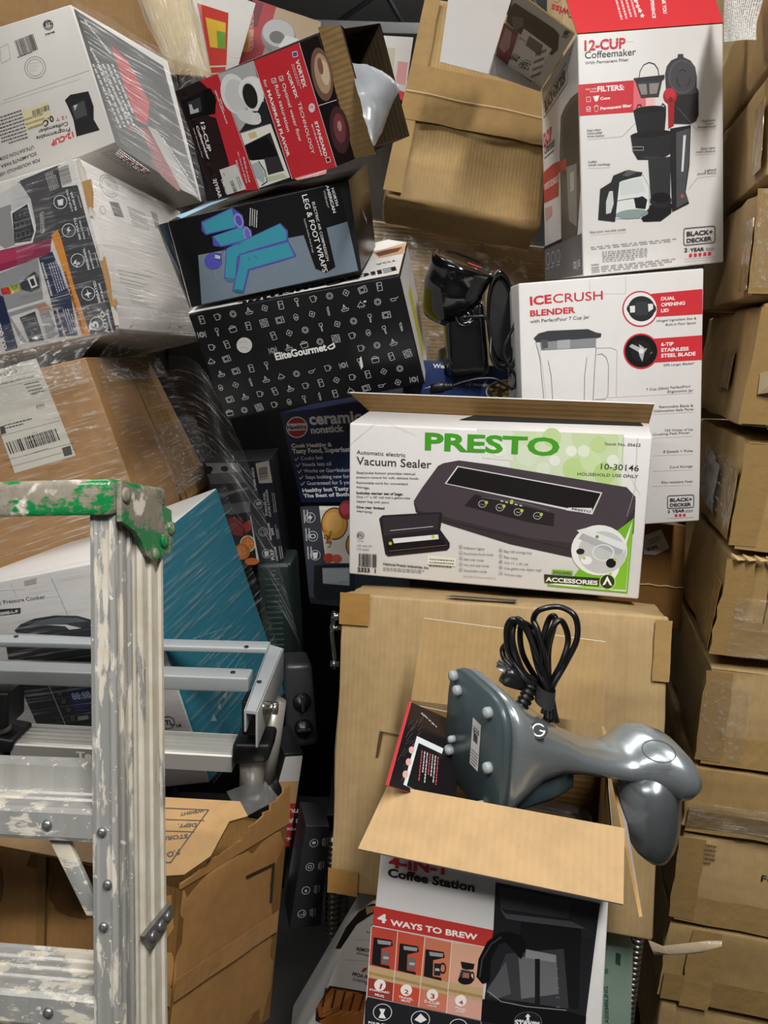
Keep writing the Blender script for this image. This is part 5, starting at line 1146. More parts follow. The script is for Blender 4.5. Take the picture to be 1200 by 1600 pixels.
["T","#f6eeee","With Permanent Filter",12.9,105.9,-2.3,-43.6,0.8,0],
["T","#f6eeee","\"KEEP HOT\"",81.6,130.9,-0.8,-18.1,1,1],
["T","#f6eeee","HEATED CARAFE PLATE",77.4,142.2,0.8,-46.2,1,1],
["T","#f6eeee","SNEAK-A-CUP",87.6,46.2,-5.1,-36.9,0.8,1],
["T","#f6eeee","FILL YOUR CUP BEFORE",80.5,55.0,-3.1,-45.6,0.85,1],
["T","#f6eeee","BREWING ENDS",72.1,45.0,-2.3,-29.8,1,1],
["T","#f6f2f0","2|YEAR",16.3,29.2,-1.9,-29.5,1.3,1],
["P","#e4e2de",[[35.1,39.0],[70.5,39.7],[73.6,1.5],[33.6,1.1]]],
["B","#333333",46.8,18.6,1.1,-18.2,7.1,0.7,3],
["T","#222222","CE",39.2,32.6,1.4,-3.5,1.2,1],
["G","#666666",61.9,21.9,0.4,-17.9,3.8,0.5,2,2],
["T","#f6f2f0","LIMITED",31.8,25.1,-0.2,-23.6,1,1]],
'hawkins_F':[
["E","#f2f0ee",35.9,162.3,30.3,-2.2,-6.4,-22.1],
["E","#c0333c",35.9,162.3,27.4,-2.0,-5.8,-19.8],
["P","#f2f0ee",[[9.0,172.0],[66.9,168.9],[64.1,154.9],[5.7,156.8]]],
["T","#1a1a1e","Hawkins",7.7,159.4,54.8,-1.7,1.05,1],
["T","#f6f4f2","ceramic",73.6,165.3,137.8,-5.4,0.95,1],
["T","#f6f4f2","nonstick",72.6,146.8,88.2,-1.7,1,1],
["T","#f6f4f2","Cook Healthy &",8.9,121.0,113.0,-3.8,0.85,1],
["T","#f6f4f2","Tasty Food, Superfast",7.7,108.7,159.8,-4.5,0.95,1],
["T","#e8e6e6","Cooks fast",28.7,93.0,61.4,-0.6,1,0],
["L","#f6f4f2",1.2,[[10.7,97.5],[13.1,92.8],[22.6,99.7]]],
["T","#e8e6e6","Needs less oil",29.2,79.6,80.0,-1.1,1,0],
["L","#f6f4f2",1.2,[[11.2,84.1],[13.6,79.4],[23.1,86.3]]],
["T","#e8e6e6","Works on Gas+Induction",29.7,66.3,142.5,-3.0,1,0],
["L","#f6f4f2",1.2,[[11.7,70.6],[14.0,65.9],[23.6,73.0]]],
["T","#e8e6e6","Stays looking new for years",30.2,52.8,154.2,-2.7,1,0],
["L","#f6f4f2",1.2,[[12.1,57.1],[14.5,52.4],[24.1,59.5]]],
["T","#e8e6e6","Guaranteed for 5 years",30.7,39.4,131.3,-1.3,1,0],
["L","#f6f4f2",1.2,[[12.6,43.6],[15.0,38.9],[24.5,46.1]]],
["T","#f6f4f2","Healthy but Tasty",13.2,23.9,130.4,1.4,0.8,1],
["T","#f6f4f2","The Best of Both",13.0,12.1,127.7,1.5,0.75,1]],
'juice_F':[
["P","#3c3f48",[[-12.4,204.7],[39.1,205.2],[50.1,89.3],[115.4,91.0],[111.2,17.6],[-0.3,13.2]]],
["P","#d8cfc4",[[39.2,206.5],[167.3,207.6],[161.0,93.4],[50.1,89.3]]],
["P","#e8e2d8",[[39.2,206.5],[167.3,207.6],[166.9,200.1],[39.8,198.6]]],
["E","#5a4638",77.7,170.8,35.3,0.8,-2.1,-33.6],
["E","#d8973f",77.7,170.8,32.1,0.7,-1.9,-30.4],
["E","#e0ad62",75.1,172.9,22.6,0.5,-1.3,-21.6],
["E","#5a4638",133.8,129.3,29.7,1.1,-1.6,-28.9],
["E","#c9862f",133.8,129.3,26.6,1.0,-1.5,-25.8],
["E","#dfa650",131.3,131.3,18.7,0.7,-1.0,-18.3],
["E","#5a4638",110.9,199.4,20.5,0.2,-1.2,-19.6],
["E","#a8283a",110.9,199.4,17.3,0.2,-1.0,-16.5],
["E","#c0485a",108.3,201.5,12.2,0.1,-0.7,-11.7],
["E","#5a4638",145.1,187.1,24.2,0.4,-1.3,-23.5],
["E","#c04a3a",145.1,187.1,21.1,0.3,-1.1,-20.4],
["E","#d06a5a",142.6,189.2,14.8,0.2,-0.8,-14.4],
["E","#a83a2a",51.3,147.1,3.4,0.1,-0.1,-2.2],
["E","#6a8a2a",64.3,149.8,3.4,0.1,-0.1,-2.2],
["E","#c8a02a",69.1,148.1,3.4,0.1,-0.1,-2.2],
["E","#a83a2a",65.4,133.7,3.4,0.1,-0.1,-2.2],
["E","#6a8a2a",67.9,154.2,3.4,0.1,-0.1,-2.2],
["E","#c8a02a",54.3,131.6,3.4,0.1,-0.1,-2.2],
["E","#a83a2a",52.6,153.8,3.4,0.1,-0.1,-2.2],
["E","#6a8a2a",57.3,135.5,3.4,0.1,-0.1,-2.2],
["E","#c8a02a",51.8,152.6,3.4,0.1,-0.1,-2.2],
["E","#a83a2a",50.9,141.7,3.4,0.1,-0.1,-2.2],
["E","#6a8a2a",64.8,148.7,3.4,0.1,-0.1,-2.2],
["E","#c8a02a",68.8,141.1,3.4,0.1,-0.1,-2.2],
["E","#a83a2a",63.6,145.6,3.4,0.1,-0.1,-2.2],
["E","#6a8a2a",62.1,123.7,3.4,0.1,-0.1,-2.2],
["E","#c8a02a",60.0,148.2,3.4,0.1,-0.1,-2.2],
["E","#a83a2a",59.1,140.3,3.4,0.1,-0.1,-2.2],
["E","#6a8a2a",60.7,137.7,3.4,0.1,-0.1,-2.2],
["E","#c8a02a",51.3,149.4,3.4,0.1,-0.1,-2.2],
["E","#a83a2a",59.0,131.7,3.4,0.1,-0.1,-2.2],
["E","#6a8a2a",66.0,129.6,3.4,0.1,-0.1,-2.2],
["E","#c8a02a",59.7,123.5,3.4,0.1,-0.1,-2.2],
["E","#a83a2a",57.0,139.1,3.4,0.1,-0.1,-2.2],
["E","#c0442f",58.7,99.9,13.6,0.7,-0.6,-9.8],
["E","#d05a42",80.1,99.6,13.4,0.7,-0.5,-8.8],
["P","#1b1c20",[[19.0,82.3],[123.6,91.4],[119.5,20.5],[20.1,10.3],[12.2,23.2]]],
["P","#9a9da2",[[40.2,78.1],[112.2,83.0],[110.1,45.9],[39.8,45.5]]],
["G","#c8cacc",43.4,74.7,65.9,4.6,-1.6,-24.6,8,3],
["R","#e2e2e4",14.4,182.3,14.0,0.2,-0.7,-10.7,0.09],
["G","#c8c8cc",-3.9,198.1,0.6,-26.9,8.9,0.1,2,0],
["R","#e2e2e4",18.9,143.6,14.0,0.4,-0.7,-10.7,0.09],
["G","#c8c8cc",-1.2,159.6,0.6,-26.9,8.9,0.2,2,1],
["R","#e2e2e4",23.3,104.0,14.0,0.6,-0.7,-10.8,0.09],
["G","#c8c8cc",1.5,121.0,0.6,-27.0,8.9,0.4,2,2],
["P","#e2e2e4",[[16.2,191.2],[8.4,180.4],[14.3,180.5],[10.2,171.5],[21.0,185.1],[15.7,184.1]]],
["R","#e2e2e4",18.9,143.6,8.2,0.3,-0.3,-4.9,0.3],
["P","#e2e2e4",[[15.5,109.1],[30.7,110.6],[27.5,97.1],[18.1,95.7]]]],
'juicer_F':[
["P","#a8a9ab",[[1.3,255.2],[76.0,246.3],[83.8,224.8],[13.4,227.7]]],
["P","#6e7074",[[2.7,229.0],[83.8,224.8],[94.5,204.2],[89.3,129.6],[39.4,127.3],[16.8,141.2]]],
["E","#141416",44.1,236.4,9.1,-1.1,-1.0,-6.5],
["E","#1a1a1c",9.1,239.2,8.0,-1.0,-1.1,-7.0],
["P","#3b3e44",[[4.4,204.0],[99.1,198.1],[92.8,154.3],[10.4,153.2]]],
["P","#8b8d90",[[19.8,179.9],[92.1,187.8],[92.7,182.2],[21.3,171.4]]],
["P","#1c1d22",[[30.7,124.1],[87.7,118.5],[88.2,4.8],[42.7,36.3]]],
["P","#8a2a2c",[[33.0,121.0],[68.4,118.1],[64.7,73.4],[40.7,79.2]]],
["P","#b03a34",[[66.0,101.5],[86.7,111.6],[83.0,85.3],[71.1,79.7]]],
["P","#d8d4d0",[[86.6,120.1],[91.8,118.0],[92.7,7.1],[87.1,6.4]]],
["E","#e8dcc8",71.6,54.0,18.0,-2.2,-2.9,-20.2],
["E","#d27a34",71.6,54.0,15.3,-1.9,-2.5,-17.4],
["E","#e08a44",72.4,53.9,12.0,-1.5,-1.9,-13.4],
["L","#f0c890",0.8,[[59.4,55.6],[85.3,53.2]]],
["L","#f0c890",0.8,[[73.6,68.0],[70.4,39.9]]],
["E","#c8702a",56.7,37.4,17.5,-2.2,-2.8,-19.7],
["E","#c8702a",75.1,10.7,16.4,-2.1,-1.2,-8.5],
["E","#d88438",54.2,39.1,9.8,-1.2,-1.8,-12.3],
["P","#20262f",[[77.1,244.8],[150.5,243.0],[150.5,1.2],[92.5,5.7],[87.7,118.5],[93.3,176.6]]],
["P","#c8c4ba",[[116.0,240.2],[147.8,243.3],[148.7,190.7],[118.1,193.0]]],
["B","#222222",119.8,199.7,1.5,30.2,20.8,1.7,5],
["T","#d8d8d8","2 YEAR AÑOS",110.4,177.3,-0.0,54.0,1.0,1],
["T","#d0d0d4","STAINLESS STEEL",127.2,115.1,1.4,55.8,1.1,1],
["T","#d0d0d4","CUTTER & STRAINER",135.0,111.3,0.0,65.8,1.1,1],
["T","#d0d0d4","DISHWASHER",128.9,56.9,-0.4,41.2,1.1,1],
["T","#d0d0d4","SAFE",135.9,67.4,-1.0,17.1,1.1,1],
["T","#d0d0d4","PULP",129.1,8.2,-0.1,25.8,1.1,1],
["T","#d0d0d4","CONTAINER",136.9,3.8,-1.4,36.6,1.1,1],
["G","#b8b8bc",143.1,120.2,1.0,47.5,4.3,0.9,2,3],
["G","#b8b8bc",141.4,56.7,0.1,35.4,3.7,1.0,2,4],
["G","#b8b8bc",143.1,7.9,-0.4,31.6,4.9,0.8,2,5],
["R","#d8d8d8",110.3,145.5,10.3,-1.3,-1.5,-10.5,0.08],
["R","#d8d8d8",111.1,78.4,10.3,-1.3,-1.5,-10.6,0.08],
["R","#d8d8d8",112.0,25.3,10.4,-1.3,-1.5,-10.7,0.08],
["P","#b0b0b4",[[104.6,150.1],[117.5,149.7],[115.9,142.6],[104.8,141.7]]],
["L","#d0d0d0",0.7,[[106.3,83.8],[116.6,83.9],[116.1,72.7],[106.1,72.5],[106.3,83.8]]],
["P","#c8c8c8",[[107.2,31.0],[118.4,31.1],[115.2,18.6],[107.4,18.1]]]],
'wbox_F':[
["E","#3a3a3c",241.1,231.3,10.1,-3.8,-2.4,-8.0],
["E","#dad8d4",241.1,231.3,8.4,-3.1,-2.0,-6.7],
["R","#3a3a3c",241.1,231.3,6.8,-2.5,-1.6,-5.4,0.2],
["T","#2a2a2c","ETL",232.7,231.8,17.1,-2.3,1.1,1],
["T","#3a3a3c","Intertek",230.6,216.6,21.4,-2.3,1,1],
["B","#222224",165.6,231.1,41.6,-2.5,3.0,-28.7,3],
["G","#333333",163.9,203.0,49.1,-2.7,0.5,-1.7,1,3],
["R","#6a6a6a",195.0,173.3,21.5,-7.7,-5.3,-17.8,0.04],
["R","#6a6a6a",195.0,173.3,16.4,-5.9,-4.1,-13.7,0.04],
["G","#7a7a7a",185.9,183.0,23.5,-4.7,-0.1,-0.3,1,0],
["G","#7a7a7a",184.9,179.9,23.5,-4.6,-0.1,-0.3,1,1],
["G","#7a7a7a",184.0,176.8,23.5,-4.6,-0.1,-0.3,1,2],
["G","#7a7a7a",183.1,173.7,23.5,-4.6,-0.1,-0.3,1,3],
["G","#7a7a7a",182.2,170.7,23.5,-4.6,-0.1,-0.3,1,4],
["L","#6a6a6a",0.4,[[132.2,230.8],[151.1,231.5],[149.1,205.7],[128.1,204.4],[132.2,230.8]]],
["L","#6e6c68",0.35,[[115.2,143.0],[301.5,130.4]]],
["L","#8e8c88",0.3,[[104.1,139.1],[281.0,122.9]]],
["P","#d8cfa8",[[145.6,113.3],[202.4,109.9],[202.7,78.7],[147.2,78.2]]],
["B","#2a2a2a",167.6,105.8,37.9,-1.6,-0.4,-9.4,9],
["T","#2a2a2a","0.C",207.3,84.7,-23.2,-4.3,1.1,1],
["G","#9a8a5a",145.8,97.9,42.6,-3.0,4.7,-16.9,3,3],
["P","#262629",[[239.6,100.0],[252.7,104.9],[290.0,98.2],[293.5,70.3],[287.7,49.9],[294.6,29.0],[246.2,33.8],[247.7,63.4],[243.0,87.6]]],
["P","#4a4a4e",[[249.4,85.4],[277.6,86.9],[277.1,61.0],[251.9,62.0]]],
["P","#b8b8ba",[[254.1,85.7],[263.1,84.5],[254.6,76.1]]],
["P","#17171a",[[285.8,91.5],[289.5,64.2],[281.9,53.7],[284.3,73.4]]],
["T","#d0323c","12-CUP",240.7,44.0,-49.2,-0.4,1.05,1],
["T","#2a2a2e","Programmable",236.7,52.8,-72.8,8.3,0.95,0],
["T","#2a2a2e","Coffeemaker",235.2,63.9,-63.8,6.2,0.95,0],
["T","#d0323c","12 T",235.4,74.4,-22.6,3.1,0.7,0],
["G","#5a5a5a",146.1,115.1,-58.0,4.3,0.2,-48.1,9,5],
["T","#3a3a3c","FOR HOUSEHOLD USE ONLY",159.9,23.2,-121.0,2.4,1.1,0],
["T","#3a3a3c","SOLAMENTE PARA USO",156.4,35.9,-103.3,3.0,1.1,0],
["T","#3a3a3c","UTILISATION DOMESTIQUE",154.3,48.2,-117.2,4.6,1.1,0]],
'wbox_R':[
["P","#3a3836",[[-22.5,243.2],[267.1,306.0],[269.4,2.4],[0.9,-5.2]]],
["P","#a82e30",[[73.1,233.6],[120.8,227.4],[163.3,165.4],[129.8,97.7],[95.3,93.1],[82.8,143.1]]],
["P","#7a2226",[[50.5,56.9],[127.5,92.1],[209.8,17.2],[188.5,-14.9],[135.2,-6.5]]],
["P","#9a9896",[[129.8,97.7],[163.8,106.0],[270.8,5.3],[200.0,-5.5]]],
["P","#2a2826",[[91.1,82.2],[121.8,27.2],[101.2,8.8],[52.1,45.0]]],
["T","#c8c6c2","BLACK+DECKER",1.5,234.4,61.5,-29.0,1.2,1],
["T","#b8b6b2","DISHWASHER SAFE",-4.7,176.3,68.7,-99.6,1.0,1],
["G","#b0aeaa",-10.4,143.9,36.8,-103.5,65.3,39.3,5,3],
["T","#d8d6d2","PROGRAMMABLE",176.5,94.1,66.7,-52.8,1.0,1],
["G","#c8c0bc",7.8,-10.0,85.0,-2.3,-17.5,-16.5,4,4]],
'wbox_X':[
["G","#8e8c8a",335.2,323.8,-27.5,-182.3,25.1,-2.1,7,5],
["T","#a8484c","12-CUP",342.0,283.0,-12.6,-87.1,0.8,1]],
'blend_F':[
["P","#3b3c42",[[155.9,273.8],[232.0,279.5],[260.3,240.4],[273.4,-0.2],[224.1,0.2],[203.8,157.6],[188.4,221.4]]],
["P","#3b3c42",[[155.9,273.8],[236.0,281.5],[229.9,244.6],[257.0,241.2],[267.1,143.7],[278.4,20.2],[274.1,2.7],[224.1,0.2],[222.6,92.8],[198.9,179.9],[158.0,228.3]]],
["P","#4a484c",[[151.7,271.8],[206.6,276.7],[206.0,193.3],[192.5,169.2],[152.1,165.9]]],
["P","#c8c8c8",[[113.0,262.8],[155.1,271.0],[168.6,240.9],[167.4,196.0],[152.9,168.8],[102.3,170.7],[90.8,182.4]]],
["P","#8e8e8e",[[106.7,240.0],[128.9,241.0],[122.0,175.6],[99.2,172.9],[90.4,181.0]]],
["P","#e2e2e0",[[125.7,229.6],[163.7,236.0],[165.8,190.3],[153.7,171.7],[119.9,174.5]]],
["P","#2a2c30",[[127.7,226.1],[160.4,234.4],[161.7,188.2],[151.5,174.6],[119.6,177.6]]],
["L","#9aa0a4",0.35,[[133.5,224.8],[140.8,225.0],[139.9,216.1],[132.4,215.4],[133.5,224.8]]],
["L","#9aa0a4",0.35,[[143.0,225.1],[150.3,225.2],[149.4,216.4],[141.9,215.6],[143.0,225.1]]],
["L","#9aa0a4",0.35,[[152.5,225.3],[159.8,225.5],[158.8,216.6],[151.4,215.9],[152.5,225.3]]],
["L","#9aa0a4",0.35,[[130.3,208.8],[137.6,209.0],[136.6,200.1],[129.2,199.3],[130.3,208.8]]],
["L","#9aa0a4",0.35,[[139.8,209.1],[147.1,209.3],[146.2,200.4],[138.7,199.7],[139.8,209.1]]],
["L","#9aa0a4",0.35,[[149.3,209.4],[156.6,209.6],[155.7,200.7],[148.2,200.0],[149.3,209.4]]],
["L","#9aa0a4",0.35,[[127.0,192.8],[134.4,193.0],[133.4,184.1],[125.9,183.3],[127.0,192.8]]],
["L","#9aa0a4",0.35,[[136.6,193.1],[143.9,193.3],[142.9,184.4],[135.5,183.6],[136.6,193.1]]],
["L","#9aa0a4",0.35,[[146.1,193.4],[153.4,193.6],[152.5,184.7],[145.0,183.9],[146.1,193.4]]],
["L","#d8d8d6",0.7,[[180.1,214.2],[186.9,215.7],[180.7,183.9],[173.8,182.4],[180.1,214.2]]],
["T","#e0e0de","BLACK+DECKER",179.2,182.4,4.3,31.0,0.9,1],
["P","#8a2a4a",[[87.9,172.2],[190.9,169.6],[183.5,148.4],[153.6,144.2],[78.7,138.6]]],
["P","#a8385a",[[87.5,170.8],[159.7,167.3],[148.3,151.5],[81.9,150.3]]],
["P","#8e8e92",[[77.8,135.6],[157.4,144.9],[150.3,77.0],[75.6,73.5],[67.2,97.2]]],
["P","#34343a",[[111.5,109.9],[128.6,118.7],[144.7,124.6],[151.8,116.9],[148.4,94.5],[128.8,92.3],[112.6,100.3]]],
["P","#d8d8d8",[[127.8,115.8],[143.2,118.7],[145.4,99.7],[132.1,97.8]]],
["P","#26262a",[[132.6,113.2],[140.0,113.8],[141.6,102.1],[134.2,101.4]]],
["P","#b8a85a",[[85.8,110.6],[108.4,112.1],[108.3,98.1],[89.6,97.3]]],
["P","#a82e2a",[[72.7,110.2],[89.3,109.9],[90.7,98.6],[73.3,99.1]]],
["P","#5a8a2a",[[91.5,111.0],[108.2,111.2],[105.3,103.4],[95.1,104.0]]],
["E","#c83a2a",80.9,106.3,4.6,-0.9,-1.1,-3.8],
["E","#c83a2a",87.6,100.8,3.9,-0.8,-0.9,-3.3],
["E","#7a9a3a",99.4,106.2,4.5,-0.9,-1.0,-3.8],
["E","#d0c890",94.6,99.4,3.2,-0.7,-0.7,-2.7],
["P","#232a48",[[159.1,144.5],[187.3,149.1],[202.2,75.6],[164.1,74.2]]],
["P","#232a48",[[163.7,72.7],[203.5,73.8],[200.2,4.8],[165.1,8.6]]],
["T","#e0e0e8","PERSONAL BLENDING",169.6,78.6,-4.5,57.0,1.1,1],
["T","#e0e0e8","DIGITAL CONTROL",177.5,7.7,-4.6,47.6,1.1,1],
["G","#b8bcd0",179.4,80.3,-4.9,50.2,17.9,4.0,5,3],
["G","#b8bcd0",186.9,9.0,-4.7,44.5,12.7,0.6,4,5],
["P","#8e8e90",[[74.0,67.5],[152.6,71.9],[165.1,8.6],[89.2,13.8]]],
["P","#c8c6c4",[[79.4,60.1],[136.0,64.4],[141.9,3.6],[99.8,11.8]]],
["P","#2e3034",[[96.7,55.1],[129.2,59.5],[134.0,8.3],[105.1,10.8]]],
["P","#a8826a",[[129.8,68.7],[152.2,70.4],[162.9,55.8],[140.6,54.1]]],
["P","#232a48",[[68.0,100.2],[74.3,95.7],[79.7,6.1],[53.1,4.9],[49.8,34.2]]],
["T","#e8e8ee","OUR QUIETEST",57.9,8.7,-2.6,65.7,1.2,1],
["L","#a8acb0",0.35,[[100.3,48.0],[111.7,48.9],[112.4,37.8],[101.0,36.9],[100.3,48.0]]],
["L","#a8acb0",0.35,[[114.5,48.4],[125.7,49.2],[126.5,38.1],[115.2,37.2],[114.5,48.4]]],
["L","#a8acb0",0.35,[[100.8,30.6],[112.2,31.5],[112.9,20.3],[101.5,19.4],[100.8,30.6]]],
["L","#a8acb0",0.35,[[115.0,31.0],[126.3,31.9],[127.0,20.7],[115.7,19.8],[115.0,31.0]]],
["P","#d98a2c",[[192.4,175.3],[206.4,181.2],[209.4,165.5],[215.2,63.7],[224.1,0.2],[208.4,1.7],[202.4,97.0]]],
["T","#2a1a08","UP TO 30% FASTER BLENDING",213.9,5.3,-9.5,106.6,1.0,1],
["P","#e2e0dc",[[232.0,279.5],[261.1,284.3],[259.0,242.2],[231.7,244.8]]],
["B","#2a2a2c",232.3,247.0,-0.4,29.6,19.6,1.3,4],
["G","#c8c8c8",208.5,243.6,-2.6,30.3,16.4,2.1,6,4],
["R","#e6e6e6",222.6,223.1,12.6,-2.9,-2.8,-10.7,0.09],
["T","#dcdcde","6 CUP (48 OZ)",242.2,203.7,-1.9,36.1,1,1],
["T","#dcdcde","GLASS JAR",249.8,203.5,-1.9,31.0,1,1],
["G","#b8b8bc",257.5,206.2,-1.6,21.1,2.0,-0.5,1,0],
["R","#e6e6e6",226.5,175.5,12.7,-2.8,-2.8,-10.8,0.09],
["T","#dcdcde","900 WATTS",246.2,156.2,-2.0,36.4,1,1],
["T","#dcdcde","PEAK POWER",253.8,156.0,-1.9,31.2,1,1],
["G","#b8b8bc",261.5,158.8,-1.6,21.3,2.0,-0.4,1,1],
["R","#e6e6e6",230.8,124.8,12.7,-2.7,-2.8,-10.9,0.09],
["T","#dcdcde","PERSONAL",250.5,105.4,-2.0,36.7,1,1],
["T","#dcdcde","BLENDING JAR",258.2,105.3,-1.9,31.5,1,1],
["G","#b8b8bc",265.9,108.2,-1.6,21.4,2.0,-0.4,1,2],
["R","#e6e6e6",237.2,67.8,12.7,-2.6,-2.8,-11.1,0.09],
["T","#dcdcde","SERRATED",257.0,48.4,-2.0,37.0,1,1],
["T","#dcdcde","6-TIP BLADE",264.7,48.4,-1.9,31.8,1,1],
["G","#b8b8bc",272.4,51.4,-1.6,21.6,2.0,-0.4,1,3],
["R","#e6e6e6",240.5,16.1,12.8,-2.5,-2.8,-11.2,0.09],
["T","#dcdcde","AUTO",260.4,-3.2,-2.0,37.3,1,1],
["T","#dcdcde","FUNCTIONS",268.1,-3.2,-1.9,32.0,1,1],
["G","#b8b8bc",275.8,-0.1,-1.6,21.8,2.0,-0.4,1,4],
["P","#e6e6e6",[[229.6,182.0],[222.0,175.9],[226.0,175.0],[221.7,169.4],[231.1,175.7],[227.1,176.6]]],
["T","#e6e6e6","24",234.3,117.7,-7.2,9.1,1.3,1],
["T","#e6e6e6","3",243.6,10.3,-1.8,11.2,1.2,1],
["P","#e6e6e6",[[217.6,227.2],[229.5,226.9],[226.3,217.2],[217.8,218.2]]],
["P","#e6e6e6",[[236.1,76.2],[238.0,69.7],[244.4,66.9],[237.6,65.2],[236.8,59.3],[234.1,65.3],[228.9,67.0],[235.8,69.3]]]],
'blend_R':[
["R","#6e6a66",88.0,256.5,27.6,12.8,13.2,-15.6,0.05],
["R","#6e6a66",88.0,256.5,20.9,9.7,10.0,-11.9,0.05],
["R","#5a5856",46.1,207.0,8.9,3.2,1.7,-6.6,0.14],
["G","#7e7a76",76.1,262.5,18.9,-3.5,-0.3,-0.7,1,0],
["G","#7e7a76",80.4,259.1,19.0,-3.5,-0.3,-0.7,1,1],
["G","#7e7a76",84.7,255.8,19.1,-3.6,-0.3,-0.7,1,2],
["G","#7e7a76",89.0,252.4,19.3,-3.7,-0.3,-0.7,1,3],
["B","#3a3836",74.9,227.6,34.7,3.9,7.8,-24.4,4],
["P","#8a8682",[[230.1,241.2],[255.4,240.9],[251.6,210.3],[234.8,209.2]]],
["G","#a09c96",137.6,231.4,66.4,-0.3,4.4,-31.7,8,5],
["L","#9a9894",0.4,[[-20.3,138.5],[38.0,146.0],[224.4,155.3]]],
["G","#6a6764",48.8,105.6,126.7,1.3,0.2,-0.9,1,0],
["G","#6a6764",48.0,98.7,128.5,0.9,0.2,-0.9,1,1],
["G","#6a6764",47.1,91.7,105.9,-2.1,0.2,-0.9,1,2],
["G","#6a6764",46.3,84.7,122.0,-1.0,0.2,-0.9,1,3],
["G","#77736f",60.4,78.7,95.9,-0.9,0.3,-0.6,1,0],
["G","#77736f",61.9,74.1,99.7,-0.9,0.3,-0.6,1,1],
["G","#77736f",63.5,69.5,75.1,-3.5,0.3,-0.6,1,2],
["G","#77736f",65.0,64.8,71.5,-4.0,0.3,-0.6,1,3],
["G","#77736f",66.6,60.2,93.8,-2.5,0.3,-0.6,1,4],
["G","#77736f",68.1,55.5,65.5,-5.0,0.3,-0.6,1,5],
["G","#77736f",69.7,50.9,77.4,-4.4,0.3,-0.6,1,6],
["G","#6a6764",142.6,117.2,62.1,-2.1,0.2,-1.0,1,9]],
'ycarton_F':[
["P","#cfccc0",[[176.3,341.1],[250.2,339.4],[265.3,338.2],[264.6,163.5],[152.0,167.9],[160.1,304.6]]],
["T","#3a3a38","$52.70",194.7,327.5,31.1,-0.8,1.0,0],
["L","#2a2a2a",0.5,[[170.4,327.9],[255.1,319.0]]],
["L","#2a2a2a",0.6,[[163.8,313.0],[262.6,304.4]]],
["T","#2a2a2a","GROUND ADVANTAGE",173.7,317.3,75.8,-7.1,0.85,1],
["L","#2a2a2a",0.6,[[145.7,236.1],[261.8,228.1]]],
["L","#2a2a2a",0.6,[[143.1,193.7],[269.8,185.4]]],
["L","#2a2a2a",0.6,[[147.4,180.5],[267.9,174.2]]],
["G","#3a3a38",227.6,305.3,26.3,-2.9,3.9,-18.4,4,3],
["T","#2a2a2a","RDC 01",235.7,282.9,23.2,-1.1,1,1],
["L","#2a2a2a",0.5,[[233.2,265.3],[247.5,264.4],[247.4,257.6],[233.1,258.4],[233.2,265.3]]],
["T","#2a2a2a","C003",232.9,260.8,13.2,-0.5,0.9,1],
["G","#2a2a2a",168.3,251.2,50.0,-4.1,-0.5,-4.9,2,4],
["B","#1d1d1d",158.7,222.0,94.9,-4.0,-0.5,-21.4,5],
["G","#2a2a2a",180.3,191.3,49.8,-0.7,0.1,-0.8,1,6],
["P","#3a3a38",[[160.2,250.7],[167.9,250.1],[166.2,237.1],[156.2,237.3]]],
["P","#4a4a46",[[246.9,183.1],[262.6,182.6],[260.1,167.0],[245.3,167.9]]],
["G","#3a3a38",208.1,223.3,15.4,-1.2,-0.3,-0.7,1,3],
["G","#8a8a80",207.4,340.3,49.6,-3.1,-0.8,-3.5,2,4]],
'ycarton_R':[
["T","#2a2118","VANTA",299.8,302.9,-7.7,-73.5,0.6,1],
["T","#2a2118","AVS",252.9,48.8,-9.3,-38.5,0.9,1],
["P","#3a2a1a",[[129.0,19.9],[138.4,15.0],[115.3,3.7],[109.0,8.4]]],
["L","#3a2a1a",0.6,[[100.4,117.5],[91.2,101.0]]],
["L","#3a2a1a",0.6,[[115.9,116.9],[107.4,101.0]]]],
'cooker_F':[
["T","#2a2a2e","Electric Pressure Cooker",109.7,376.3,117.3,-5.8,1.0,0],
["P","#2e2e32",[[119.9,368.5],[175.0,362.6],[170.7,353.3],[114.3,356.7]]],
["T","#e8e8e8","5S00E-L-P",128.4,356.9,39.4,-1.1,0.85,1],
["P","#2b2e33",[[146.0,326.5],[162.5,335.2],[192.1,340.4],[232.0,339.4],[271.2,332.1],[305.9,315.2],[306.0,290.3],[290.4,290.3],[147.9,321.5]]],
["P","#5a6066",[[156.1,327.4],[192.0,334.1],[235.2,334.4],[269.7,328.6],[286.9,319.6],[256.4,322.1],[198.9,325.4]]],
["P","#dcdcde",[[207.5,326.5],[245.2,320.8],[269.7,309.9],[246.4,311.3],[241.5,318.4]]],
["P","#17181b",[[121.4,312.4],[303.1,283.2],[287.6,245.1],[110.8,277.5]]],
["P","#c2c0be",[[108.4,314.5],[120.4,312.6],[111.3,278.8],[111.7,242.9],[111.3,135.2],[39.6,137.5],[47.9,217.1]]],
["P","#26282d",[[110.2,245.8],[165.7,232.2],[166.0,123.9],[112.3,134.2]]],
["L","#d8d8d8",1.6,[[163.9,231.2],[169.6,215.7],[168.7,175.6],[167.8,125.1]]],
["P","#212328",[[167.1,232.1],[274.6,213.5],[243.7,111.1],[167.3,123.7]]],
["P","#1c2450",[[196.0,206.6],[269.6,201.2],[254.3,163.7],[193.7,162.7]]],
["T","#b8c8e8","88:88",201.4,187.2,35.4,-0.2,1.3,0],
["T","#b0b2b6","MOOSOO",211.6,211.0,26.4,1.4,0.8,0],
["R","#b0b2b6",206.4,213.6,3.9,-0.6,-1.8,-4.2,0.12],
["R","#a8aaae",180.3,202.2,3.1,-0.4,-1.3,-3.0,0.2],
["G","#8a9ac8",202.4,183.0,27.4,0.1,-0.1,-0.3,1,0],
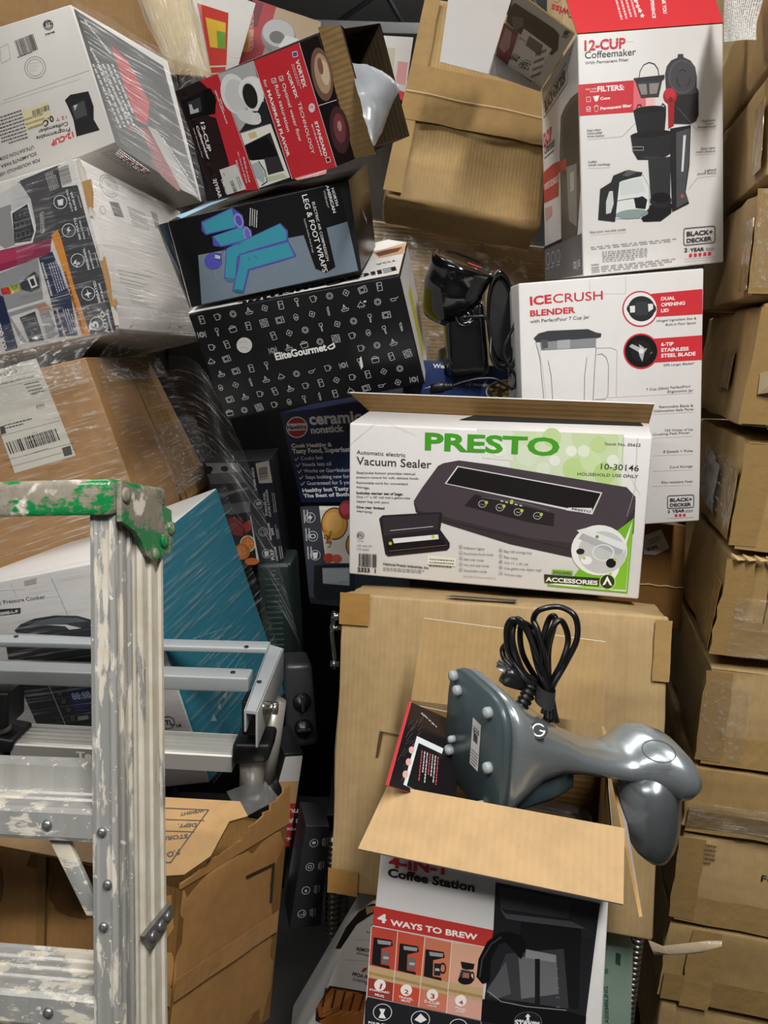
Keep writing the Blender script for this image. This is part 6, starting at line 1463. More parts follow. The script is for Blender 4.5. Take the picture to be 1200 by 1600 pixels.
["R","#a8aaae",182.3,186.4,3.1,-0.4,-1.3,-3.0,0.2],
["G","#8a9ac8",200.2,177.9,27.5,0.2,-0.1,-0.3,1,1],
["R","#a8aaae",184.3,170.4,3.1,-0.4,-1.3,-3.1,0.2],
["G","#8a9ac8",198.0,172.9,27.5,0.2,-0.1,-0.3,1,2],
["R","#a8aaae",186.3,154.4,3.1,-0.4,-1.3,-3.1,0.2],
["G","#8a9ac8",195.9,167.8,27.6,0.2,-0.1,-0.3,1,3],
["P","#8e9094",[[196.2,155.5],[216.8,155.4],[214.9,147.6],[194.5,147.6]]],
["L","#7a7876",0.5,[[251.9,402.7],[253.2,375.8],[254.0,341.2],[257.4,318.2]]],
["L","#efeeec",1.2,[[150.8,398.7],[194.7,393.9]]],
["L","#efeeec",0.8,[[229.3,372.6],[252.4,371.0]]],
["L","#a8a6a4",0.4,[[176.3,406.5],[176.5,371.8]]],
["P","#b2aa9c",[[201.5,405.7],[226.2,407.3],[221.4,398.5],[199.3,398.0]]],
["R","#3a3a3c",357.6,121.9,12.8,-1.7,-4.4,-11.7,0.13],
["T","#3a3a3c","ETL",346.1,119.4,20.5,-2.7,1.2,1],
["T","#3a3a3c","US",370.1,112.6,9.5,-1.3,1,1],
["T","#3a3a3c","Intertek",342.8,98.7,25.9,-3.3,1.1,1],
["T","#4a4a4c","3078474",346.0,91.1,24.0,-3.1,1,0]],
'cooker_R':[
["G","#8cc4d2",58.0,234.3,160.3,-33.8,1.2,-1.4,1,0],
["G","#8cc4d2",71.0,216.8,148.0,-26.2,1.3,-1.5,1,1],
["G","#8cc4d2",84.2,198.8,135.4,-18.2,1.3,-1.5,1,2],
["G","#8cc4d2",97.7,180.5,122.6,-9.8,1.3,-1.5,1,3],
["G","#8cc4d2",111.6,161.7,109.4,-1.0,1.4,-1.6,1,4],
["G","#8cc4d2",125.7,142.4,95.8,8.2,1.4,-1.6,1,5],
["G","#8cc4d2",140.3,122.7,82.0,17.9,1.4,-1.7,1,6],
["P","#a8d0d8",[[51.0,86.1],[65.8,93.8],[69.6,76.9]]],
["P","#a8d0d8",[[80.5,96.7],[95.4,99.8],[92.8,86.8]]],
["P","#a8d0d8",[[108.2,106.6],[128.2,105.2],[117.6,94.5]]],
["L","#a8d0d8",0.6,[[197.1,128.1],[220.9,124.7],[217.9,115.0],[197.2,119.4],[197.1,128.1]]]],
'torn_R':[
["P","#2a2622",[[112.5,210.5],[183.1,213.2],[184.0,209.5],[114.8,206.1]]],
["P","#2a2622",[[176.9,213.0],[183.9,213.1],[189.4,160.8],[183.0,161.3]]]],
'torn_flap':[
["L","#2a221a",1.6,[[-25.9,94.3],[47.1,86.4],[9.1,16.3],[-21.4,18.2]]],
["L","#2a221a",1.4,[[-23.5,77.2],[42.8,71.1]]],
["L","#2a221a",1.4,[[-21.3,60.9],[32.3,55.9]]],
["L","#2a221a",1.4,[[-8.9,92.6],[-13.0,69.8]]],
["T","#2a221a","WEIGHT",41.4,87.9,-28.9,-4.2,1.0,1],
["T","#2a221a","DEPT.",34.4,67.8,-22.4,0.5,1.0,1],
["T","#2a221a","STORE",25.2,53.4,-29.0,-2.0,1.0,1],
["T","#2a221a","P.O.",17.0,33.3,-16.1,-4.3,1.3,1],
["L","#2a221a",1.4,[[-225.9,132.2],[-151.0,119.4],[-155.9,113.3],[-224.0,126.1]]],
["T","#2a221a","QUANT.",-162.3,120.0,-26.4,3.8,1.0,1],
["L","#2a221a",1.2,[[-190.1,117.5],[-202.2,126.9],[-206.3,119.2],[-200.4,114.9],[-192.8,121.6]]]],
'behind_F':[
["P","#d6d4ce",[[52.3,167.3],[88.9,184.8],[118.1,153.3],[90.6,136.4],[66.5,135.2]]],
["T","#2a2a2a","903FL",71.7,139.7,22.1,10.5,1.3,1],
["G","#4a4a4a",67.2,161.8,21.2,10.4,3.9,-7.0,3,3],
["L","#4a4a4a",0.5,[[84.3,170.9],[90.9,174.1],[94.4,168.5],[88.3,165.4],[84.3,170.9]]]],
'grill_F':[
["P","#f0ede8",[[81.1,278.0],[61.5,256.6],[49.9,219.4],[42.0,174.6],[38.1,144.1],[105.8,145.6]]],
["P","#2c1c16",[[28.6,105.9],[40.9,147.7],[105.8,145.6],[113.5,90.4],[80.1,65.5],[31.1,83.7]]],
["P","#b8682a",[[29.4,109.2],[44.8,143.6],[82.2,143.3],[102.1,137.0],[104.7,108.5],[69.2,96.3],[35.2,90.8]]],
["P","#d08a42",[[38.7,117.1],[53.1,141.8],[77.3,140.9],[60.6,114.2],[39.4,97.9]]],
["P","#c87830",[[36.3,84.5],[67.0,108.8],[103.5,114.7],[102.9,88.8],[52.7,67.6]]],
["L","#5a2c12",3.2,[[37.0,142.3],[37.2,110.5]]],
["L","#5a2c12",3.2,[[51.0,141.4],[50.7,110.1]]],
["L","#5a2c12",3.2,[[65.1,140.5],[64.1,109.7]]],
["L","#5a2c12",3.2,[[79.1,139.6],[77.6,109.3]]],
["L","#5a2c12",3.2,[[93.2,138.7],[91.2,108.9]]],
["L","#e6b070",1.2,[[37.8,91.2],[51.9,103.2]]],
["L","#e6b070",1.2,[[53.2,95.3],[67.3,107.0]]],
["L","#e6b070",1.2,[[68.6,99.4],[82.7,110.7]]],
["L","#e6b070",1.2,[[84.0,103.5],[98.2,114.5]]],
["L","#b8b4ae",0.6,[[62.2,231.3],[89.4,233.6]]],
["L","#b8b4ae",0.6,[[55.5,195.6],[93.3,198.7]]],
["T","#2a2626","REMOVABLE",68.3,213.8,35.6,-1.0,1.5,1],
["T","#4a4646","dishwasher safe",69.4,207.8,38.8,-3.6,1.3,0],
["T","#2a2626","PFOA FREE",69.8,170.4,32.0,-3.3,1.6,1],
["T","#4a4646","coating",72.1,162.3,23.1,-2.6,1.5,0],
["P","#c0392b",[[82.4,178.7],[83.9,184.6],[89.4,188.0],[88.9,182.3],[85.0,178.5]]],
["T","#4a4646","5x",77.3,244.8,5.7,0.3,1.2,0],
["T","#2a2626","G",81.6,255.3,3.7,-0.0,1.8,0],
["P","#1f1a18",[[75.5,293.6],[105.8,298.7],[108.9,282.6],[81.1,278.0],[61.5,256.6],[45.9,212.6],[38.2,211.3],[47.1,249.6],[60.3,277.5]]],
["P","#c8a070",[[69.0,286.5],[79.9,291.3],[80.5,280.9],[72.5,275.0]]]],
'greenbox_F':[
["P","#2f6a4a",[[36.9,177.6],[44.0,174.5],[43.4,153.3],[36.5,157.8]]],
["T","#3a6a5a","EASY ASSEMBLING",29.2,20.6,-2.8,97.0,0.8,1],
["E","#4a9a62",20.5,184.4,3.5,-0.0,0.1,-6.1],
["E","#4a9a62",23.9,144.5,2.9,-0.0,0.1,-5.4]],
'swiss_F':[
["T","#c0343c","Swiss",28.0,169.9,-47.9,13.7,1.2,1],
["L","#c0343c",1.4,[[-16.4,189.0],[-9.6,185.9],[0.9,193.3]]]],
'right7_F':[
["T","#2a241c","ONLY",182.5,20.9,-67.5,3.0,1.0,1]],
'right8_F':[
["T","#2a241c","FOR FOOD",131.8,96.9,104.2,-0.1,1.0,0],
["G","#5a4a34",37.9,146.9,21.5,-0.5,0.6,-31.6,5,2]],
'right9_F':[
["T","#2a241c","USE ONLY",235.5,45.2,-122.8,-6.4,1.0,1]]}


def lerp(a, b, t): return tuple(a[i] + (b[i] - a[i]) * t for i in range(3))
def corner_map(key):
    c = [Vector(v) for v in BOX[key][2]]
    def f(u, v, w):
        m = lambda a, b, t: a + (b - a) * t
        return m(m(m(c[0], c[1], u), m(c[3], c[2], u), w), m(m(c[4], c[5], u), m(c[7], c[6], u), w), v)
    return f
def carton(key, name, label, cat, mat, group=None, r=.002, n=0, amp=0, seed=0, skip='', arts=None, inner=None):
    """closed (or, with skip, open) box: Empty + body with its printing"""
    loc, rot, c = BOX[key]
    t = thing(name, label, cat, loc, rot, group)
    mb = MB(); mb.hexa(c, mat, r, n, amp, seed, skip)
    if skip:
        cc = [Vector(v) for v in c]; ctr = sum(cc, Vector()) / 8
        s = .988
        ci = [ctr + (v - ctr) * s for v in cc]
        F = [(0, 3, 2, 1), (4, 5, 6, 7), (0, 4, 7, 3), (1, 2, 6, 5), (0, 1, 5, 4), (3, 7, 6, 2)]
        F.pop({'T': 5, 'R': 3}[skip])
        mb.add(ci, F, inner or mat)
    for a in (arts if arts is not None else [k for k in ART if k in (key + '_F', key + '_R', key + '_L', key + '_T', key + '_X')]):
        print_art(mb, FACE[a], ART[a])
    mb.build('carton_body' if 'carton' in name else 'box_body', t)
    return t
def face_frame(key, f):
    g = corner_map(key)
    q = {'F': (lambda u, w: g(u, 0, w)), 'R': (lambda u, w: g(1, u, w)), 'L': (lambda u, w: g(0, 1 - u, w)), 'T': (lambda u, w: g(u, w, 1))}[f]
    return q
def tape(t, key, f, u0, w0, u1, w1, mat=None, off=.0014, th=.0006, wob=.004, name='packing_tape', seed=0, n=8):
    """strip of tape on a box face between two fractions of that face, edges slightly uneven"""
    q = face_frame(key, f); rr = random.Random(seed + int(u0 * 100) + int(w1 * 37))
    nrm = (q(1, 0) - q(0, 0)).cross(q(0, 1) - q(0, 0)).normalized()
    long_u = (q(u1, w0) - q(u0, w0)).length > (q(u0, w1) - q(u0, w0)).length
    A = []; B_ = []
    for i in range(n + 1):
        s_ = i / n
        if long_u: a, b = q(u0 + (u1 - u0) * s_, w0), q(u0 + (u1 - u0) * s_, w1)
        else: a, b = q(u0, w0 + (w1 - w0) * s_), q(u1, w0 + (w1 - w0) * s_)
        d = (b - a).normalized()
        A.append(a - d * rr.uniform(0, wob)); B_.append(b + d * rr.uniform(0, wob))
    mb = MB(); vs = [p + nrm * (off + th) for p in A] + [p + nrm * (off + th) for p in B_] + [p + nrm * off for p in A] + [p + nrm * off for p in B_]
    k = n + 1; fs = []
    for i in range(n):
        fs += [(i, i + 1, k + i + 1, k + i), (2 * k + i, 3 * k + i, 3 * k + i + 1, 2 * k + i + 1), (i, 2 * k + i, 2 * k + i + 1, i + 1), (k + i, k + i + 1, 3 * k + i + 1, 3 * k + i)]
    fs += [(0, k, 3 * k, 2 * k), (k - 1, 3 * k - 1, 4 * k - 1, 2 * k - 1)]
    if not long_u: fs = [tuple(reversed(f_)) for f_ in fs]
    mb.add(vs, fs, mat or tape_mat())
    return mb.build(name, t)
def flap(t, key, m, m2=None, th=.003, name='flap', art=None, toward=None):
    mb = MB(); P = [Vector(p) for p in PANEL[key]]
    n = Vector((0, 0, 0))
    for i in range(len(P)): n += (P[i] - P[0]).cross(P[(i + 1) % len(P)] - P[0])
    cam_l = (Euler(t.rotation_euler).to_matrix().transposed()) @ (Vector((0, 0, 1.35)) - Vector(t.location))
    if n.dot(cam_l - P[0]) < 0: P = list(reversed(P))
    mb.slab(P, th, m, m2)
    if art: print_art(mb, FACE[art], ART[art])
    return mb.build(name, t)

# ---------------------------------------------------------------- the room
KR, KR2, KR3 = '#b59868', '#aa8c5c', '#9a7c50'
concrete = plain('concrete_floor', '#2b2a29', .7)
def room_box(name, lo, hi, m):
    mb = MB(); mb.box(lo, hi, m, .001); return structure(mb.build(name))
room_box('floor', (-4, -3, -.1), (4, 6.5, 0), concrete)
room_box('ceiling', (-4, -3, 3.2), (4, 6.5, 3.3), plain('deck_grey', '#c2c2c0', .6))
room_box('wall_back', (-4, 6.5, 0), (4, 6.6, 3.2), plain('wall_grey', '#7c7c7c', .8))
room_box('wall_left', (-4.1, -3, 0), (-4, 6.5, 3.2), plain('wall_grey', '#7c7c7c', .8))
room_box('wall_right', (4, -3, 0), (4.1, 6.5, 3.2), plain('wall_grey', '#7c7c7c', .8))
room_box('wall_front', (-4, -3.1, 0), (4, -3, 3.2), plain('wall_grey', '#7c7c7c', .8))
# open-web roof joist with its bright lower chord, seen through the gap at the top
mb = MB(); tm = plain('joist_steel', '#c9cac8', .4, .2); dk = plain('joist_web', '#4a4a4c', .5, .4)
A, Bq = Vector((-0.7398,3.9928,2.8195)), Vector((0.8209,3.9941,2.8259))
d = (Bq - A).normalized(); upv = Vector((0, 0, 1)); nn = d.cross(upv)
for a, b, h in ((A - d * 1.5, Bq + d * 1.5, .035),):
    q = [a - nn * .03 - upv * h, b - nn * .03 - upv * h, b - nn * .03 + upv * h * .4, a - nn * .03 + upv * h * .4, a + nn * .03 - upv * h, b + nn * .03 - upv * h, b + nn * .03 + upv * h * .4, a + nn * .03 + upv * h * .4]
    mb.hexa(q, tm, .004)
st = mb.build('trim_1'); structure(st)
mb = MB()
for i in range(9):
    p = A + d * (i * .34 - .6); q = p + d * .34 * (1 if i % 2 else -.1) ; zt = 3.2
    mb.tube([p + upv * 0, Vector((q.x + (.22 if i % 2 else -.22), q.y, zt))], .012, dk, 8)
w_ = mb.build('trim_2'); structure(w_)
# fluorescent strip fixtures of the room
for i, (loc, lx, ly, pw) in enumerate(LAMPS):
    t = thing('ceiling_light', ('white fluorescent strip fixture above the aisle', 'second white strip fixture over the wrapped pallets', 'white strip fixture behind the piles', 'white strip fixture straight above the leaning pile')[i], 'light', loc, (0, 0, 0), 'strip lights')
    mb = MB(); mb.box((-lx / 2 - .03, -ly / 2 - .03, .014), (lx / 2 + .03, ly / 2 + .03, .07), plain('lamp_white', '#e4e4e4', .4), .005); mb.build('housing', t)
    for k in (-.25, .25):
        mb = MB(); mb.tube([(-lx / 2, ly * k, .002), (lx / 2, ly * k, .002)] if lx > ly else [(lx * k, -ly / 2, .002), (lx * k, ly / 2, .002)], .012, plain('tube_white', '#f4f4f2', .3), 10); tb = mb.build('light_tube', t)
    tm_ = tb.data.materials[0]; bs = tm_.node_tree.nodes['Principled BSDF']; bs.inputs['Emission Color'].default_value = (1, .97, .92, 1); bs.inputs['Emission Strength'].default_value = 2.0
    ld = bpy.data.lights.new('strip', 'AREA'); ld.shape = 'RECTANGLE'; ld.size = lx; ld.size_y = ly; ld.energy = pw; ld.color = (1.0, .975, .935)
    lo = bpy.data.objects.new('strip_light', ld); col.objects.link(lo); lo.parent = t; lo.location = (0, 0, -.02)
    if i == 2:      # added upward light, no real lamp, put in to brighten the deck
        lu = bpy.data.lights.new('deck_fill', 'AREA'); lu.shape = 'RECTANGLE'; lu.size = lx; lu.size_y = ly; lu.energy = 32.0
        lo = bpy.data.objects.new('deck_fill_light', lu); col.objects.link(lo); lo.parent = t; lo.location = (0, 0, .09); lo.rotation_euler = (math.pi, 0, 0)
    for k in (-1, 1):
        mb = MB(); mb.tube([(k * lx * .4, k * ly * .4 * (lx < ly), .07), (k * lx * .4, k * ly * .4 * (lx < ly), 3.2 - loc[2])], .004, dk, 6); mb.build('hanger', t)

# ---------------------------------------------------------------- added cartons, most with the shade of the gaps in their colour
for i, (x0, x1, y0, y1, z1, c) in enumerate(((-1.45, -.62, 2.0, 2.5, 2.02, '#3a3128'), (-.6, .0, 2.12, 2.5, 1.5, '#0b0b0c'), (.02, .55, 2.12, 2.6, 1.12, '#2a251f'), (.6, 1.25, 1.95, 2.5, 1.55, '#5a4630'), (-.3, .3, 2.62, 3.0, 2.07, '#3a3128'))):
    t = thing('added_carton', ('added big dark brown carton standing in for shade behind the wrapped pallet', 'added black carton standing in for shade in the gap behind the louvered appliance', 'added dark carton standing in for shade behind the navy box', 'added brown carton standing in for shade behind the tall taped stack', 'dark carton under the small white box with red base')[i], 'carton', (x0, y0, 0))
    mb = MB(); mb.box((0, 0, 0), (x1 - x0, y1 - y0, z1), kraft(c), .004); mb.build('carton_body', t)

# ---------------------------------------------------------------- cartons of the tall stack at the side
labs = ['brown carton at the top of the tall taped stack, beside the printed paper sheet', 'second brown carton from the top of the tall taped stack', 'brown carton with torn tape on its corner, third in the tall stack', 'brown carton with a loose tape flag on its edge, fourth in the tall stack',
        'brown carton with a crushed paper label on its side, level with the blender box bottom', 'carton with torn ragged top edge in the tall stack, beside the small brown carton', 'pale carton wrapped with tape at its corner, beside the tall carton top', 'carton printed ONLY upside down, level with the mixer head',
        'carton printed FOR FOOD, level with the open coffee box flap', 'carton printed USE ONLY upside down near the stack bottom', 'lowest visible carton of the tall taped stack']
KC = [KR2, KR2, KR2, KR2, '#b39562', KR2, '#bd9f70', KR2, '#bd9f70', '#b59866', KR]
for i in range(11):
    k = 'right%d' % i
    t = carton(k, 'brown_carton', labs[i], 'carton', kraft(KC[i], 0, .6, .3, .7), 'cartons of the tall taped stack', r=.007, n=9, amp=.006, seed=i + 1)
    tm1 = tape_mat('#9c7f50'); tm2 = tape_mat('#a98a58')
    if i in (2, 3, 4, 5, 6, 8): tape(t, k, 'F', .0, .04, .085, .96, tm1, .0035, seed=i)
    if i in (1, 2, 4, 5): tape(t, k, 'L', .88, .08, .99, .72, tm1, .0035, seed=i)
    if i in (4, 6, 7, 8): tape(t, k, 'F', .02, .02, 1, .30, tm2, .0025, seed=i)
    if i in (5, 7, 9): tape(t, k, 'F', .02, .06, 1, .36, tm1, .0025, seed=i)
    if i in (4, 5): tape(t, k, 'F', .16, .3, .28, .97, tm2, .003, seed=i + 20)
    if i in (3, 9): tape(t, k, 'F', .10, .0, .20, .98, tm2, .003, seed=i + 3)
    if i in (3, 7): tape(t, k, 'L', .55, .3, .75, .62, tm1, .0035, seed=i + 9)
    if i == 4:
        q = face_frame(k, 'L'); mb = MB(); rr = random.Random(3)
        g = [[q(.42 + .30 * a / 6, .28 + .5 * b / 5 - .12 * a / 6) + Vector((-.004 - rr.uniform(0, .006), 0, 0)) for a in range(7)] for b in range(6)]
        mb.add([p for rw in g for p in rw], [(b * 7 + a, b * 7 + a + 1, b * 7 + a + 8, b * 7 + a + 7) for b in range(5) for a in range(6)], plain('paper_label', '#a8a29a', .5))
        mb.build('crushed_label', t)
    if i == 5:   # torn, fibrous top edge
        q = face_frame(k, 'F'); rr = random.Random(8); mb = MB()
        for a in range(26):
            u = a / 26; p = q(u, 1.0) + Vector((0, -.004, .002)); p2 = q(u + .05, 1.0) + Vector((0, -.006, -.004 - rr.uniform(0, .012))); p3 = q(u + .02, .97) + Vector((0, -.012 - rr.uniform(0, .006), 0))
            mb.slab([p, p2, p3], .0015, plain('torn_fibre', '#c4a878', .9))
        o = mb.build('torn_edge', t)
    if i == 3:   # flag of loose tape
        mb = MB(); q = face_frame(k, 'F'); p = q(.03, .45)
        mb.slab([p + Vector((0, -.006, 0)), p + Vector((.035, -.03, .012)), p + Vector((.04, -.028, -.02)), p + Vector((.0, -.008, -.03))], .0008, tape_mat('#a89678')); mb.build('loose_tape', t)

# ---------------------------------------------------------------- background boxes at the top
wh = board('#dedcd8')
def simple(key, name, label, cat, mat, **k): return carton(key, name, label, cat, mat, **k)
t = simple('topcarton', 'brown_carton', 'large brown carton lying on top behind the upside-down coffeemaker box', 'carton', kraft('#8a6a40'), r=.006, n=6, amp=.004, seed=31)
t = simple('toptan', 'tan_carton', 'pale tan carton wrapped in film, at the very top beside the white printed box', 'carton', kraft('#cbb68c', 0, .6, .2, .3), r=.006, n=6, amp=.004, seed=32)
t = simple('topwhite', 'white_box', 'white box with a red and yellow food picture, behind the wrapped tan carton', 'box', wh)
g = corner_map('topwhite'); 
mb = MB(); pm = [ink('#c23a30'), ink('#d8b23a'), ink('#6a9a3a'), ink('#d8d4ce')]
def fquad(mb, key, u0, w0, u1, w1, m, off=.0006, sk=0):
    q = face_frame(key, 'F'); n = (q(1, 0) - q(0, 0)).cross(q(0, 1) - q(0, 0)).normalized()
    mb.add([q(u0, w0) + n * off, q(u1, w0) + n * off, q(u1 + sk, w1) + n * off, q(u0 + sk, w1) + n * off], [(0, 1, 2, 3)], m)
for a in ((.12, .1, .62, .75, pm[0], .0006), (.22, .3, .58, .62, pm[1], .0009), (.4, .3, .58, .5, pm[2], .0012), (.1, .02, .6, .08, pm[0], .0009), (.7, .2, .95, .22, pm[3], .0006)): fquad(mb, 'topwhite', *a[:4], a[4], a[5])
mb.build('picture_panel', t)
t = simple('topred', 'red_box', 'red juicer box printed 400-WATT, leaning behind the red coffeemaker box', 'box', board('#c4ae90'))
loc, rot, c = BOX['topred']; mb = MB()
for a in ((0, 0, .34, 1, ink('#b82a36'), .0006), (.0, .2, .14, .55, ink('#d88a34'), .0009), (0, .6, .16, .98, ink('#7a1a22'), .0012)): fquad(mb, 'topred', *a[:4], a[4], a[5])
q = face_frame('topred', 'F'); ex = (q(1, 0) - q(0, 0)).normalized(); n = ex.cross(q(0, 1) - q(0, 0)).normalized(); ey = n.cross(ex)
W_, H_ = (q(1, 0) - q(0, 0)).length * 1000, (q(0, 1) - q(0, 0)).length * 1000
print_art(mb, (q(0, 0), ex, ey, n), [['E', '#8e9092', W_ * .6, H_ * .45, 55, 0, 0, 52], ['E', '#c4c6c8', W_ * .6, H_ * .5, 50, 0, 0, 40], ['E', '#6a6c6e', W_ * .58, H_ * .44, 24, 0, 0, 18], ['P', '#e0e0dc', [[W_ * .6, H_ * .3], [W_ * .95, H_ * .2], [W_ * .97, H_ * .42], [W_ * .7, H_ * .48]]],
    ['T', '#f4e8e4', '400-WATT', W_ * .05, H_ * .97, 0, -H_ * .35, 1.0, 1], ['T', '#f4e8e4', 'Juice Extractor', W_ * .11, H_ * .97, 0, -H_ * .36, 1.0, 0], ['G', '#f0d0c8', W_ * .2, H_ * .8, 0, -H_ * .6, 12, 0, 4, 3]], .0012)
mb.build('picture_panel', t)
t = simple('topsmall', 'white_box', 'small white box with red base stripe, behind the grey plastic bag', 'box', wh)
mb = MB()
for a in ((0, 0, 1, .14, ink('#c8323a'), .0006), (.7, .25, .95, .6, ink('#d89a98'), .0006), (.05, .8, .3, .95, ink('#55585a'), .0006), (.2, .35, .6, .8, ink('#cfc9b4'), .0006)): fquad(mb, 'topsmall', *a[:4], a[4], a[5])
mb.build('picture_panel', t)
t = simple('swiss', 'beige_carton', 'beige carton with upside-down red script, behind the open coffeemaker box', 'carton', kraft('#cdb58c', 0, .6, .1, .4))

# ---------------------------------------------------------------- big leaning carton and the film-wrapped carton under it
t = carton('bigcarton', 'brown_carton', 'large leaning brown carton with taped centre seam, beside the open coffeemaker box', 'carton', kraft('#b59664', 0, .55, .25, .8), r=.016, n=10, amp=.006, seed=5)
tape(t, 'bigcarton', 'F', 0, .50, 1, .625, tape_mat('#a6885a'), .004, seed=1)
tape(t, 'bigcarton', 'F', 0, .375, 1, .495, tape_mat('#a6885a'), .004, seed=2)
tape(t, 'bigcarton', 'F', .0, .03, .10, .97, tape_mat('#ab8e60'), .003, seed=3)
mb = MB(); q = face_frame('bigcarton', 'F'); mb.tube([q(i / 12, .497 + .003 * math.sin(i)) + Vector((0, -.005, 0)) for i in range(13)], .0022, plain('torn_fibre', '#c4a878', .9), 6); mb.build('seam', t)
t = carton('ncarton', 'brown_carton', 'film-wrapped brown carton behind the black coffee maker', 'carton', kraft('#ad9060', 2, .5, .3, 2.2), r=.01, n=10, amp=.01, seed=9)
tape(t, 'ncarton', 'F', .55, .0, .75, .96, tape_mat('#a08252'), .006, seed=4)

# ---------------------------------------------------------------- wrapped pallet at the side: four boxes
t = carton('wbox', 'coffeemaker_box', 'upside-down white 12-CUP programmable coffeemaker box, topmost of the film-wrapped pile', 'box', board('#d3d0cb'), arts=['wbox_F', 'wbox_R', 'wbox_X'])
t = carton('blend', 'blender_box', 'dark blender box with orange stripe, torn white side, second in the wrapped pile', 'box', board('#d4d0cb'), r=.003)
q = face_frame('blend', 'F'); mb = MB(); rr = random.Random(4)
for k, (w0, w1, e0, e1, c_) in enumerate(((.86, .99, .010, .004, '#dcd6cc'), (.70, .86, .008, .016, '#b98f5a'), (.66, .71, .010, .004, '#dcd6cc'), (.40, .5, .003, .008, '#dcd6cc'), (.16, .42, .004, .009, '#b98f5a'), (.13, .17, .009, .012, '#b98f5a'), (.02, .13, .006, .003, '#dcd6cc'))):
    P_ = [q(1, w0) + Vector((-.002, -.0025, 0)), q(1, w0) + Vector((e0, -.004, 0)), q(1, (w0 + w1) / 2) + Vector(((e0 + e1) / 2 + .003, -.005, 0)), q(1, w1) + Vector((e1, -.004, 0)), q(1, w1) + Vector((-.002, -.0025, 0))]
    mb = MB(); mb.slab(P_, .0012, plain('torn_' + c_.strip('#'), c_, .9)); mb.build('torn_edge', t)
t = carton('ycarton', 'brown_carton', 'brown carton with $52.70 postage label under stretch film', 'carton', kraft('#b3895a', 0, .5, .2, .15), r=.004, n=4, amp=.0005, seed=14)
tape(t, 'ycarton', 'R', .55, .02, .85, .98, tape_mat('#b08850'), .0012, seed=5)
t = carton('cooker', 'pressure_cooker_box', 'white electric pressure cooker box with one teal side, under the label carton', 'box', board('#d6d4d2'), r=.003, arts=['cooker_F'])
mb = MB(); q = face_frame('cooker', 'R'); n = (q(1, 0) - q(0, 0)).cross(q(0, 1) - q(0, 0)).normalized()
mb.add([q(.005, .005) + n * .0006, q(.995, .005) + n * .0006, q(.995, .995) + n * .0006, q(.005, .995) + n * .0006], [(0, 1, 2, 3)], board('#2b8299'))
print_art(mb, FACE['cooker_R'], ART['cooker_R'], .0009); mb.build('teal_side', t)['label'] = 'teal printed side'


# ---------------------------------------------------------------- small boxes in the dark gap
t = carton('juicer', 'juicer_box', 'dark juicer box with orange fruit picture and rotated 2 YEAR text', 'box', board('#1d1e22'))
for key, name, lab, c in (('louver', 'louvered_heater', 'dark green louvered appliance below the juicer box', '#26332f'),):
    t = thing(name, lab, 'appliance', *BOX[key][:2])
    mb = MB(); mb.hexa(BOX[key][2], plain('dark_green_enamel', c, .35), .012); mb.build('housing', t)
    q = face_frame(key, 'F')
    for k in range(13):
        w = .36 + k * .042; n = Vector((0, -1, 0))
        mb = MB(); a, b = q(.22, w), q(.66, w); u = q(.22, w + .028) - a
        mb.hexa([a + n * .001, b + n * .001, b + u + n * .006, a + u + n * .006, a - n * .004, b - n * .004, b + u - n * .004, a + u - n * .004], plain('louver_green', '#3a4c46', .35), .001); mb.build('louver', t)
    mb = MB(); mb.lathe(q(.5, .93) , (0, -1, 0), [(.008, 0), (.008, .006), (.005, .006), (.005, .003)], plain('louver_green', '#3a4c46', .35), 16); mb.build('screw_boss', t)
t = thing('toaster_oven', 'dark grey toaster oven with two round knobs, below the louvered appliance', 'appliance', *BOX['oven'][:2])
mb = MB(); mb.hexa(BOX['oven'][2], plain('oven_grey', '#3d3d40', .35, .3), .012); mb.build('housing', t)
q = face_frame('oven', 'F')
for w in (.55, .24):
    mb = MB(); mb.lathe(q(.55, w), (0, -1, 0), [(.019, 0), (.019, .004), (.016, .012), (.0, .0125)], plain('knob_black', '#141416', .3), 24)
    kn = mb.build('knob', t); mb = MB(); p = q(.55, w) + Vector((0, -.014, 0)); mb.hexa([p + Vector(v) for v in ((-.003, -.008, -.016), (.003, -.008, -.016), (.003, -.008, .016), (-.003, -.008, .016), (-.003, .002, -.016), (.003, .002, -.016), (.003, .002, .016), (-.003, .002, .016))] if w > .4 else [p + Vector(v) for v in ((-.014, -.008, -.003), (.014, -.008, -.003), (.014, -.008, .003), (-.014, -.008, .003), (-.014, .002, -.003), (.014, .002, -.003), (.014, .002, .003), (-.014, .002, .003))], plain('knob_grip', '#2a2a2c' if w > .4 else '#b8b8b8', .3), .001); mb.build('grip', kn)
t = carton('toaster', 'toaster_box', 'black toaster box with red printed end, beside the torn brown carton', 'box', board('#1a1a1c'), arts=[])
mb = MB()
for a in ((.02, .62, .98, .80, ink('#c8a070'), .0006), (.05, .32, .98, .64, ink('#c0323a'), .0008), (.1, .8, .98, .98, ink('#cfcdca'), .0006), (.3, .1, .8, .32, ink('#d8d6d4'), .0006)): fquad(mb, 'toaster', *a[:4], a[4], a[5])
q = face_frame('toaster', 'F'); ex = (q(1, 0) - q(0, 0)).normalized(); n = ex.cross(q(0, 1) - q(0, 0)).normalized(); ey = n.cross(ex); W_, H_ = (q(1, 0) - q(0, 0)).length * 1000, (q(0, 1) - q(0, 0)).length * 1000
print_art(mb, (q(0, 0), ex, ey, n), [['T', '#f0e0de', s, W_ * x, H_ * y, -W_ * .62, 0, .9, 1] for s, x, y in (('4-SLICE', .8, .40), ('TOSTADO', .86, .47), ('4 RED', .9, .54), ('4 TRAY', .95, .61))], .001)
mb.build('printed_end', t)
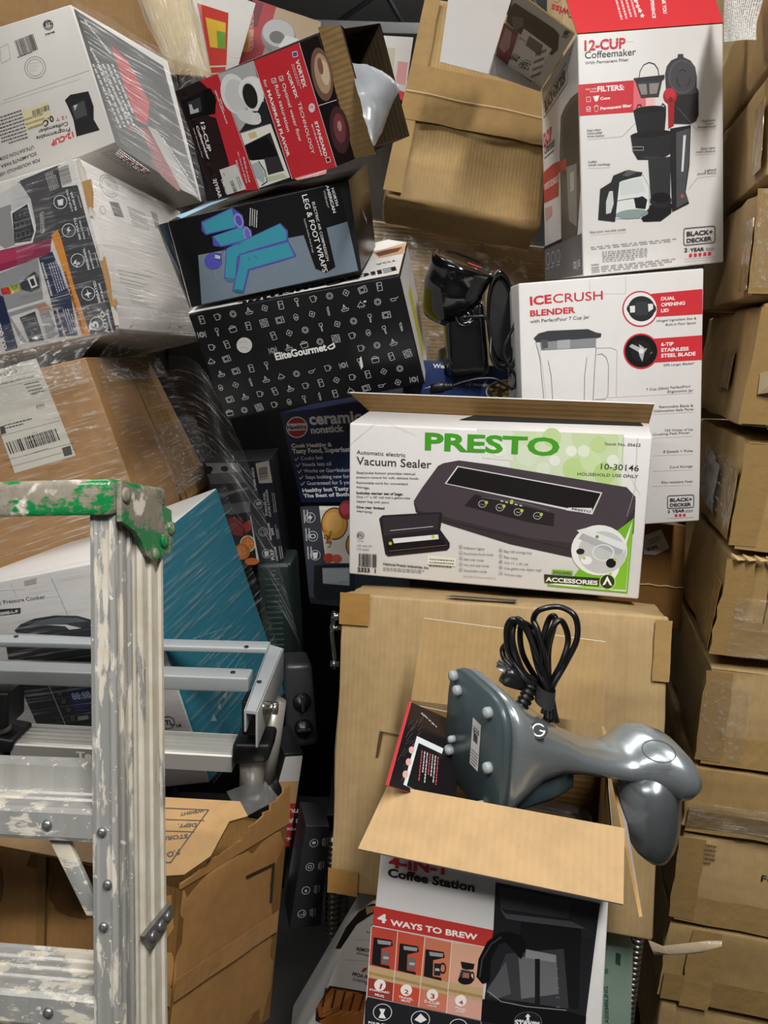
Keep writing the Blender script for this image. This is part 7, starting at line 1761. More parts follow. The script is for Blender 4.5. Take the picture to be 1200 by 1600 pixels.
q = face_frame('iconbox', 'F'); ex = (q(1, 0) - q(0, 0)).normalized(); n = ex.cross(q(0, 1) - q(0, 0)).normalized(); ey = n.cross(ex); mb = MB()
el = []
for k in range(4):
    p = q(.42 - .03 * k, .84 - .23 * k) - q(0, 0); x, y = p.dot(ex) * 1000, p.dot(ey) * 1000
    el += [['R', '#d8d8da', x, y, 7.2, 0, 0, 7.6, .12], ['T', '#d0d0d2', ('SLIDE', 'TIMER', '8 CUP', 'SLOT')[k], x + 14, y + 7, 0, -14, 1.0, 1], ['G', '#b0b0b4', x + 18, y + 8, 0, -17, 4, 0, 2, k]]
    el += [[['P', '#d8d8da', [[x - 3, y - 2], [x + 3, y - 2], [x + 3, y + 3], [x - 3, y + 3]]]], [['R', '#d8d8da', x, y, 3.5, 0, 0, 3.5, .3]], [['T', '#d8d8da', '8', x - 2, y - 3, 4, 0, 1, 1]], [['L', '#d8d8da', 1, [[x - 4, y - 2], [x + 4, y - 2], [x + 3, y + 3]]]]][k]
ART['iconbox_F'] = el; FACE['iconbox_F'] = (q(0, 0), ex, ey, n)
t = carton('iconbox', 'appliance_box', 'dark box with a column of round white icons, beside the tall carton', 'box', board('#2b2c30'))

# ---------------------------------------------------------------- leaning pile in the middle
t = carton('redbox', 'coffeemaker_box', 'red and dark brown 12-CUP coffeemaker box lying on its side, open brown flap', 'box', board('#3a2a2a'), skip='R', inner=kraft('#4a3c2a'))  # shade inside the open box put into a dark inner colour
flap(t, 'redbox_flap', kraft('#a8895a', 2), ink('#2a1b1c'), .0035)
flap(t, 'redbox_inner', board('#1e1c1c'), board('#1e1c1c'), .002)
t = carton('legwrap', 'leg_wrap_box', 'black LEG & FOOT WRAPS box with teal boots picture, dented corners', 'box', board('#1c1c1f', .3))
flap(t, 'legwrap_side', board('#232326', .3), board('#d8d6d0'), .002, 'torn_side_panel', 'legwrap_side')
# Elite box with its all-over pattern of kitchen icons
loc, rot, c = BOX['elite']; c = [Vector(v) for v in c]
o_, ex, ey, n = [Vector(v) for v in FACE['elite_F']]
ICON = {
 'pot': [[(-.4, .1), (-.35, -.35), (.35, -.35), (.4, .1), (-.4, .1)], [(-.45, .16), (.45, .16)], [(-.3, .16), (-.2, .32), (.2, .32), (.3, .16)], [(0, .32), (0, .42)]],
 'cup': [[(-.3, .3), (-.25, -.3), (.2, -.3), (.25, .3), (-.3, .3)], [(.24, .2), (.42, .1), (.36, -.12), (.21, -.12)]],
 'knife': [[(-.06, -.45), (-.06, -.1), (.08, -.1), (.08, -.45), (-.06, -.45)], [(-.06, -.1), (-.1, .3), (.08, .48), (.08, -.1)]],
 'toaster': [[(-.42, -.32), (-.42, .32), (.42, .32), (.42, -.32), (-.42, -.32)], [(-.3, -.2), (-.3, .2), (.16, .2), (.16, -.2), (-.3, -.2)], [(.26, .15), (.34, .15)], [(.26, -.02), (.34, -.02)]],
 'plate': [[(.28 * math.cos(a * .5236), .28 * math.sin(a * .5236)) for a in range(13)], [(.16 * math.cos(a * .7854), .16 * math.sin(a * .7854)) for a in range(9)], [(-.42, -.35), (-.42, .35)], [(.42, -.35), (.42, .35)]],
 'ring': [[(.34 * math.cos(a * .5236), .34 * math.sin(a * .5236)) for a in range(13)], [(.2 * math.cos(a * .7854), .2 * math.sin(a * .7854)) for a in range(9)]],
 'egg': [[(.24 * math.cos(a * .5236), .34 * math.sin(a * .5236)) for a in range(13)], [(-.12, -.1), (0, .1), (.12, -.1), (-.12, -.1)]],
 'fridge': [[(-.25, -.42), (-.25, .42), (.25, .42), (.25, -.42), (-.25, -.42)], [(-.25, .1), (.25, .1)], [(-.15, .2), (-.15, .32)], [(-.15, -.2), (-.15, 0)]],
 'pan': [[(-.42, .05), (-.35, -.2), (.1, -.2), (.18, .05), (-.42, .05)], [(.17, .02), (.46, .16)]],
 'juicer': [[(-.42, -.1), (-.3, -.32), (.3, -.32), (.42, -.1), (-.42, -.1)], [(-.22, -.1), (0, .4), (.22, -.1)], [(0, -.1), (0, .3)]],
 'oven': [[(-.4, -.4), (-.4, .4), (.4, .4), (.4, -.4), (-.4, -.4)], [(.3 * math.cos(a * .7854), .3 * math.sin(a * .7854)) for a in range(9)], [(-.1, -.2), (-.1, .2)], [(.08, -.2), (.08, .2)]],
 'spatula': [[(-.05, -.45), (-.03, .1), (.05, .1), (.06, -.45), (-.05, -.45)], [(-.16, .1), (-.16, .4), (.18, .4), (.18, .1), (-.16, .1)]],
 'lamp': [[(0, .45), (0, .25)], [(-.1, .25), (.1, .25), (.42, -.15), (-.42, -.15), (-.1, .25)], [(-.2, -.22), (-.24, -.34)], [(0, -.22), (0, -.34)], [(.2, -.22), (.24, -.34)]],
 'board': [[(-.05, .36), (.36, .05), (.05, -.36), (-.36, -.05), (-.05, .36)], [(0, .1), (.1, 0), (0, -.1), (-.1, 0), (0, .1)]],
}
names = list(ICON); el = []; rr = random.Random(11)
fx = lambda p: ((p - o_).dot(ex) * 1000, (p - o_).dot(ey) * 1000)
bl, br, tr_, tl = [fx(c[k]) for k in (0, 1, 2, 3)]
Wm, Hm = br[0] - bl[0], tl[1] - bl[1]
nx, nz = 13, 8; idx = 0
for j in range(nz):
    for i in range(nx):
        u, v = (i + .5 + (.22 if j % 2 else -.1)) / nx, (j + .5) / nz
        x = (bl[0] * (1 - u) + br[0] * u) * (1 - v) + (tl[0] * (1 - u) + tr_[0] * u) * v
        y = (bl[1] * (1 - u) + br[1] * u) * (1 - v) + (tl[1] * (1 - u) + tr_[1] * u) * v
        if u < .03 or u > .975 or (.31 < u < .74 and .42 < v < .56) or (.15 < u < .30 and .5 < v < .72): continue
        k = names[(i * 5 + j * 3 + (i * j) % 4) % len(names)]; s_ = 15.5; a = rr.uniform(-.12, .12) + .04
        for pl in ICON[k]: el.append(['L', '#cfcfcd', .75, [[x + s_ * (px * math.cos(a) - py * math.sin(a)), y + s_ * (px * math.sin(a) + py * math.cos(a))] for px, py in pl]])
t = thing('toaster_oven_box', 'black box covered with white kitchen icons, tilted under the leg wraps box', 'box', loc, rot)
mb = MB(); mb.hexa(c, board('#17171a', .34), .0025)
P_ = lambda x, y, h: o_ + ex * (x * .001) + ey * (y * .001) + n * h
kink = ink('#cfcfcd')
for e in el:
    for (x0, y0), (x1, y1) in zip(e[3], e[3][1:]):
        dx, dy = x1 - x0, y1 - y0; l = math.hypot(dx, dy) or 1; px, py = -dy / l * .38, dx / l * .38
        mb.add([P_(x0 + px, y0 + py, .0004), P_(x0 - px, y0 - py, .0004), P_(x1 - px, y1 - py, .0004), P_(x1 + px, y1 + py, .0004)], [(0, 1, 2, 3)], kink)
print_art(mb, FACE['elite_F'], ART['elite_F'], .0006); print_art(mb, FACE['elite_T'], ART['elite_T'], .0005)
g = face_frame('elite', 'R'); nr = (g(1, 0) - g(0, 0)).cross(g(0, 1) - g(0, 0)).normalized()
mb.add([g(.0, .02) + nr * .0005, g(.98, .02) + nr * .0005, g(.98, .98) + nr * .0005, g(.0, .98) + nr * .0005], [(0, 1, 2, 3)], ink('#e4e2de'))
mb.add([g(.3, .15) + nr * .0008, g(.55, .15) + nr * .0008, g(.55, .75) + nr * .0008, g(.3, .75) + nr * .0008], [(0, 1, 2, 3)], ink('#d8cf3a'))
mb.build('box_body', t)
t = carton('hawkins', 'cookware_box', 'navy ceramic nonstick cookware box with round red logo', 'box', board('#1d2a50'))
t = carton('juice', 'blender_box', 'blender box with orange smoothie glasses picture, under the navy cookware box', 'box', board('#2c2f36'))
q = face_frame('navy', 'F'); ex = (q(1, 0) - q(0, 0)).normalized(); n = ex.cross(q(0, 1) - q(0, 0)).normalized(); ey = n.cross(ex); W_, H_ = (q(1, 0) - q(0, 0)).length * 1000, (q(0, 1) - q(0, 0)).length * 1000
rr = random.Random(5); el = [['E', '#c8ccd0', W_ * .78, H_ * .38, 46, 0, 0, 22], ['E', '#5a4030', W_ * .78, H_ * .38, 43, 0, 0, 20]]
for k in range(60):
    a, d_ = rr.uniform(0, 6.28), rr.uniform(0, 1) ** .5; el.append(['E', rr.choice(['#7a9a3a', '#c87838', '#e0d0a8', '#a83a2a', '#d8b050']), W_ * .78 + 40 * d_ * math.cos(a), H_ * .38 + 17 * d_ * math.sin(a), 4, 1, -1, 2])
el += [['T', '#d8d8e0', '12 months', W_ * .4, H_ * .5, W_ * .2, -2, 1, 0], ['T', '#d8d8e0', 'a year', W_ * .48, H_ * .62, W_ * .12, -1, 1, 0], ['T', '#d8d8e0', 'West', W_ * .1, H_ * .84, W_ * .14, 0, 1, 1]]
ART['navy_F'] = el; FACE['navy_F'] = (q(0, 0), ex, ey, n)
t = carton('navy', 'navy_box', 'navy box with round food picture, under the black coffee maker', 'box', board('#1f3160'))

# ---------------------------------------------------------------- the two big white boxes
t = carton('icecrush', 'blender_box', 'tall white ICECRUSH BLENDER box with red feature bands', 'box', board('#e2e0df'), r=.0025)
t = carton('twelve', 'coffeemaker_box', 'white 12-CUP Coffeemaker box with open red top flap, on the blender box', 'box', board('#e0dedc'), r=.0025, skip='T', inner=kraft('#b08d5c'))
flap(t, 'twelve_top_flap', ink('#d8383e'), kraft('#b08d5c'), .002, 'top_flap', 'twelve_top_flap')
flap(t, 'twelve_side_flap', board('#c9c5c0'), kraft('#b08d5c'), .002, 'side_flap', 'twelve_side_flap')
flap(t, 'twelve_tuck', board('#e4e2e0'), board('#e4e2e0'), .002, 'tuck_flap')
flap(t, 'twelve_strip', board('#d8d5d2'), board('#d8d5d2'), .002, 'tuck_fold')
t = carton('behind', 'brown_carton', 'small brown carton with white 903FL sticker, under the blender box', 'carton', kraft('#8a6236', 0, .55, .2, .5))
mb = MB(); q = face_frame('behind', 'F'); mb.tube([q(i / 10, .42 - .01 * (i % 2)) + Vector((0, -.001, 0)) for i in range(11)], .0016, plain('torn_fibre', '#c4a878', .9), 5); mb.build('seam', t)

# ---------------------------------------------------------------- Presto box on the tall carton
t = carton('tall', 'tall_carton', 'tall brown carton with cut handhold, behind the stand mixer', 'carton', kraft('#b89c70', 0, .6, .55, 1.0), r=.006, n=12, amp=.004, seed=21)
tape(t, 'tall', 'F', .0, .895, .095, 1.0, tape_mat('#a37c44'), .0022, wob=.001, seed=2)
tape(t, 'tall', 'F', .955, .80, 1.0, .985, tape_mat('#a98a58'), .0022, wob=.001, seed=3)
tape(t, 'tall', 'F', .0, .0, .10, .08, tape_mat('#a37c44'), .0022, wob=.001, seed=4)
q = face_frame('tall', 'F'); mb = MB(); dkm = plain('slot_dark', '#4a3a22', .9)
for a in (((.148, .556), (.225, .548), (.225, .545), (.155, .551)), ((.148, .556), (.160, .553), (.148, .470), (.139, .468))):
    mb.add([q(*p) + Vector((0, -.0025, 0)) for p in a], [(3, 2, 1, 0)], dkm)
mb.build('handhold', t)
mb = MB(); q2 = face_frame('tall', 'T')
mb.add([q2(.33, .06) + Vector((0, 0, .003)), q2(.55, .05) + Vector((0, 0, .003)), q2(.55, .2) + Vector((0, 0, .003)), q2(.35, .2) + Vector((0, 0, .003))], [(0, 1, 2, 3)], plain('tape_dark', '#2b261c', .5)); mb.build('dark_tape_patch', t)
# strip of clear tape trailing from the bottom corner of the tall carton
mb = MB(); A = [Vector((0.3771,0.8996,0.5801)), Vector((0.3935,0.8893,0.5797)), Vector((0.4193,0.8816,0.5916)), Vector((0.4467,0.8782,0.5996)), Vector((0.4639,0.8740,0.6040))]
Bq = [Vector((0.3865,0.8953,0.5600)), Vector((0.4025,0.8869,0.5683)), Vector((0.4241,0.8786,0.5776)), Vector((0.4430,0.8750,0.5846)), Vector((0.4590,0.8729,0.5989))]
V = []; rr = random.Random(1)
for a, b in zip(A, Bq): V += [a, (a + b) / 2 + Vector((0, -.006, 0)), b]
mb.add(V, [(3 * i + k, 3 * i + k + 1, 3 * i + k + 4, 3 * i + k + 3) for i in range(4) for k in range(2)], tape_mat('#b8a88c'), True)
tag(mb.build('loose_tape'), 'loose end of clear packing tape sticking out from the tall carton bottom', 'tape')
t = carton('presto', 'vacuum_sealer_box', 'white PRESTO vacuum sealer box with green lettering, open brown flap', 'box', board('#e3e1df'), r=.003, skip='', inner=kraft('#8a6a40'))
flap(t, 'presto_flap', kraft('#8a6b42', 2, .6, .1, .8), board('#e0dedc'), .0035, 'top_flap')
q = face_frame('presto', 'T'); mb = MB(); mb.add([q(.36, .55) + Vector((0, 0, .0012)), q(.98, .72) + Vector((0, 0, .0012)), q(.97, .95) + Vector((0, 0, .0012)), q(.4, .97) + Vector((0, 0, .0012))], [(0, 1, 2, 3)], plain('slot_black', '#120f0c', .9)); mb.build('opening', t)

# ---------------------------------------------------------------- boxes at the bottom
t = carton('grill', 'grill_box', 'white grill box with grilled food picture and PFOA FREE text', 'box', board('#e2dfda'), r=.008)
t = carton('greenbox', 'green_box', 'narrow pale green box with vertical text beside the coffee station box', 'box', board('#9fb8a8'))
# ---------------------------------------------------------------- open coffee station box
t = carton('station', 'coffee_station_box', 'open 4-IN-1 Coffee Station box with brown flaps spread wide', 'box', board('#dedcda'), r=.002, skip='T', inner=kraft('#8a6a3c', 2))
KF = kraft('#b9996c', 0, .6, .05, 1.1)
flap(t, 'station_front_flap', KF, board('#dedcda'), .0035, 'front_flap')
flap(t, 'station_rear_flap', kraft('#bd9d6c', 0, .6, .05, 1.1), board('#dedcda'), .0035, 'rear_flap')
flap(t, 'station_right_flap', board('#cfc6c4'), kraft('#b8935a', 0), .003, 'side_flap')
# leaflet inside
mb = MB(); A = [(0.0354,0.7834,0.9715), (0.0896,0.7564,0.9165), (0.0854,0.7191,0.8851), (0.0116,0.6647,0.9422)]
lm = board('#1c181a', .3)
A = [Vector(v) for v in A]; A[1] = A[0] + (A[2] - A[3]) * .85
PA = [A[3], A[2], A[1], A[0]]
if (PA[1] - PA[0]).cross(PA[2] - PA[0]).dot(Vector((0, 0, 1.35)) - PA[0]) < 0: PA.reverse()
n = mb.slab(PA, .0015, lm, ink('#d0404a'))
o = Vector(A[3]); ex = (Vector(A[0]) - o).normalized(); nn = ex.cross(Vector(A[2]) - o).normalized()
if nn.dot(Vector((0, 0, 1.35)) - o) < 0: nn = -nn
ey = (A[2] - A[3]).normalized(); wd = (Vector(A[0]) - o).length * 1000; sg = 1
el = [['L', '#d0404a', 3, [[0, sg * 1.5], [wd, sg * 1.5]]]]
rr = random.Random(3)
for k in range(26): x = wd * rr.uniform(.05, .8); y = sg * rr.uniform(5, 24); el.append(['L', '#5a4e52', .5, [[x, y], [x + rr.uniform(8, 22), y + sg * 6]]])
el += [['P', '#d8dce0', [[wd * .05, sg * 22], [wd * .62, sg * 24], [wd * .60, sg * 70], [wd * .02, sg * 62]]], ['P', '#161417', [[wd * .05, sg * 27], [wd * .55, sg * 29], [wd * .53, sg * 70], [wd * .02, sg * 62]]]]
for k in range(3): el.append(['E', '#d8a8a0', wd * (.16 + k * .14), sg * 21, 5, 0, 0, 4])
for k in range(7): el.append(['G', '#c8c4c4' if k % 3 else '#c8505a', wd * .48, sg * (36 + k * 4.5), -wd * .36, sg * 6, 0, sg * 1.8, 1, k])
el.append(['T', '#e0d8d8', 'Want to be a', wd * .93, sg * 22, -wd * .1, sg * 30, 1, 0])
print_art(mb, (A[3], ex, ey, nn), el)
tag(mb.build('leaflet'), 'black printed leaflet with red edge, standing in the open coffee box', 'leaflet')
# black glossy coffee machine lying inside
blk = plain('gloss_black', '#0c0c0e', .12, 0, .6, .4)
t = thing('coffee_maker', 'glossy black coffee maker lying inside the open coffee station box', 'coffee maker', (0.1770,0.7694,0.8336))
Rv = Euler((0, 0, -.2)).to_matrix()
mb = MB(); mb.hexa([Rv @ Vector(v) for v in ((-.07, -.05, -.10), (.07, -.05, -.10), (.07, -.05, .0), (-.07, -.05, .0), (-.07, .045, -.10), (.07, .045, -.10), (.07, .045, .02), (-.07, .045, .02))], blk, .02, 2); mb.build('housing', t)
mb = MB(); mb.tube([Rv @ Vector((.02 + .026 * math.cos(a * .3927), -.02 + .02 * math.sin(a * .3927), .012)) for a in range(16)], .006, blk, 8, closed=True); mb.build('handle', t)

# ---------------------------------------------------------------- stand mixer lying on the box
loc, rot, c = BOX['mixer']
t = thing('stand_mixer', 'grey metallic stand mixer lying on its side across the open coffee box', 'mixer', loc, rot)
def metal_paint():
    m, nt, b = new_mat('grey_metallic_paint'); n = noise_tex(nt, coords(nt), 900, 1)
    L(nt, mixc(nt, n, rgb('#868e92'), rgb('#a2a9ac')), b.inputs['Base Color']); b.inputs['Metallic'].default_value = .65; b.inputs['Roughness'].default_value = .27; b.inputs['Coat Weight'].default_value = .5; b.inputs['Coat Roughness'].default_value = .1
    return m
mp = metal_paint(); teal_d = plain('dark_teal_plastic', '#3f4c50', .32); bk = plain('black_plastic', '#131315', .32)
SP = [  # centre, top point (both on a plane at the given offset), half depth, squareness
 ((0.0097,-0.0450,0.0193), (0.0101,-0.0450,0.0869), .062, .55),
 ((0.0152,-0.0440,0.0206), (0.0179,-0.0440,0.0868), .066, .55),
 ((0.0299,-0.0380,0.0227), (0.0308,-0.0380,0.0748), .064, .6),
 ((0.0481,-0.0300,0.0234), (0.0486,-0.0300,0.0580), .058, .65),
 ((0.0713,-0.0220,0.0188), (0.0717,-0.0220,0.0435), .05, .7),
 ((0.0981,-0.0140,0.0072), (0.0978,-0.0140,0.0242), .04, .75),
 ((0.1248,-0.0070,-0.0013), (0.1241,-0.0070,0.0134), .034, .8),
 ((0.1486,0.0000,-0.0061), (0.1472,0.0000,0.0086), .033, .85),
 ((0.1630,0.0040,-0.0035), (0.1595,0.0040,0.0154), .038, .9),
 ((0.1750,0.0060,-0.0022), (0.1689,0.0060,0.0253), .045, .95),
 ((0.1890,0.0080,-0.0038), (0.1832,0.0080,0.0309), .052, 1),
 ((0.2019,0.0080,-0.0057), (0.1992,0.0080,0.0280), .050, 1),
 ((0.2120,0.0080,-0.0080), (0.2110,0.0080,0.0169), .042, 1),
 ((0.2178,0.0080,-0.0104), (0.2167,0.0080,0.0050), .028, 1), ((0.2199,0.0080,-0.0114), (0.2194,0.0080,-0.0069), .008, 1)]
bdir = Vector((-.54, .84, 0)).normalized()
mb = MB(); mb.loft([super_ring(cc, Vector(tt) - Vector(cc), bdir * hd, 36, e) for cc, tt, hd, e in SP], mp); body = mb.build('housing', t)
# drooping motor head
HD = [((0.1872,0.0120,-0.0089), (0.2178,0.0120,-0.0042), 0.04), ((0.1885,0.0120,-0.0277), (0.2212,0.0120,-0.0226), 0.05), ((0.1911,0.0120,-0.0472), (0.2239,0.0120,-0.0419), 0.052), ((0.1939,0.0120,-0.0669), (0.2257,0.0120,-0.0615), 0.05), ((0.1975,0.0120,-0.0849), (0.2260,0.0120,-0.0799), 0.045), ((0.2012,0.0120,-0.1012), (0.2239,0.0120,-0.0972), 0.038), ((0.2047,0.0120,-0.1126), (0.2200,0.0120,-0.1098), 0.028), ((0.2072,0.0120,-0.1197), (0.2146,0.0120,-0.1184), 0.014), ((0.2077,0.0120,-0.1220), (0.2094,0.0120,-0.1217), 0.004)]
mb = MB(); mb.loft([super_ring(cc, (0, hd, 0), Vector(xx) - Vector(cc), 32, .95) for cc, xx, hd in HD], plain('dark_metallic', '#767c80', .26, .7)); mb.build('motor_head', t)
# dark underside of the column
UN = [((0.0178,-0.0300,-0.0252), (0.0190,-0.0300,0.0041), .056), ((0.0422,-0.0250,-0.0194), (0.0405,-0.0250,0.0046), .05), ((0.0666,-0.0180,-0.0164), (0.0650,-0.0180,0.0055), .044), ((0.0882,-0.0100,-0.0136), (0.0870,-0.0100,0.0018), .036)]
mb = MB(); mb.loft([super_ring(cc, Vector(tt) - Vector(cc), bdir * hd, 28, .6) for cc, tt, hd in UN], teal_d); un = mb.build('lower_housing', t)
# base plate with feet and sticker
c0, t0 = Vector(SP[0][0]), Vector(SP[0][1]) - Vector(SP[0][0])
pn = t0.cross(bdir).normalized(); pn = pn if pn.x < 0 else -pn
mb = MB(); rg = super_ring(c0, t0 * 1.0, bdir * .064, 40, .5)
mb.loft([[p + pn * .001 for p in rg], [c0 + (p - c0) * .99 + pn * .007 for p in rg], [c0 + (p - c0) * .96 + pn * .009 for p in rg]], teal_d); pl = mb.build('base_plate', t)
def on_plate(u, v, h=.009): return c0 + t0 * v + bdir * (.064 * u) + pn * h
for u, v in ((.72, .80), (.55, .62), (-.62, -.1), (.62, -.25), (.70, -.48), (-.5, -.80), (-.5, .72)):
    mb = MB(); rf = .0058 if abs(v) > .4 or u < 0 else .004
    mb.lathe(on_plate(u, v), pn, [(rf, 0), (rf, .005), (rf * .8, .007), (0, .007)], plain('rubber_grey', '#8d9496', .5), 16); mb.build('rubber_foot', pl)
mb = MB(); el = [['P', '#e0deda', [[-9, -26], [9, -26], [9, 26], [-9, 26]]], ['G', '#55585a', -7, 18, 14, 0, 0, -6, 3, 2], ['P', '#3a3a3c', [[-5, 2], [4, 2], [4, 11], [-5, 11]]], ['T', '#2a2a2c', '610', -6, 12, 12, 0, 1, 1], ['G', '#55585a', -7, -8, 14, 0, 0, -14, 5, 3]]
print_art(mb, (on_plate(-.12, .02, .0092), -bdir if True else bdir, t0.normalized(), pn), el); mb.build('sticker', pl)['label'] = 'white rating sticker'
# power logo, oval button, vents
def on_shell(i, f, ang): pass
mb = MB(); cc = Vector((0.0672,-0.0840,0.0597)); nn_ = Vector((.05, -.88, .47)).normalized(); ex_ = Vector((.93, .2, -.30)); ex_ = (ex_ - nn_ * ex_.dot(nn_)).normalized(); ey_ = nn_.cross(ex_)
print_art(mb, (cc, ex_, ey_, nn_), [['E', '#2c3032', 0, 0, 9, 0, 0, 8.6], ['R', '#e0e2e2', 0, 0, 6.4, 0, 0, 6.2, .22], ['P', '#2c3032', [[1, 1.2], [7, 1.2], [7, 4.2], [1, 4.2]]], ['L', '#e0e2e2', 1.4, [[6, 0], [1.3, 0]]]], .0)
mb.build('logo_badge', t)
mb = MB(); cc = Vector((0.1875,-0.0360,0.0290)); nn_ = Vector((.1, -.8, .6)).normalized(); ex_ = Vector((1, 0, -.1)); ex_ = (ex_ - nn_ * ex_.dot(nn_)).normalized(); ey_ = nn_.cross(ex_)
mb.tube([cc + ex_ * .0165 * math.cos(a * .2618) + ey_ * .0105 * math.sin(a * .2618) for a in range(24)], .0007, plain('seam_grey', '#4a5053', .4), 6, closed=True); mb.build('release_button', t)
mb = MB()
for k in range(4): mb.tube([Vector((0.0427,-0.0820,0.0010)) + Vector((0, 0, .0042 * k)), Vector((0.0618,-0.0760,0.0090)) + Vector((0, 0, .0042 * k))], .0008, plain('vent_dark', '#aab0b2', .4), 5)
mb.build('vent_slots', t)
# strain relief, cord loops, strap, plug
mb = MB(); path = [Vector((0.0446,-0.0300,0.0412)), Vector((0.0475,-0.0300,0.0526)), Vector((0.0517,-0.0300,0.0625)), Vector((0.0559,-0.0300,0.0739)), Vector((0.0594,-0.0300,0.0851))]
pp = smooth_path(path, 8); mb.tube(pp, [.0078 if i % 4 < 2 else .0058 for i in range(len(pp))], bk, 12); mb.lathe(path[0] - Vector((0, 0, .004)), (-.2, 0, 1), [(.010, 0), (.009, .004), (.006, .006)], mp, 16); mb.build('strain_relief', t)
CL = [
[(0.0775,-0.0360,0.0488), (0.0761,-0.0312,0.0678), (0.0734,-0.0264,0.0807), (0.0616,-0.0336,0.1126), (0.0484,-0.0288,0.1392), (0.0344,-0.0360,0.1521), (0.0285,-0.0312,0.1379), (0.0335,-0.0264,0.1094), (0.0523,-0.0336,0.0873), (0.0699,-0.0288,0.0751), (0.0810,-0.0360,0.0585)],
[(0.0752,-0.0248,0.0429), (0.0745,-0.0320,0.0741), (0.0623,-0.0272,0.1010), (0.0532,-0.0224,0.1284), (0.0436,-0.0296,0.1479), (0.0365,-0.0248,0.1469), (0.0354,-0.0320,0.1270), (0.0488,-0.0272,0.0932), (0.0712,-0.0224,0.0755), (0.0806,-0.0296,0.0460)],
[(0.0810,-0.0256,0.0410), (0.0755,-0.0208,0.0753), (0.0686,-0.0280,0.1112), (0.0595,-0.0232,0.1384), (0.0545,-0.0184,0.1482), (0.0606,-0.0256,0.1617), (0.0796,-0.0208,0.1648), (0.0949,-0.0280,0.1588), (0.0991,-0.0232,0.1339), (0.0901,-0.0184,0.1038), (0.0793,-0.0256,0.0811), (0.0792,-0.0208,0.0634)],
[(0.0781,-0.0144,0.0413), (0.0727,-0.0216,0.0753), (0.0697,-0.0168,0.1068), (0.0732,-0.0240,0.1402), (0.0822,-0.0192,0.1500), (0.0909,-0.0144,0.1297), (0.0869,-0.0216,0.1078), (0.0782,-0.0168,0.0770), (0.0850,-0.0240,0.0439)],
[(0.0826,-0.0152,0.0392), (0.0747,-0.0104,0.0674), (0.0607,-0.0176,0.1213), (0.0524,-0.0128,0.1369), (0.0424,-0.0200,0.1414), (0.0459,-0.0152,0.1095), (0.0638,-0.0104,0.0786), (0.0761,-0.0176,0.0678), (0.0872,-0.0128,0.0355)],
[(0.0721,-0.0160,0.0445), (0.0761,-0.0112,0.0680), (0.0726,-0.0064,0.1123), (0.0768,-0.0136,0.1489), (0.0700,-0.0088,0.1459), (0.0654,-0.0160,0.1152), (0.0736,-0.0112,0.0708), (0.0784,-0.0064,0.0375)],
[(0.0485,-0.0048,0.0679), (0.0371,-0.0120,0.0885), (0.0275,-0.0072,0.0979), (0.0252,-0.0024,0.1067), (0.0322,-0.0096,0.1165), (0.0386,-0.0048,0.1045), (0.0521,-0.0120,0.0810), (0.0734,-0.0072,0.0652)]]
mb = MB()

for p in CL: mb.tube(smooth_path(p, 7), .0031, bk, 8)
cd = mb.build('power_cord', t)
mb = MB(); a, b = Vector((0.0618,-0.0300,0.0715)), Vector((0.0824,-0.0300,0.0727)); mid = (a + b) / 2
mb.loft([[mid + Vector(((b - a).length * .5 * math.cos(k * .3927), .013 * math.sin(k * .3927), h - .004 * math.cos(k * .3927))) for k in range(16)] for h in (-.010, .010)], plain('strap_black', '#232325', .85), False); mb.build('strap', cd)
mb = MB(); p = Vector((0.0411,-0.0300,0.0843)); d_ = Vector((-.85, 0, .5)).normalized()
mb.loft([super_ring(p + d_ * h, Vector((.5, 0, .85)) * w, (0, w * .8, 0), 16, .7) for h, w in ((-.014, .004), (-.004, .008), (.006, .011), (.014, .010), (.015, .004))], bk)
pg = mb.build('plug', cd); mb = MB()
for k in (-.005, .005): mb.hexa([p + d_ * .014 + Vector(v) for v in ((-.0, k - .0008, -.002), (.004, k - .0008, .001), (.004, k - .0008, .005), (0, k - .0008, .003), (0, k + .0008, -.002), (.004, k + .0008, .001), (.004, k + .0008, .005), (0, k + .0008, .003))], plain('steel', '#b8b8b8', .25, 1), .0002)
for k in (-.004, .004):
    q = p + d_ * .014 + Vector((.003, k, .003)); mb.hexa([q + Vector(v) for v in ((-.012, -.0008, .004), (0, -.0008, -.003), (.003, -.0008, .002), (-.009, -.0008, .009), (-.012, .0008, .004), (0, .0008, -.003), (.003, .0008, .002), (-.009, .0008, .009))], plain('steel', '#b8b8b8', .25, 1), .0002)
mb.build('prong', cd)
# ---------------------------------------------------------------- black drip coffee maker on the navy box
loc, rot, c = BOX['dripper']
t = thing('drip_coffee_maker', 'glossy black drip coffee maker with tilted basket, behind the open sealer box', 'coffee maker', loc, rot)
gb = plain('gloss_black', '#0c0c0e', .12, 0, .6, .4)
top = Vector((-0.0197,-0.0200,0.1891)); bot = Vector((-0.0598,-0.0200,0.1360)); ax = (top - bot).normalized(); ul = Vector((0.0321,-0.0200,0.1727)) - top; ra = ul.length
ax = Vector((-.36, -.28, 1)); ax = (ax - ul.normalized() * ax.dot(ul.normalized())).normalized()
hgt = .075
mb = MB(); mb.lathe(top, -ax, [(0, -.002), (ra * .9, -.002), (ra * .93, -.006), (ra * 1.0, -.004), (ra * 1.02, .004), (ra * 1.0, .012), (ra * .97, .034), (ra * 1.0, .036), (ra * .98, .05), (ra * .8, .085), (ra * .62, .10), (0, .10)], gb, 40, u=ul); bk_ = mb.build('filter_basket', t)
mb = MB(); mb.lathe(top + ax * .0025, ax, [(0, 0), (ra * .86, 0), (ra * .86, .001), (0, .001)], plain('lid_brown', '#2a1d12', .25), 40, u=ul); mb.build('lid', bk_)
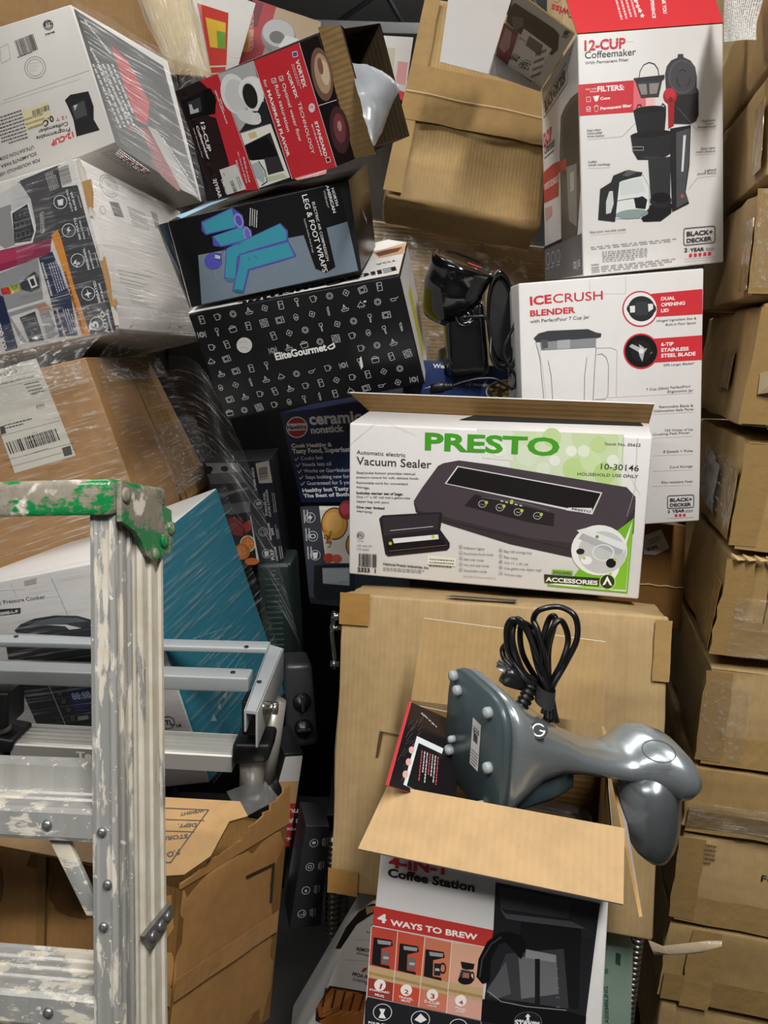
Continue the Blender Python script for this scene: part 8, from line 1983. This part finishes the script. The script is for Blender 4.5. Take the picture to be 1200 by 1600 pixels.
mb = MB(); p = top + ax * .004 + ul * .35; mb.hexa([p + ul.normalized() * x + ax.cross(ul.normalized()) * y + ax * z for x, y, z in ((-.012, -.003, 0), (.012, -.003, 0), (.012, -.003, .002), (-.012, -.003, .002), (-.012, .003, 0), (.012, .003, 0), (.012, .003, .002), (-.012, .003, .002))], plain('red_mark', '#a83a30', .4), .0005); mb.build('red_tab', bk_)
q = [(-0.0353,-0.0300,-0.0032), (0.0373,-0.0300,0.0063), (0.0184,-0.0300,0.1322), (-0.0487,-0.0300,0.1203)]
q2 = [tuple(Vector(v) + Vector((0, .075, 0))) for v in q]
mb = MB(); mb.hexa(q + q2, gb, .012, 3); mb.build('water_tank', t)
mb = MB(); p = Vector((-0.0132,-0.0340,0.1030)); mb.lathe(p, (0, -1, .1), [(.0165, -.003), (.0165, .002), (.014, .002), (.014, .0), (.005, .0), (.004, .007), (0, .007)], gb, 24); mb.build('cord_socket', t)
q = [(-0.0533,0.0200,0.0530), (-0.0344,0.0200,0.0506)]
mb = MB(); mb.lathe(Vector((-0.0267,0.0200,0.0241)), (0, 0, 1), [(.026, -.02), (.028, 0), (.026, .022), (.02, .027)], gb, 28); mb.build('base', t)
# oval warming tray standing on edge
p = Vector((0.0501,-0.0300,0.0994)); la = Vector((0.0420,-0.0300,0.1826)) - p; sh = Vector((.030, -.055, 0)); nn_ = la.cross(sh).normalized(); nn_ = nn_ if nn_.y < 0 else -nn_
rings = []
for s_, h in ((.80, -.006), (.86, .004), (.94, .008), (1.0, .004), (1.0, -.010), (.9, -.014)): rings.append([p + la * s_ * math.sin(k * .15708) * 1.0 + Vector((0.0754,-0.0300,0.1003)).__sub__(p) * s_ * math.cos(k * .15708) + Vector((-.25, -1, 0)) * h for k in range(40)])
mb = MB(); mb.loft(rings, gb, False); mb.add([p + (v - p) * .999 for v in rings[0]], [tuple(range(40))], plain('tray_black', '#141416', .35)); mb.build('warming_tray', t)
mb = MB()
mb.tube(smooth_path([(-0.0127,-0.0500,0.1023), (0.0005,-0.0550,0.1026), (0.0202,-0.0550,0.1014), (0.0306,-0.0500,0.0721), (0.0313,-0.0600,0.0411), (0.0446,-0.0600,0.0183), (0.0621,-0.0500,0.0167)], 7), .0026, bk, 8)
mb.tube(smooth_path([(0.0675,-0.0600,0.1170), (0.0674,-0.0650,0.0922), (0.0557,-0.0700,0.0669), (0.0512,-0.0700,0.0457), (0.0626,-0.0700,0.0230), (0.0757,-0.0700,0.0041), (0.0710,-0.0700,-0.0136), (0.0567,-0.0700,-0.0063), (0.0384,-0.0700,0.0018), (0.0128,-0.0700,0.0009), (-0.0145,-0.0700,-0.0059), (-0.0319,-0.0700,-0.0133)], 7), .0027, bk, 8)
mb.tube(smooth_path([(0.0712,-0.0620,0.1151), (0.0754,-0.0600,0.0735), (0.0749,-0.0600,0.0388), (0.0614,-0.0600,0.0052)], 6), .0027, bk, 8)
cd = mb.build('power_cord', t)
mb = MB(); a, b = Vector((-0.0299,-0.0700,-0.0128)), Vector((-0.0683,-0.0700,-0.0175)); d_ = (b - a)
mb.loft([super_ring(a + d_ * f, (0, 0, w), (0, w * .8, 0), 14, .7) for f, w in ((0, .004), (.12, .006), (.14, .0045), (.26, .007), (.28, .0055), (.4, .0085), (.5, .0095), (.98, .009), (1.0, .006))], bk)
pg = mb.build('plug', cd); mb = MB(); mb.hexa([b + Vector(v) for v in ((-.012, -.004, -.002), (0, -.004, 0), (0, -.004, .003), (-.012, -.004, .0), (-.012, -.003, -.002), (0, -.003, 0), (0, -.003, .003), (-.012, -.003, .0))], plain('steel', '#b8b8b8', .25, 1), .0002); mb.build('prong', cd)

# ---------------------------------------------------------------- crumpled grey plastic bag behind the red box
def sheet(name, grid, m, parent=None, amp=0, seed=0, smooth=True, uvs=(1, 1)):
    """surface through a grid of points, refined; grid[row][col]"""
    rows = [smooth_path(r_, 5) for r_ in grid]; cols_ = list(zip(*rows)); cols_ = [smooth_path(c_, 5) for c_ in cols_]
    nc = len(cols_); nr = len(cols_[0]); V = []; uv = []
    for j in range(nr):
        for i in range(nc):
            p = Vector(cols_[i][j]); 
            if amp: k = noise.noise(p * 22 + Vector((seed, 0, 0))) + .6 * noise.noise(p * 60 + Vector((seed, 3, 0))); p = p + Vector((.3, -.8, .4)) * amp * k
            V.append(p); uv.append((i / (nc - 1) * uvs[0], j / (nr - 1) * uvs[1]))
    mb = MB(); mb.add(V, [(j * nc + i, j * nc + i + 1, (j + 1) * nc + i + 1, (j + 1) * nc + i) for j in range(nr - 1) for i in range(nc - 1)], m, smooth)
    return mb.build(name, parent, uv=uv)
bag = sheet('plastic_bag', [[(-0.0694,1.1657,1.7359), (-0.0442,1.1765,1.7387), (-0.0275,1.1973,1.7403), (-0.0200,1.2153,1.7287)], [(-0.0585,1.1380,1.7018), (-0.0337,1.1491,1.7060), (-0.0104,1.1821,1.7170), (0.0007,1.2026,1.7171)], [(-0.0480,1.1193,1.6618), (-0.0319,1.1297,1.6628), (-0.0161,1.1634,1.6768), (-0.0093,1.1861,1.6876)], [(-0.0382,1.1119,1.6268), (-0.0309,1.1094,1.6153), (-0.0251,1.1442,1.6345), (-0.0205,1.1677,1.6489)]], plain('grey_poly', '#8e9296', .25), None, .009, 3)
tag(bag, 'crumpled grey plastic bag sticking out behind the red box flap', 'bag')

# ---------------------------------------------------------------- printed paper sheet hanging at the top
sh_ = sheet('instruction_sheet', [[(0.4653,1.2376,1.8819), (0.4687,1.2040,1.8679), (0.4818,1.1817,1.8590), (0.4993,1.1818,1.8596)], [(0.4542,1.2095,1.8457), (0.4586,1.1816,1.8347), (0.4739,1.1761,1.8330), (0.4932,1.1759,1.8320)], [(0.4493,1.1918,1.8106), (0.4533,1.1691,1.7998), (0.4659,1.1636,1.7982), (0.4810,1.1578,1.7949)], [(0.4461,1.1750,1.7795), (0.4545,1.1588,1.7756), (0.4639,1.1482,1.7737), (0.4724,1.1317,1.7681)]], paper_mat(), None, .002, 6)
tag(sh_, 'curled printed instruction sheet hanging beside the open coffeemaker box', 'paper')
mb = MB()

# ---------------------------------------------------------------- torn carton with the loose flap
t = carton('torn', 'torn_carton', 'brown carton with ripped open top and loose printed flap, behind the stepladder', 'carton', kraft('#a57c4c', 0, .45, .25, .5), r=.006, n=10, amp=.003, seed=41, skip='T', inner=kraft('#7d5a30'))
flap(t, 'torn_flap', kraft('#b28d5c', 0, .5, .1, .4), kraft('#8a6638'), .004, 'top_flap', 'torn_flap')
tape(t, 'torn', 'F', .30, .0, .345, 1.0, tape_mat('#93703f'), .003, wob=.001, seed=3)
tape(t, 'torn', 'F', .0, .44, 1.0, .52, tape_mat('#a07a4a'), .002, wob=.001, seed=6)
tape(t, 'torn', 'R', .0, .46, .95, .56, tape_mat('#a57c4c'), .0025, wob=.001, seed=7)
q = face_frame('torn', 'R'); mb = MB(); rr = random.Random(4)   # ripped upper edge
for k in range(14):
    u = k / 14; h0 = .035 * math.sin(math.pi * min(1, u * 1.3)) ; mb.slab([q(u, .995), q(u + .075, .995), q(u + .075, 1.0) + Vector((0, 0, .004 + .05 * u ** 2 + rr.uniform(0, .006))), q(u, 1.0) + Vector((0, 0, .004 + .05 * u ** 2 + rr.uniform(0, .006)))], .003, kraft('#a57c4c', 0, .45, .25, .5))
mb.build('torn_rim', t)
mb = MB(); mb.slab([(-0.1727,0.8775,0.7647) if False else q(.62, 1.0) + Vector((-.02, .0, .03)), q(.95, 1.0) + Vector((-.01, 0, .035)), q(1.0, 1.0) + Vector((-.06, .02, .05)), q(.7, 1.0) + Vector((-.08, .03, .045))], .0006, film_mat('scrap', (4, 30, 1), .5, .12)); mb.build('film_scrap', t)

# ---------------------------------------------------------------- steel stand
loc, rot, c = BOX['stand']
t = thing('tool_stand', 'grey steel tool stand with a Te beam, behind the stepladder', 'stand', loc, rot)
gs = plain('stand_grey', '#a3a9ab', .38, .1); al = plain('brushed_aluminium', '#b4b2ac', .34, .45); bkp = plain('stand_black', '#17171a', .4)
def bar_px(name, a, b, h, dpt, m, r=.003):
    """bar whose top front edge runs a-b, h high and dpt deep"""
    a, b = Vector(a), Vector(b); mb = MB(); u = Vector((0, 0, -h)); d = Vector((0, dpt, 0))
    mb.hexa([a + u, b + u, b, a, a + u + d, b + u + d, b + d, a + d], m, r); return mb.build(name, t)
bar_px('rear_rail', (-0.5349,-0.0615,0.0000), (0.0241,-0.0315,0.0000), .010, .030, gs)
bar_px('front_rail', (-0.4692,-0.1596,0.0000), (0.0179,-0.1425,0.0000), .022, .034, gs)
mb = MB(); P = [(0.0344,-0.2399,0.0010), (0.0495,-0.2418,0.0010), (0.0478,-0.0311,0.0010), (0.0247,-0.0183,0.0010)]
mb.slab(P, .004, gs, n=(0, 0, 1)); e0, e1 = Vector(P[1]), Vector(P[2]); f0, f1 = Vector(P[0]), Vector(P[3])
for a, b, h in ((e0, e1, .05), (f0, f1, .03)):
    mb.hexa([a + Vector((-.0015, 0, -h)), a + Vector((.0015, 0, -h)), a + Vector((.0015, 0, 0)), a + Vector((-.0015, 0, 0)), b + Vector((-.0015, 0, -h)), b + Vector((.0015, 0, -h)), b + Vector((.0015, 0, 0)), b + Vector((-.0015, 0, 0))], gs, .0008)
mb.build('end_bracket', t)
mb = MB(); a = Vector((0.0424,-0.2019,-0.0120)); mb.tube([a + Vector((-.01, 0, 0)), a + Vector((.018, 0, -.001)), a + Vector((.0181, 0, -.001)), a + Vector((.021, 0, -.001)), a + Vector((.0211, 0, -.001)), a + Vector((.027, 0, -.001))], [.0085, .0085, .006, .006, .0085, .0085], plain('steel', '#b8b8b8', .25, 1), 16); mb.build('pin', t)
for p in ((-0.0085,-0.0315,0.0015), (-0.0072,-0.1271,0.0015), (0.0360,-0.1566,0.0025), (-0.3667,-0.0335,0.0015)):
    mb = MB(); mb.lathe(p, (0, 0, 1), [(.0035, 0), (.0035, .0004), (0, .0004)], bkp, 12); mb.build('bolt_hole', t)
def leg(topl, botl, r, pxname, foot=True):
    mb = MB(); mb.tube([topl, botl], r, al, 20); lg = mb.build('leg', t)
    if foot:
        mb = MB(); b = Vector(botl); mb.tube([b + Vector((0, 0, .01)), b + Vector((.006, 0, -.012)), b + Vector((.012, -.004, -.03))], [r * 1.25, r * 1.4, r * .9], bkp, 16); mb.build('rubber_foot', lg)
    return lg
leg((0.0195,-0.1200,-0.0995), (0.0184,-0.1200,-0.1953), .0185, '')
leg((0.0344,-0.0200,-0.0920), (0.0164,-0.0200,-0.2435), .0175, '')
leg((-0.3529,-0.1200,-0.0740), (-0.3606,-0.1200,-0.1563), .0185, '')
mb = MB(); q = [(0.0082,-0.1450,-0.0867), (0.0383,-0.1450,-0.0851), (0.0391,-0.1450,-0.0343), (0.0085,-0.1450,-0.0340)]
mb.hexa(q + [tuple(Vector(v) + Vector((0, .04, 0))) for v in q], bkp, .003); mb.build('upper_socket', t)
mb = MB(); q = [(-0.0064,-0.1500,-0.1324), (0.0466,-0.1500,-0.1255), (0.0519,-0.1500,-0.0954), (-0.0043,-0.1500,-0.0966)]
mb.hexa(q + [tuple(Vector(v) + Vector((0, .06, 0))) for v in q], bkp, .008); mb.build('clamp', t)
mb = MB(); q = [(-0.3556,-0.1500,-0.1038), (-0.3240,-0.1500,-0.0902), (-0.3203,-0.1500,-0.0361), (-0.3507,-0.1500,-0.0377)]
mb.hexa(q + [tuple(Vector(v) + Vector((0, .05, 0))) for v in q], bkp, .006); mb.build('upper_socket', t)
mb = MB(); q = [(-0.3605,-0.1450,-0.1329), (-0.3268,-0.1450,-0.1331), (-0.3198,-0.1450,-0.1125), (-0.3586,-0.1450,-0.1066)]
mb.hexa(q + [tuple(Vector(v) + Vector((0, .06, 0))) for v in q], bkp, .006); mb.build('clamp', t)
a, b = Vector((-0.3294,-0.1400,-0.1198)), Vector((-0.0069,-0.1400,-0.1212)); mb = MB()
ln = b - a; pr = [(0, -.026), (0, -.002), (.002, 0)]
for k in range(5): pr += [(.006 + k * .011, .001), (.0135 + k * .011, .001), (.014 + k * .011, -.001), (.0165 + k * .011, -.001)]
pr += [(.062, 0), (.062, -.026)]
mb.loft([[p_ + Vector((0, y, z)) for y, z in pr] for p_ in (a, b)], al, True, False)
o = a; exx = ln.normalized(); nn_ = Vector((0, -1, 0)); eyy = Vector((0, 0, 1))
w0 = (Vector((-0.2328,-0.1405,-0.1365)) - a); w1 = (Vector((-0.2104,-0.1405,-0.1372)) - a)
print_art(mb, (a, exx, eyy, nn_), [['T', '#e8e6e0', 'Te', w0.dot(exx) * 1000, w0.dot(eyy) * 1000 - (w0.dot(exx) * exx.z * 1000), (w1 - w0).dot(exx) * 1000, 0, .85, 1]], .0006)
mb.build('cross_beam', t)

# ---------------------------------------------------------------- stepladder
loc, rot, c = BOX['ladder']
t = thing('stepladder', 'paint-splattered aluminium stepladder with green top, folded against the pile', 'ladder', loc, rot)
gm = green_cap_mat(); ml = worn_metal('ladder_rail', amount=.45, stretch=(60, 60, 13)); mw = worn_metal('ladder_white', '#e0ded6', .60, stretch=(45, 45, 9)); msq = worn_metal('ladder_step', amount=.47, stretch=(9, 9, 26))
xr = Vector((0.0000,0.0000,0.0000)).x; zt = Vector((0.0000,0.0000,0.0000)).z
zb = -1.28; wl = .36
xf0 = Vector((-0.0217,0.0000,-0.1706)).x; xf1 = Vector((0.0022,0.0000,-0.1701)).x
yb0, yb1 = Vector((-0.0000,0.0308,-0.1771)).y, Vector((0.0000,0.0935,-0.1914)).y
fd = .034; rd0, rd1 = .044, .0935
def channel(mb, x0, x1, y0, y1, z0, z1, m, side):
    """extruded rail with raised ribs on its outer web"""
    s = 1 if side > 0 else -1; xo = x1 if s > 0 else x0; k = (y1 - y0)
    pr = [(x0, y0), (x0 + (x1 - x0) * .2, y0 - .0012), (x0 + (x1 - x0) * .3, y0), (x0 + (x1 - x0) * .72, y0), (x0 + (x1 - x0) * .85, y0 - .0012), (x1, y0)]
    pr2 = [(x1 + s * d_, y0 + k * f) for f, d_ in ((.04, .001), (.14, .001), (.18, -.0015), (.38, -.0015), (.42, .001), (.58, .001), (.62, -.0015), (.82, -.0015), (.86, .001), (.96, .001))] if s > 0 else []
    pr3 = [(x1, y1), (x0, y1)]
    P = pr + pr2 + pr3
    mb.loft([[Vector((x, y, z)) for x, y in P] for z in (z0, z1)], m, True, False)
mb = MB(); channel(mb, xf0, xf1, 0, fd, zb, zt + .03, ml, 1); fr = mb.build('front_rail', t)
mb = MB(); channel(mb, xf0 - wl, xf0 - wl + (xf1 - xf0), 0, fd, zb, zt + .03, ml, 1); fl = mb.build('front_rail', t)
mb = MB(); channel(mb, xf0 + .006, xf1 + .004, rd0, rd1, zb, zt + .0, mw, 1); rrl = mb.build('rear_rail', t)
mb = MB(); channel(mb, xf0 - wl + .006, xf0 - wl + (xf1 - xf0), rd0, rd1, zb, zt, ml, 1); mb.build('rear_rail', t)
rv = plain('rivet_steel', '#8e9092', .35, .8)
for p in ((-0.0118,-0.0010,-0.2887), (-0.0107,-0.0010,-0.3758), (-0.0065,-0.0010,-0.3367)):
    mb = MB(); mb.lathe(p, (0, -1, 0), [(.0045, 0), (.004, .002), (.002, .003), (0, .003)], rv, 14); mb.build('rivet', fr)
# steps on the front rails
xl = xf0 - wl
for k, (za, zb_) in enumerate((((70,1260), (70,1312)), ((70,1550), (70,1612)), )):
    z1 = (Vector((-0.0730,0.0040,-0.2707)), Vector((-0.0744,0.0040,-0.4449)))[k].z; z0 = (Vector((-0.0732,0.0040,-0.3008)), Vector((-0.0746,0.0040,-0.4772)))[k].z
    mb = MB(); pr = [(.004, z0), (.002, z0 + .004), (.002, z1 - .004), (.006, z1)] + [q_ for j in range(4) for q_ in ((.012 + j * .016, z1 + .0012), (.020 + j * .016, z1 + .0012), (.021 + j * .016, z1 - .001), (.0265 + j * .016, z1 - .001))] + [(.080, z1), (.080, z0 + .01), (.072, z0 + .01)]
    mb.loft([[Vector((x, y, z)) for y, z in pr] for x in (xl + .01, xf0 + .0015)], msq, True, False); s_ = mb.build('step', t)
    for x in (Vector((-0.0692,0.0000,-0.2829)).x,):
        mb = MB(); mb.lathe((x, .0015, (z0 + z1) / 2), (0, -1, 0), [(.0052, 0), (.0045, .002), (.002, .0032), (0, .0032)], rv, 14); mb.build('rivet', s_)
for a, b in (((-0.0664,0.0120,-0.3043), (-0.0279,0.0120,-0.3740)),):
    a, b = Vector(a), Vector(b); mb = MB(); dx = Vector((.0135, 0, 0)); dy = Vector((0, .006, 0))
    mb.hexa([b - dx * .6, b + dx * .6, a + dx * .9, a - dx * .6, b - dx * .6 + dy, b + dx * .6 + dy, a + dx * .9 + dy, a - dx * .6 + dy], msq, .001); mb.build('diagonal_brace', t)
mb = MB(); a, b = Vector((-0.0516,0.0500,-0.2460)), Vector((-0.0519,0.0500,-0.2741)); 
pr = [(.05, b.z), (.05, a.z), (.056, a.z + .004), (.06, a.z + .001), (.066, a.z + .004), (.072, a.z), (.072, b.z)]
mb.loft([[Vector((x, y, z)) for y, z in pr] for x in (xl + .01, xf0 + .006)], worn_metal('ladder_brace', amount=.36, stretch=(7, 7, 30)), True, False); mb.build('rear_brace', t)
# spreader hinge on the rear rail
mb = MB(); P = [(0.0000,0.0328,-0.4008), (0.0000,0.0466,-0.4205), (0.0000,0.0989,-0.4138), (0.0000,0.0918,-0.3978)]
sx = xf1 + .006
P = [Vector((sx + .004, p[1], p[2])) for p in P]
mb.slab(P, .005, plain('spreader_steel', '#8a8a88', .35, .7), n=(1, 0, 0)); sp = mb.build('spreader', t)
for f in (.2, .5, .8):
    mb = MB(); a = (P[0] + P[1]) / 2; b = (P[2] + P[3]) / 2; mb.lathe(a + (b - a) * f, (1, 0, 0), [(.006, 0), (.005, .002), (.003, .003), (0, .003)], rv, 14); mb.build('rivet', sp)
# green cap: beam plus end cheek
z1 = Vector((-0.0288,-0.0100,0.0404)).z; z0 = Vector((-0.0291,-0.0100,0.0040)).z; xe = Vector((0.0057,-0.0100,0.0205)).x
ck = [(0.0000,-0.0017,0.0377), (-0.0000,0.1041,0.0123), (0.0000,0.1064,-0.0206), (0.0000,0.1000,-0.0355), (-0.0000,0.0868,-0.0323), (0.0000,0.0751,-0.0372), (0.0000,0.0598,-0.0385), (0.0000,0.0465,-0.0335), (0.0000,0.0364,-0.0193), (0.0000,0.0239,-0.0091), (0.0000,-0.0023,-0.0000)]
X0 = 0.0
yend = max(p[1] for p in ck)
mb = MB(); ztop = z1
y0c = -.01
mb.hexa([(xl - .03, y0c, z0), (xe, y0c, z0), (xe, y0c, z1), (xl - .03, y0c, z1), (xl - .03, yend, z0 + .012), (xe, yend, z0 + .012), (xe, yend, z1 - .004), (xl - .03, yend, z1 - .004)], gm, .007, 2, skip='X')
mb.hexa([(xl - .03, y0c + .004, z1 - .012), (xe - .004, y0c + .004, z1 - .012), (xe - .004, y0c + .004, z1 - .006), (xl - .03, y0c + .004, z1 - .006), (xl - .03, yend - .004, z1 - .014), (xe - .004, yend - .004, z1 - .014), (xe - .004, yend - .004, z1 - .008), (xl - .03, yend - .004, z1 - .008)], gm, .001)
cp = mb.build('top_cap', t)
dxe = xe - ck[0][0]
for xx in (0, -wl - (xf1 - xf0) - .02):
    mb = MB(); P = [Vector((p[0] + dxe + xx + .006, p[1], p[2])) for p in ck]
    mb.slab(P, .005, gm, n=(1, 0, 0)); ch = mb.build('cap_cheek', t)
    for i, j, f in ((0, 9, .28), (2, 8, .3), (4, 7, .5), (1, 3, .4)):
        mb = MB(); mb.lathe(P[i] + (P[j] - P[i]) * f, (1, 0, 0), [(.008, 0), (.007, .002), (.004, .003), (0, .0032)], gm, 14); mb.build('rivet', ch)

# ---------------------------------------------------------------- grooved rack posts under and behind the tall carton
def ringed(x, y, z0, z1, r, pitch, m):
    mb = MB(); P = []; rs = []; z = z0; k = 0
    while z < z1: P += [(x, y, z), (x, y, z + pitch * .5), (x, y, z + pitch * .52), (x, y, z + pitch * .98)]; rs += [r, r, r * .82, r * .82]; z += pitch
    mb.tube(P, rs, m, 14); return mb
ps = plain('post_steel', '#8a857c', .3, .9)
px1, px2, px3 = Vector((-0.0649,1.1529,0.3770)), Vector((-0.0520,1.2137,0.3263)), Vector((0.4481,1.1081,0.3104))
t = thing('storage_rack', 'dark steel rack with grooved posts carrying the tall carton', 'rack', (0, 0, 0))
for p, r in ((px1, .0125), (px2, .0125), (px3, .010)): ringed(p.x, p.y, 0.0, .54, r, .0105, ps).build('post', t)
mb = MB(); zz = .545
mb.box((-.085, 1.24, .49), (.40, 1.5, .525), plain('rack_black', '#1a1a1b', .5), .004); mb.build('shelf', t)
# chrome hinge hardware beside the tall carton
t = thing('chrome_hinge', 'small chrome hinge hardware beside the upper corner of the tall carton', 'hinge', (-0.0720,1.1316,0.9023))
ch = plain('chrome', '#b0b2b4', .12, 1)
mb = MB(); mb.tube([(-.004, 0, .04), (.012, 0, .038)], .006, ch, 14); mb.tube([(-.006, 0, .02), (.012, 0, .02)], .004, ch, 12); mb.build('pivot', t)
mb = MB(); mb.tube([(.0, .004, .045), (-.003, .004, .01), (.002, .004, -.03), (.002, .004, -.05)], .0035, ch, 10); mb.build('rod', t)
mb = MB(); mb.tube([(-.004, 0, -.04), (.01, 0, -.04)], .005, ch, 12); mb.build('bolt', t)

# ---------------------------------------------------------------- stretch film over the wrapped pile
F1 = film_mat('long', (2.0, 60, 1), .95, .035, .52); F2 = film_mat('fine', (4, 52, 1), 1.0, .05, .53); F3 = film_mat('crinkle', (16, 22, 1), 1.0, .08, .52)
def W3(key, f, u, w, off):
    loc, rot, c = BOX[key]; q = face_frame(key, f); n = (q(1, 0) - q(0, 0)).cross(q(0, 1) - q(0, 0)).normalized()
    return tuple(Vector(loc) + Euler(rot).to_matrix() @ (q(u, w) + n * off))
def merge_sheets(name, grids, label):
    t = thing(name, label, 'stretch film', (0, 0, 0))
    for i, (g, m, a) in enumerate(grids):
        o = sheet('film_layer', g, m, t, a, i * 3.7)
    return t
S = []
S.append(([[W3('wbox', 'R', u, w, .010 + .004 * ((i + j) % 2)) for i, u in enumerate((-.02, .3, .65, 1.0))] for j, w in enumerate((1.02, .6, .25, -.03))], F1, .004))
S.append(([[W3('blend', 'R', u, w, .010 + .004 * ((i + j) % 2)) for i, u in enumerate((-.02, .3, .65, .95))] for j, w in enumerate((1.0, .6, .3, -.03))], F1, .004))
S.append(([[W3('blend', 'F', u, w, .010) for u in (.35, .6, .8, 1.02)] for w in (1.0, .65, .3, -.04)], F1, .002))
S.append(([[W3('ycarton', 'F', u, w, .012) for u in (-.1, .3, .7, 1.02)] for w in (.98, .7, .35, .08)], F2, .003))
S.append(([[W3('ycarton', 'R', u, w, .013) for u in (.0, .35, .7, 1.1)] for w in (.98, .7, .35, .08)], F2, .004))
S.append(([[W3('cooker', 'F', u, w, .010) for u in (-.1, .3, .7, 1.02)] for w in (1.02, .7, .4, .1)], F1, .003))
S.append(([[W3('cooker', 'R', u, w, .010) for u in (-.02, .35, .7, 1.05)] for w in (1.0, .7, .35, .0)], F1, .003))
# free-hanging spans between the pile and its neighbours
S.append(([[W3('wbox', 'R', 1.0, 1.1, .03), (-0.4397,1.7892,1.9759), (-0.3915,1.7508,1.8913)], [W3('wbox', 'R', 1.0, .7, .01), (-0.4305,1.7450,1.8639), (-0.4229,1.7095,1.7931)], [W3('wbox', 'R', 1.0, .3, .01), (-0.4079,1.6986,1.7421), (-0.3905,1.6664,1.6866)]], F1, .006))
S.append(([[W3('ycarton', 'R', 1.0, 1.0, .01), (-0.3904,1.5472,1.3181), (-0.3264,1.5117,1.2472)], [W3('ycarton', 'R', 1.0, .5, .01), (-0.3425,1.4959,1.1732), (-0.2516,1.4758,1.0785)], [W3('ycarton', 'R', 1.0, .0, .01), (-0.2748,1.4652,1.0287), (-0.1981,1.4590,0.9032)], [W3('cooker', 'R', 1.0, .3, .01), (-0.1955,1.4432,0.8289), (-0.1573,1.4491,0.7607)]], F1, .008))
S.append(([[W3(k_, 'F', u, w, .022) for u in (.0, .35, .7, 1.0)] for k_, w in (('blend', .16), ('blend', .02), ('ycarton', .99), ('ycarton', .86))], F3, .006))
S.append(([[W3(k_, 'R', u, w, .022) for u in (.02, .35, .7, .98)] for k_, w in (('blend', .12), ('blend', .01), ('ycarton', .99), ('ycarton', .84))], F3, .006))
S.append(([[W3('ycarton', 'R', u, w, .018) for u in (.35, .6, .85, 1.15)] for w in (.55, .35, .1)], F3, .008))
merge_sheets('stretch_wrap', S, 'clear stretch film with glint streaks painted in wrapped round the pile of boxes behind the stepladder')
S = [([[W3('ncarton', 'F', u, w, .012 + .006 * ((i * 3 + j) % 3)) for i, u in enumerate((.05, .25, .5, .75, .98))] for j, w in enumerate((1.0, .8, .6, .4, .15))], F3, .010)]
for key, f, u0, u1, w0, w1 in (('right5', 'F', .05, .9, .05, .62), ('right4', 'L', .45, .98, .25, .8), ('right7', 'F', .02, .9, .1, .5), ('right6', 'F', .0, .16, .1, .9), ('right2', 'F', .0, .12, .1, .95)):
    par = next(o for o in bpy.data.objects if o.name.startswith('brown_carton') and tuple(round(v, 4) for v in o.location) == tuple(BOX[key][0]))
    q = face_frame(key, f); n = (q(1, 0) - q(0, 0)).cross(q(0, 1) - q(0, 0)).normalized()
    sheet('clear_tape', [[tuple(q(u0 + (u1 - u0) * a / 4, w0 + (w1 - w0) * b / 3) + n * (.009 + .003 * ((a + b) % 2))) for a in range(5)] for b in range(4)], film_mat('tape', (7, 12, 1), .9, .06, .54), par, .004, len(key) + u1)
merge_sheets('stretch_wrap', S, 'crinkled clear film over the carton behind the black coffee maker')
S = [([[(-0.6892,2.1863,2.2570), (-0.6018,2.1645,2.2504), (-0.5134,2.1651,2.2534)], [(-0.6461,2.1408,2.1387), (-0.5678,2.1191,2.1330), (-0.4935,2.1274,2.1241)], [(-0.5805,2.0881,2.0354), (-0.5234,2.0743,2.0182), (-0.4654,2.0817,2.0052)]], film_mat('top', (60, 2, 1), .6, .08, .5), .006)]
merge_sheets('stretch_wrap', S, 'clear film streaked over the pale tan carton at the top')
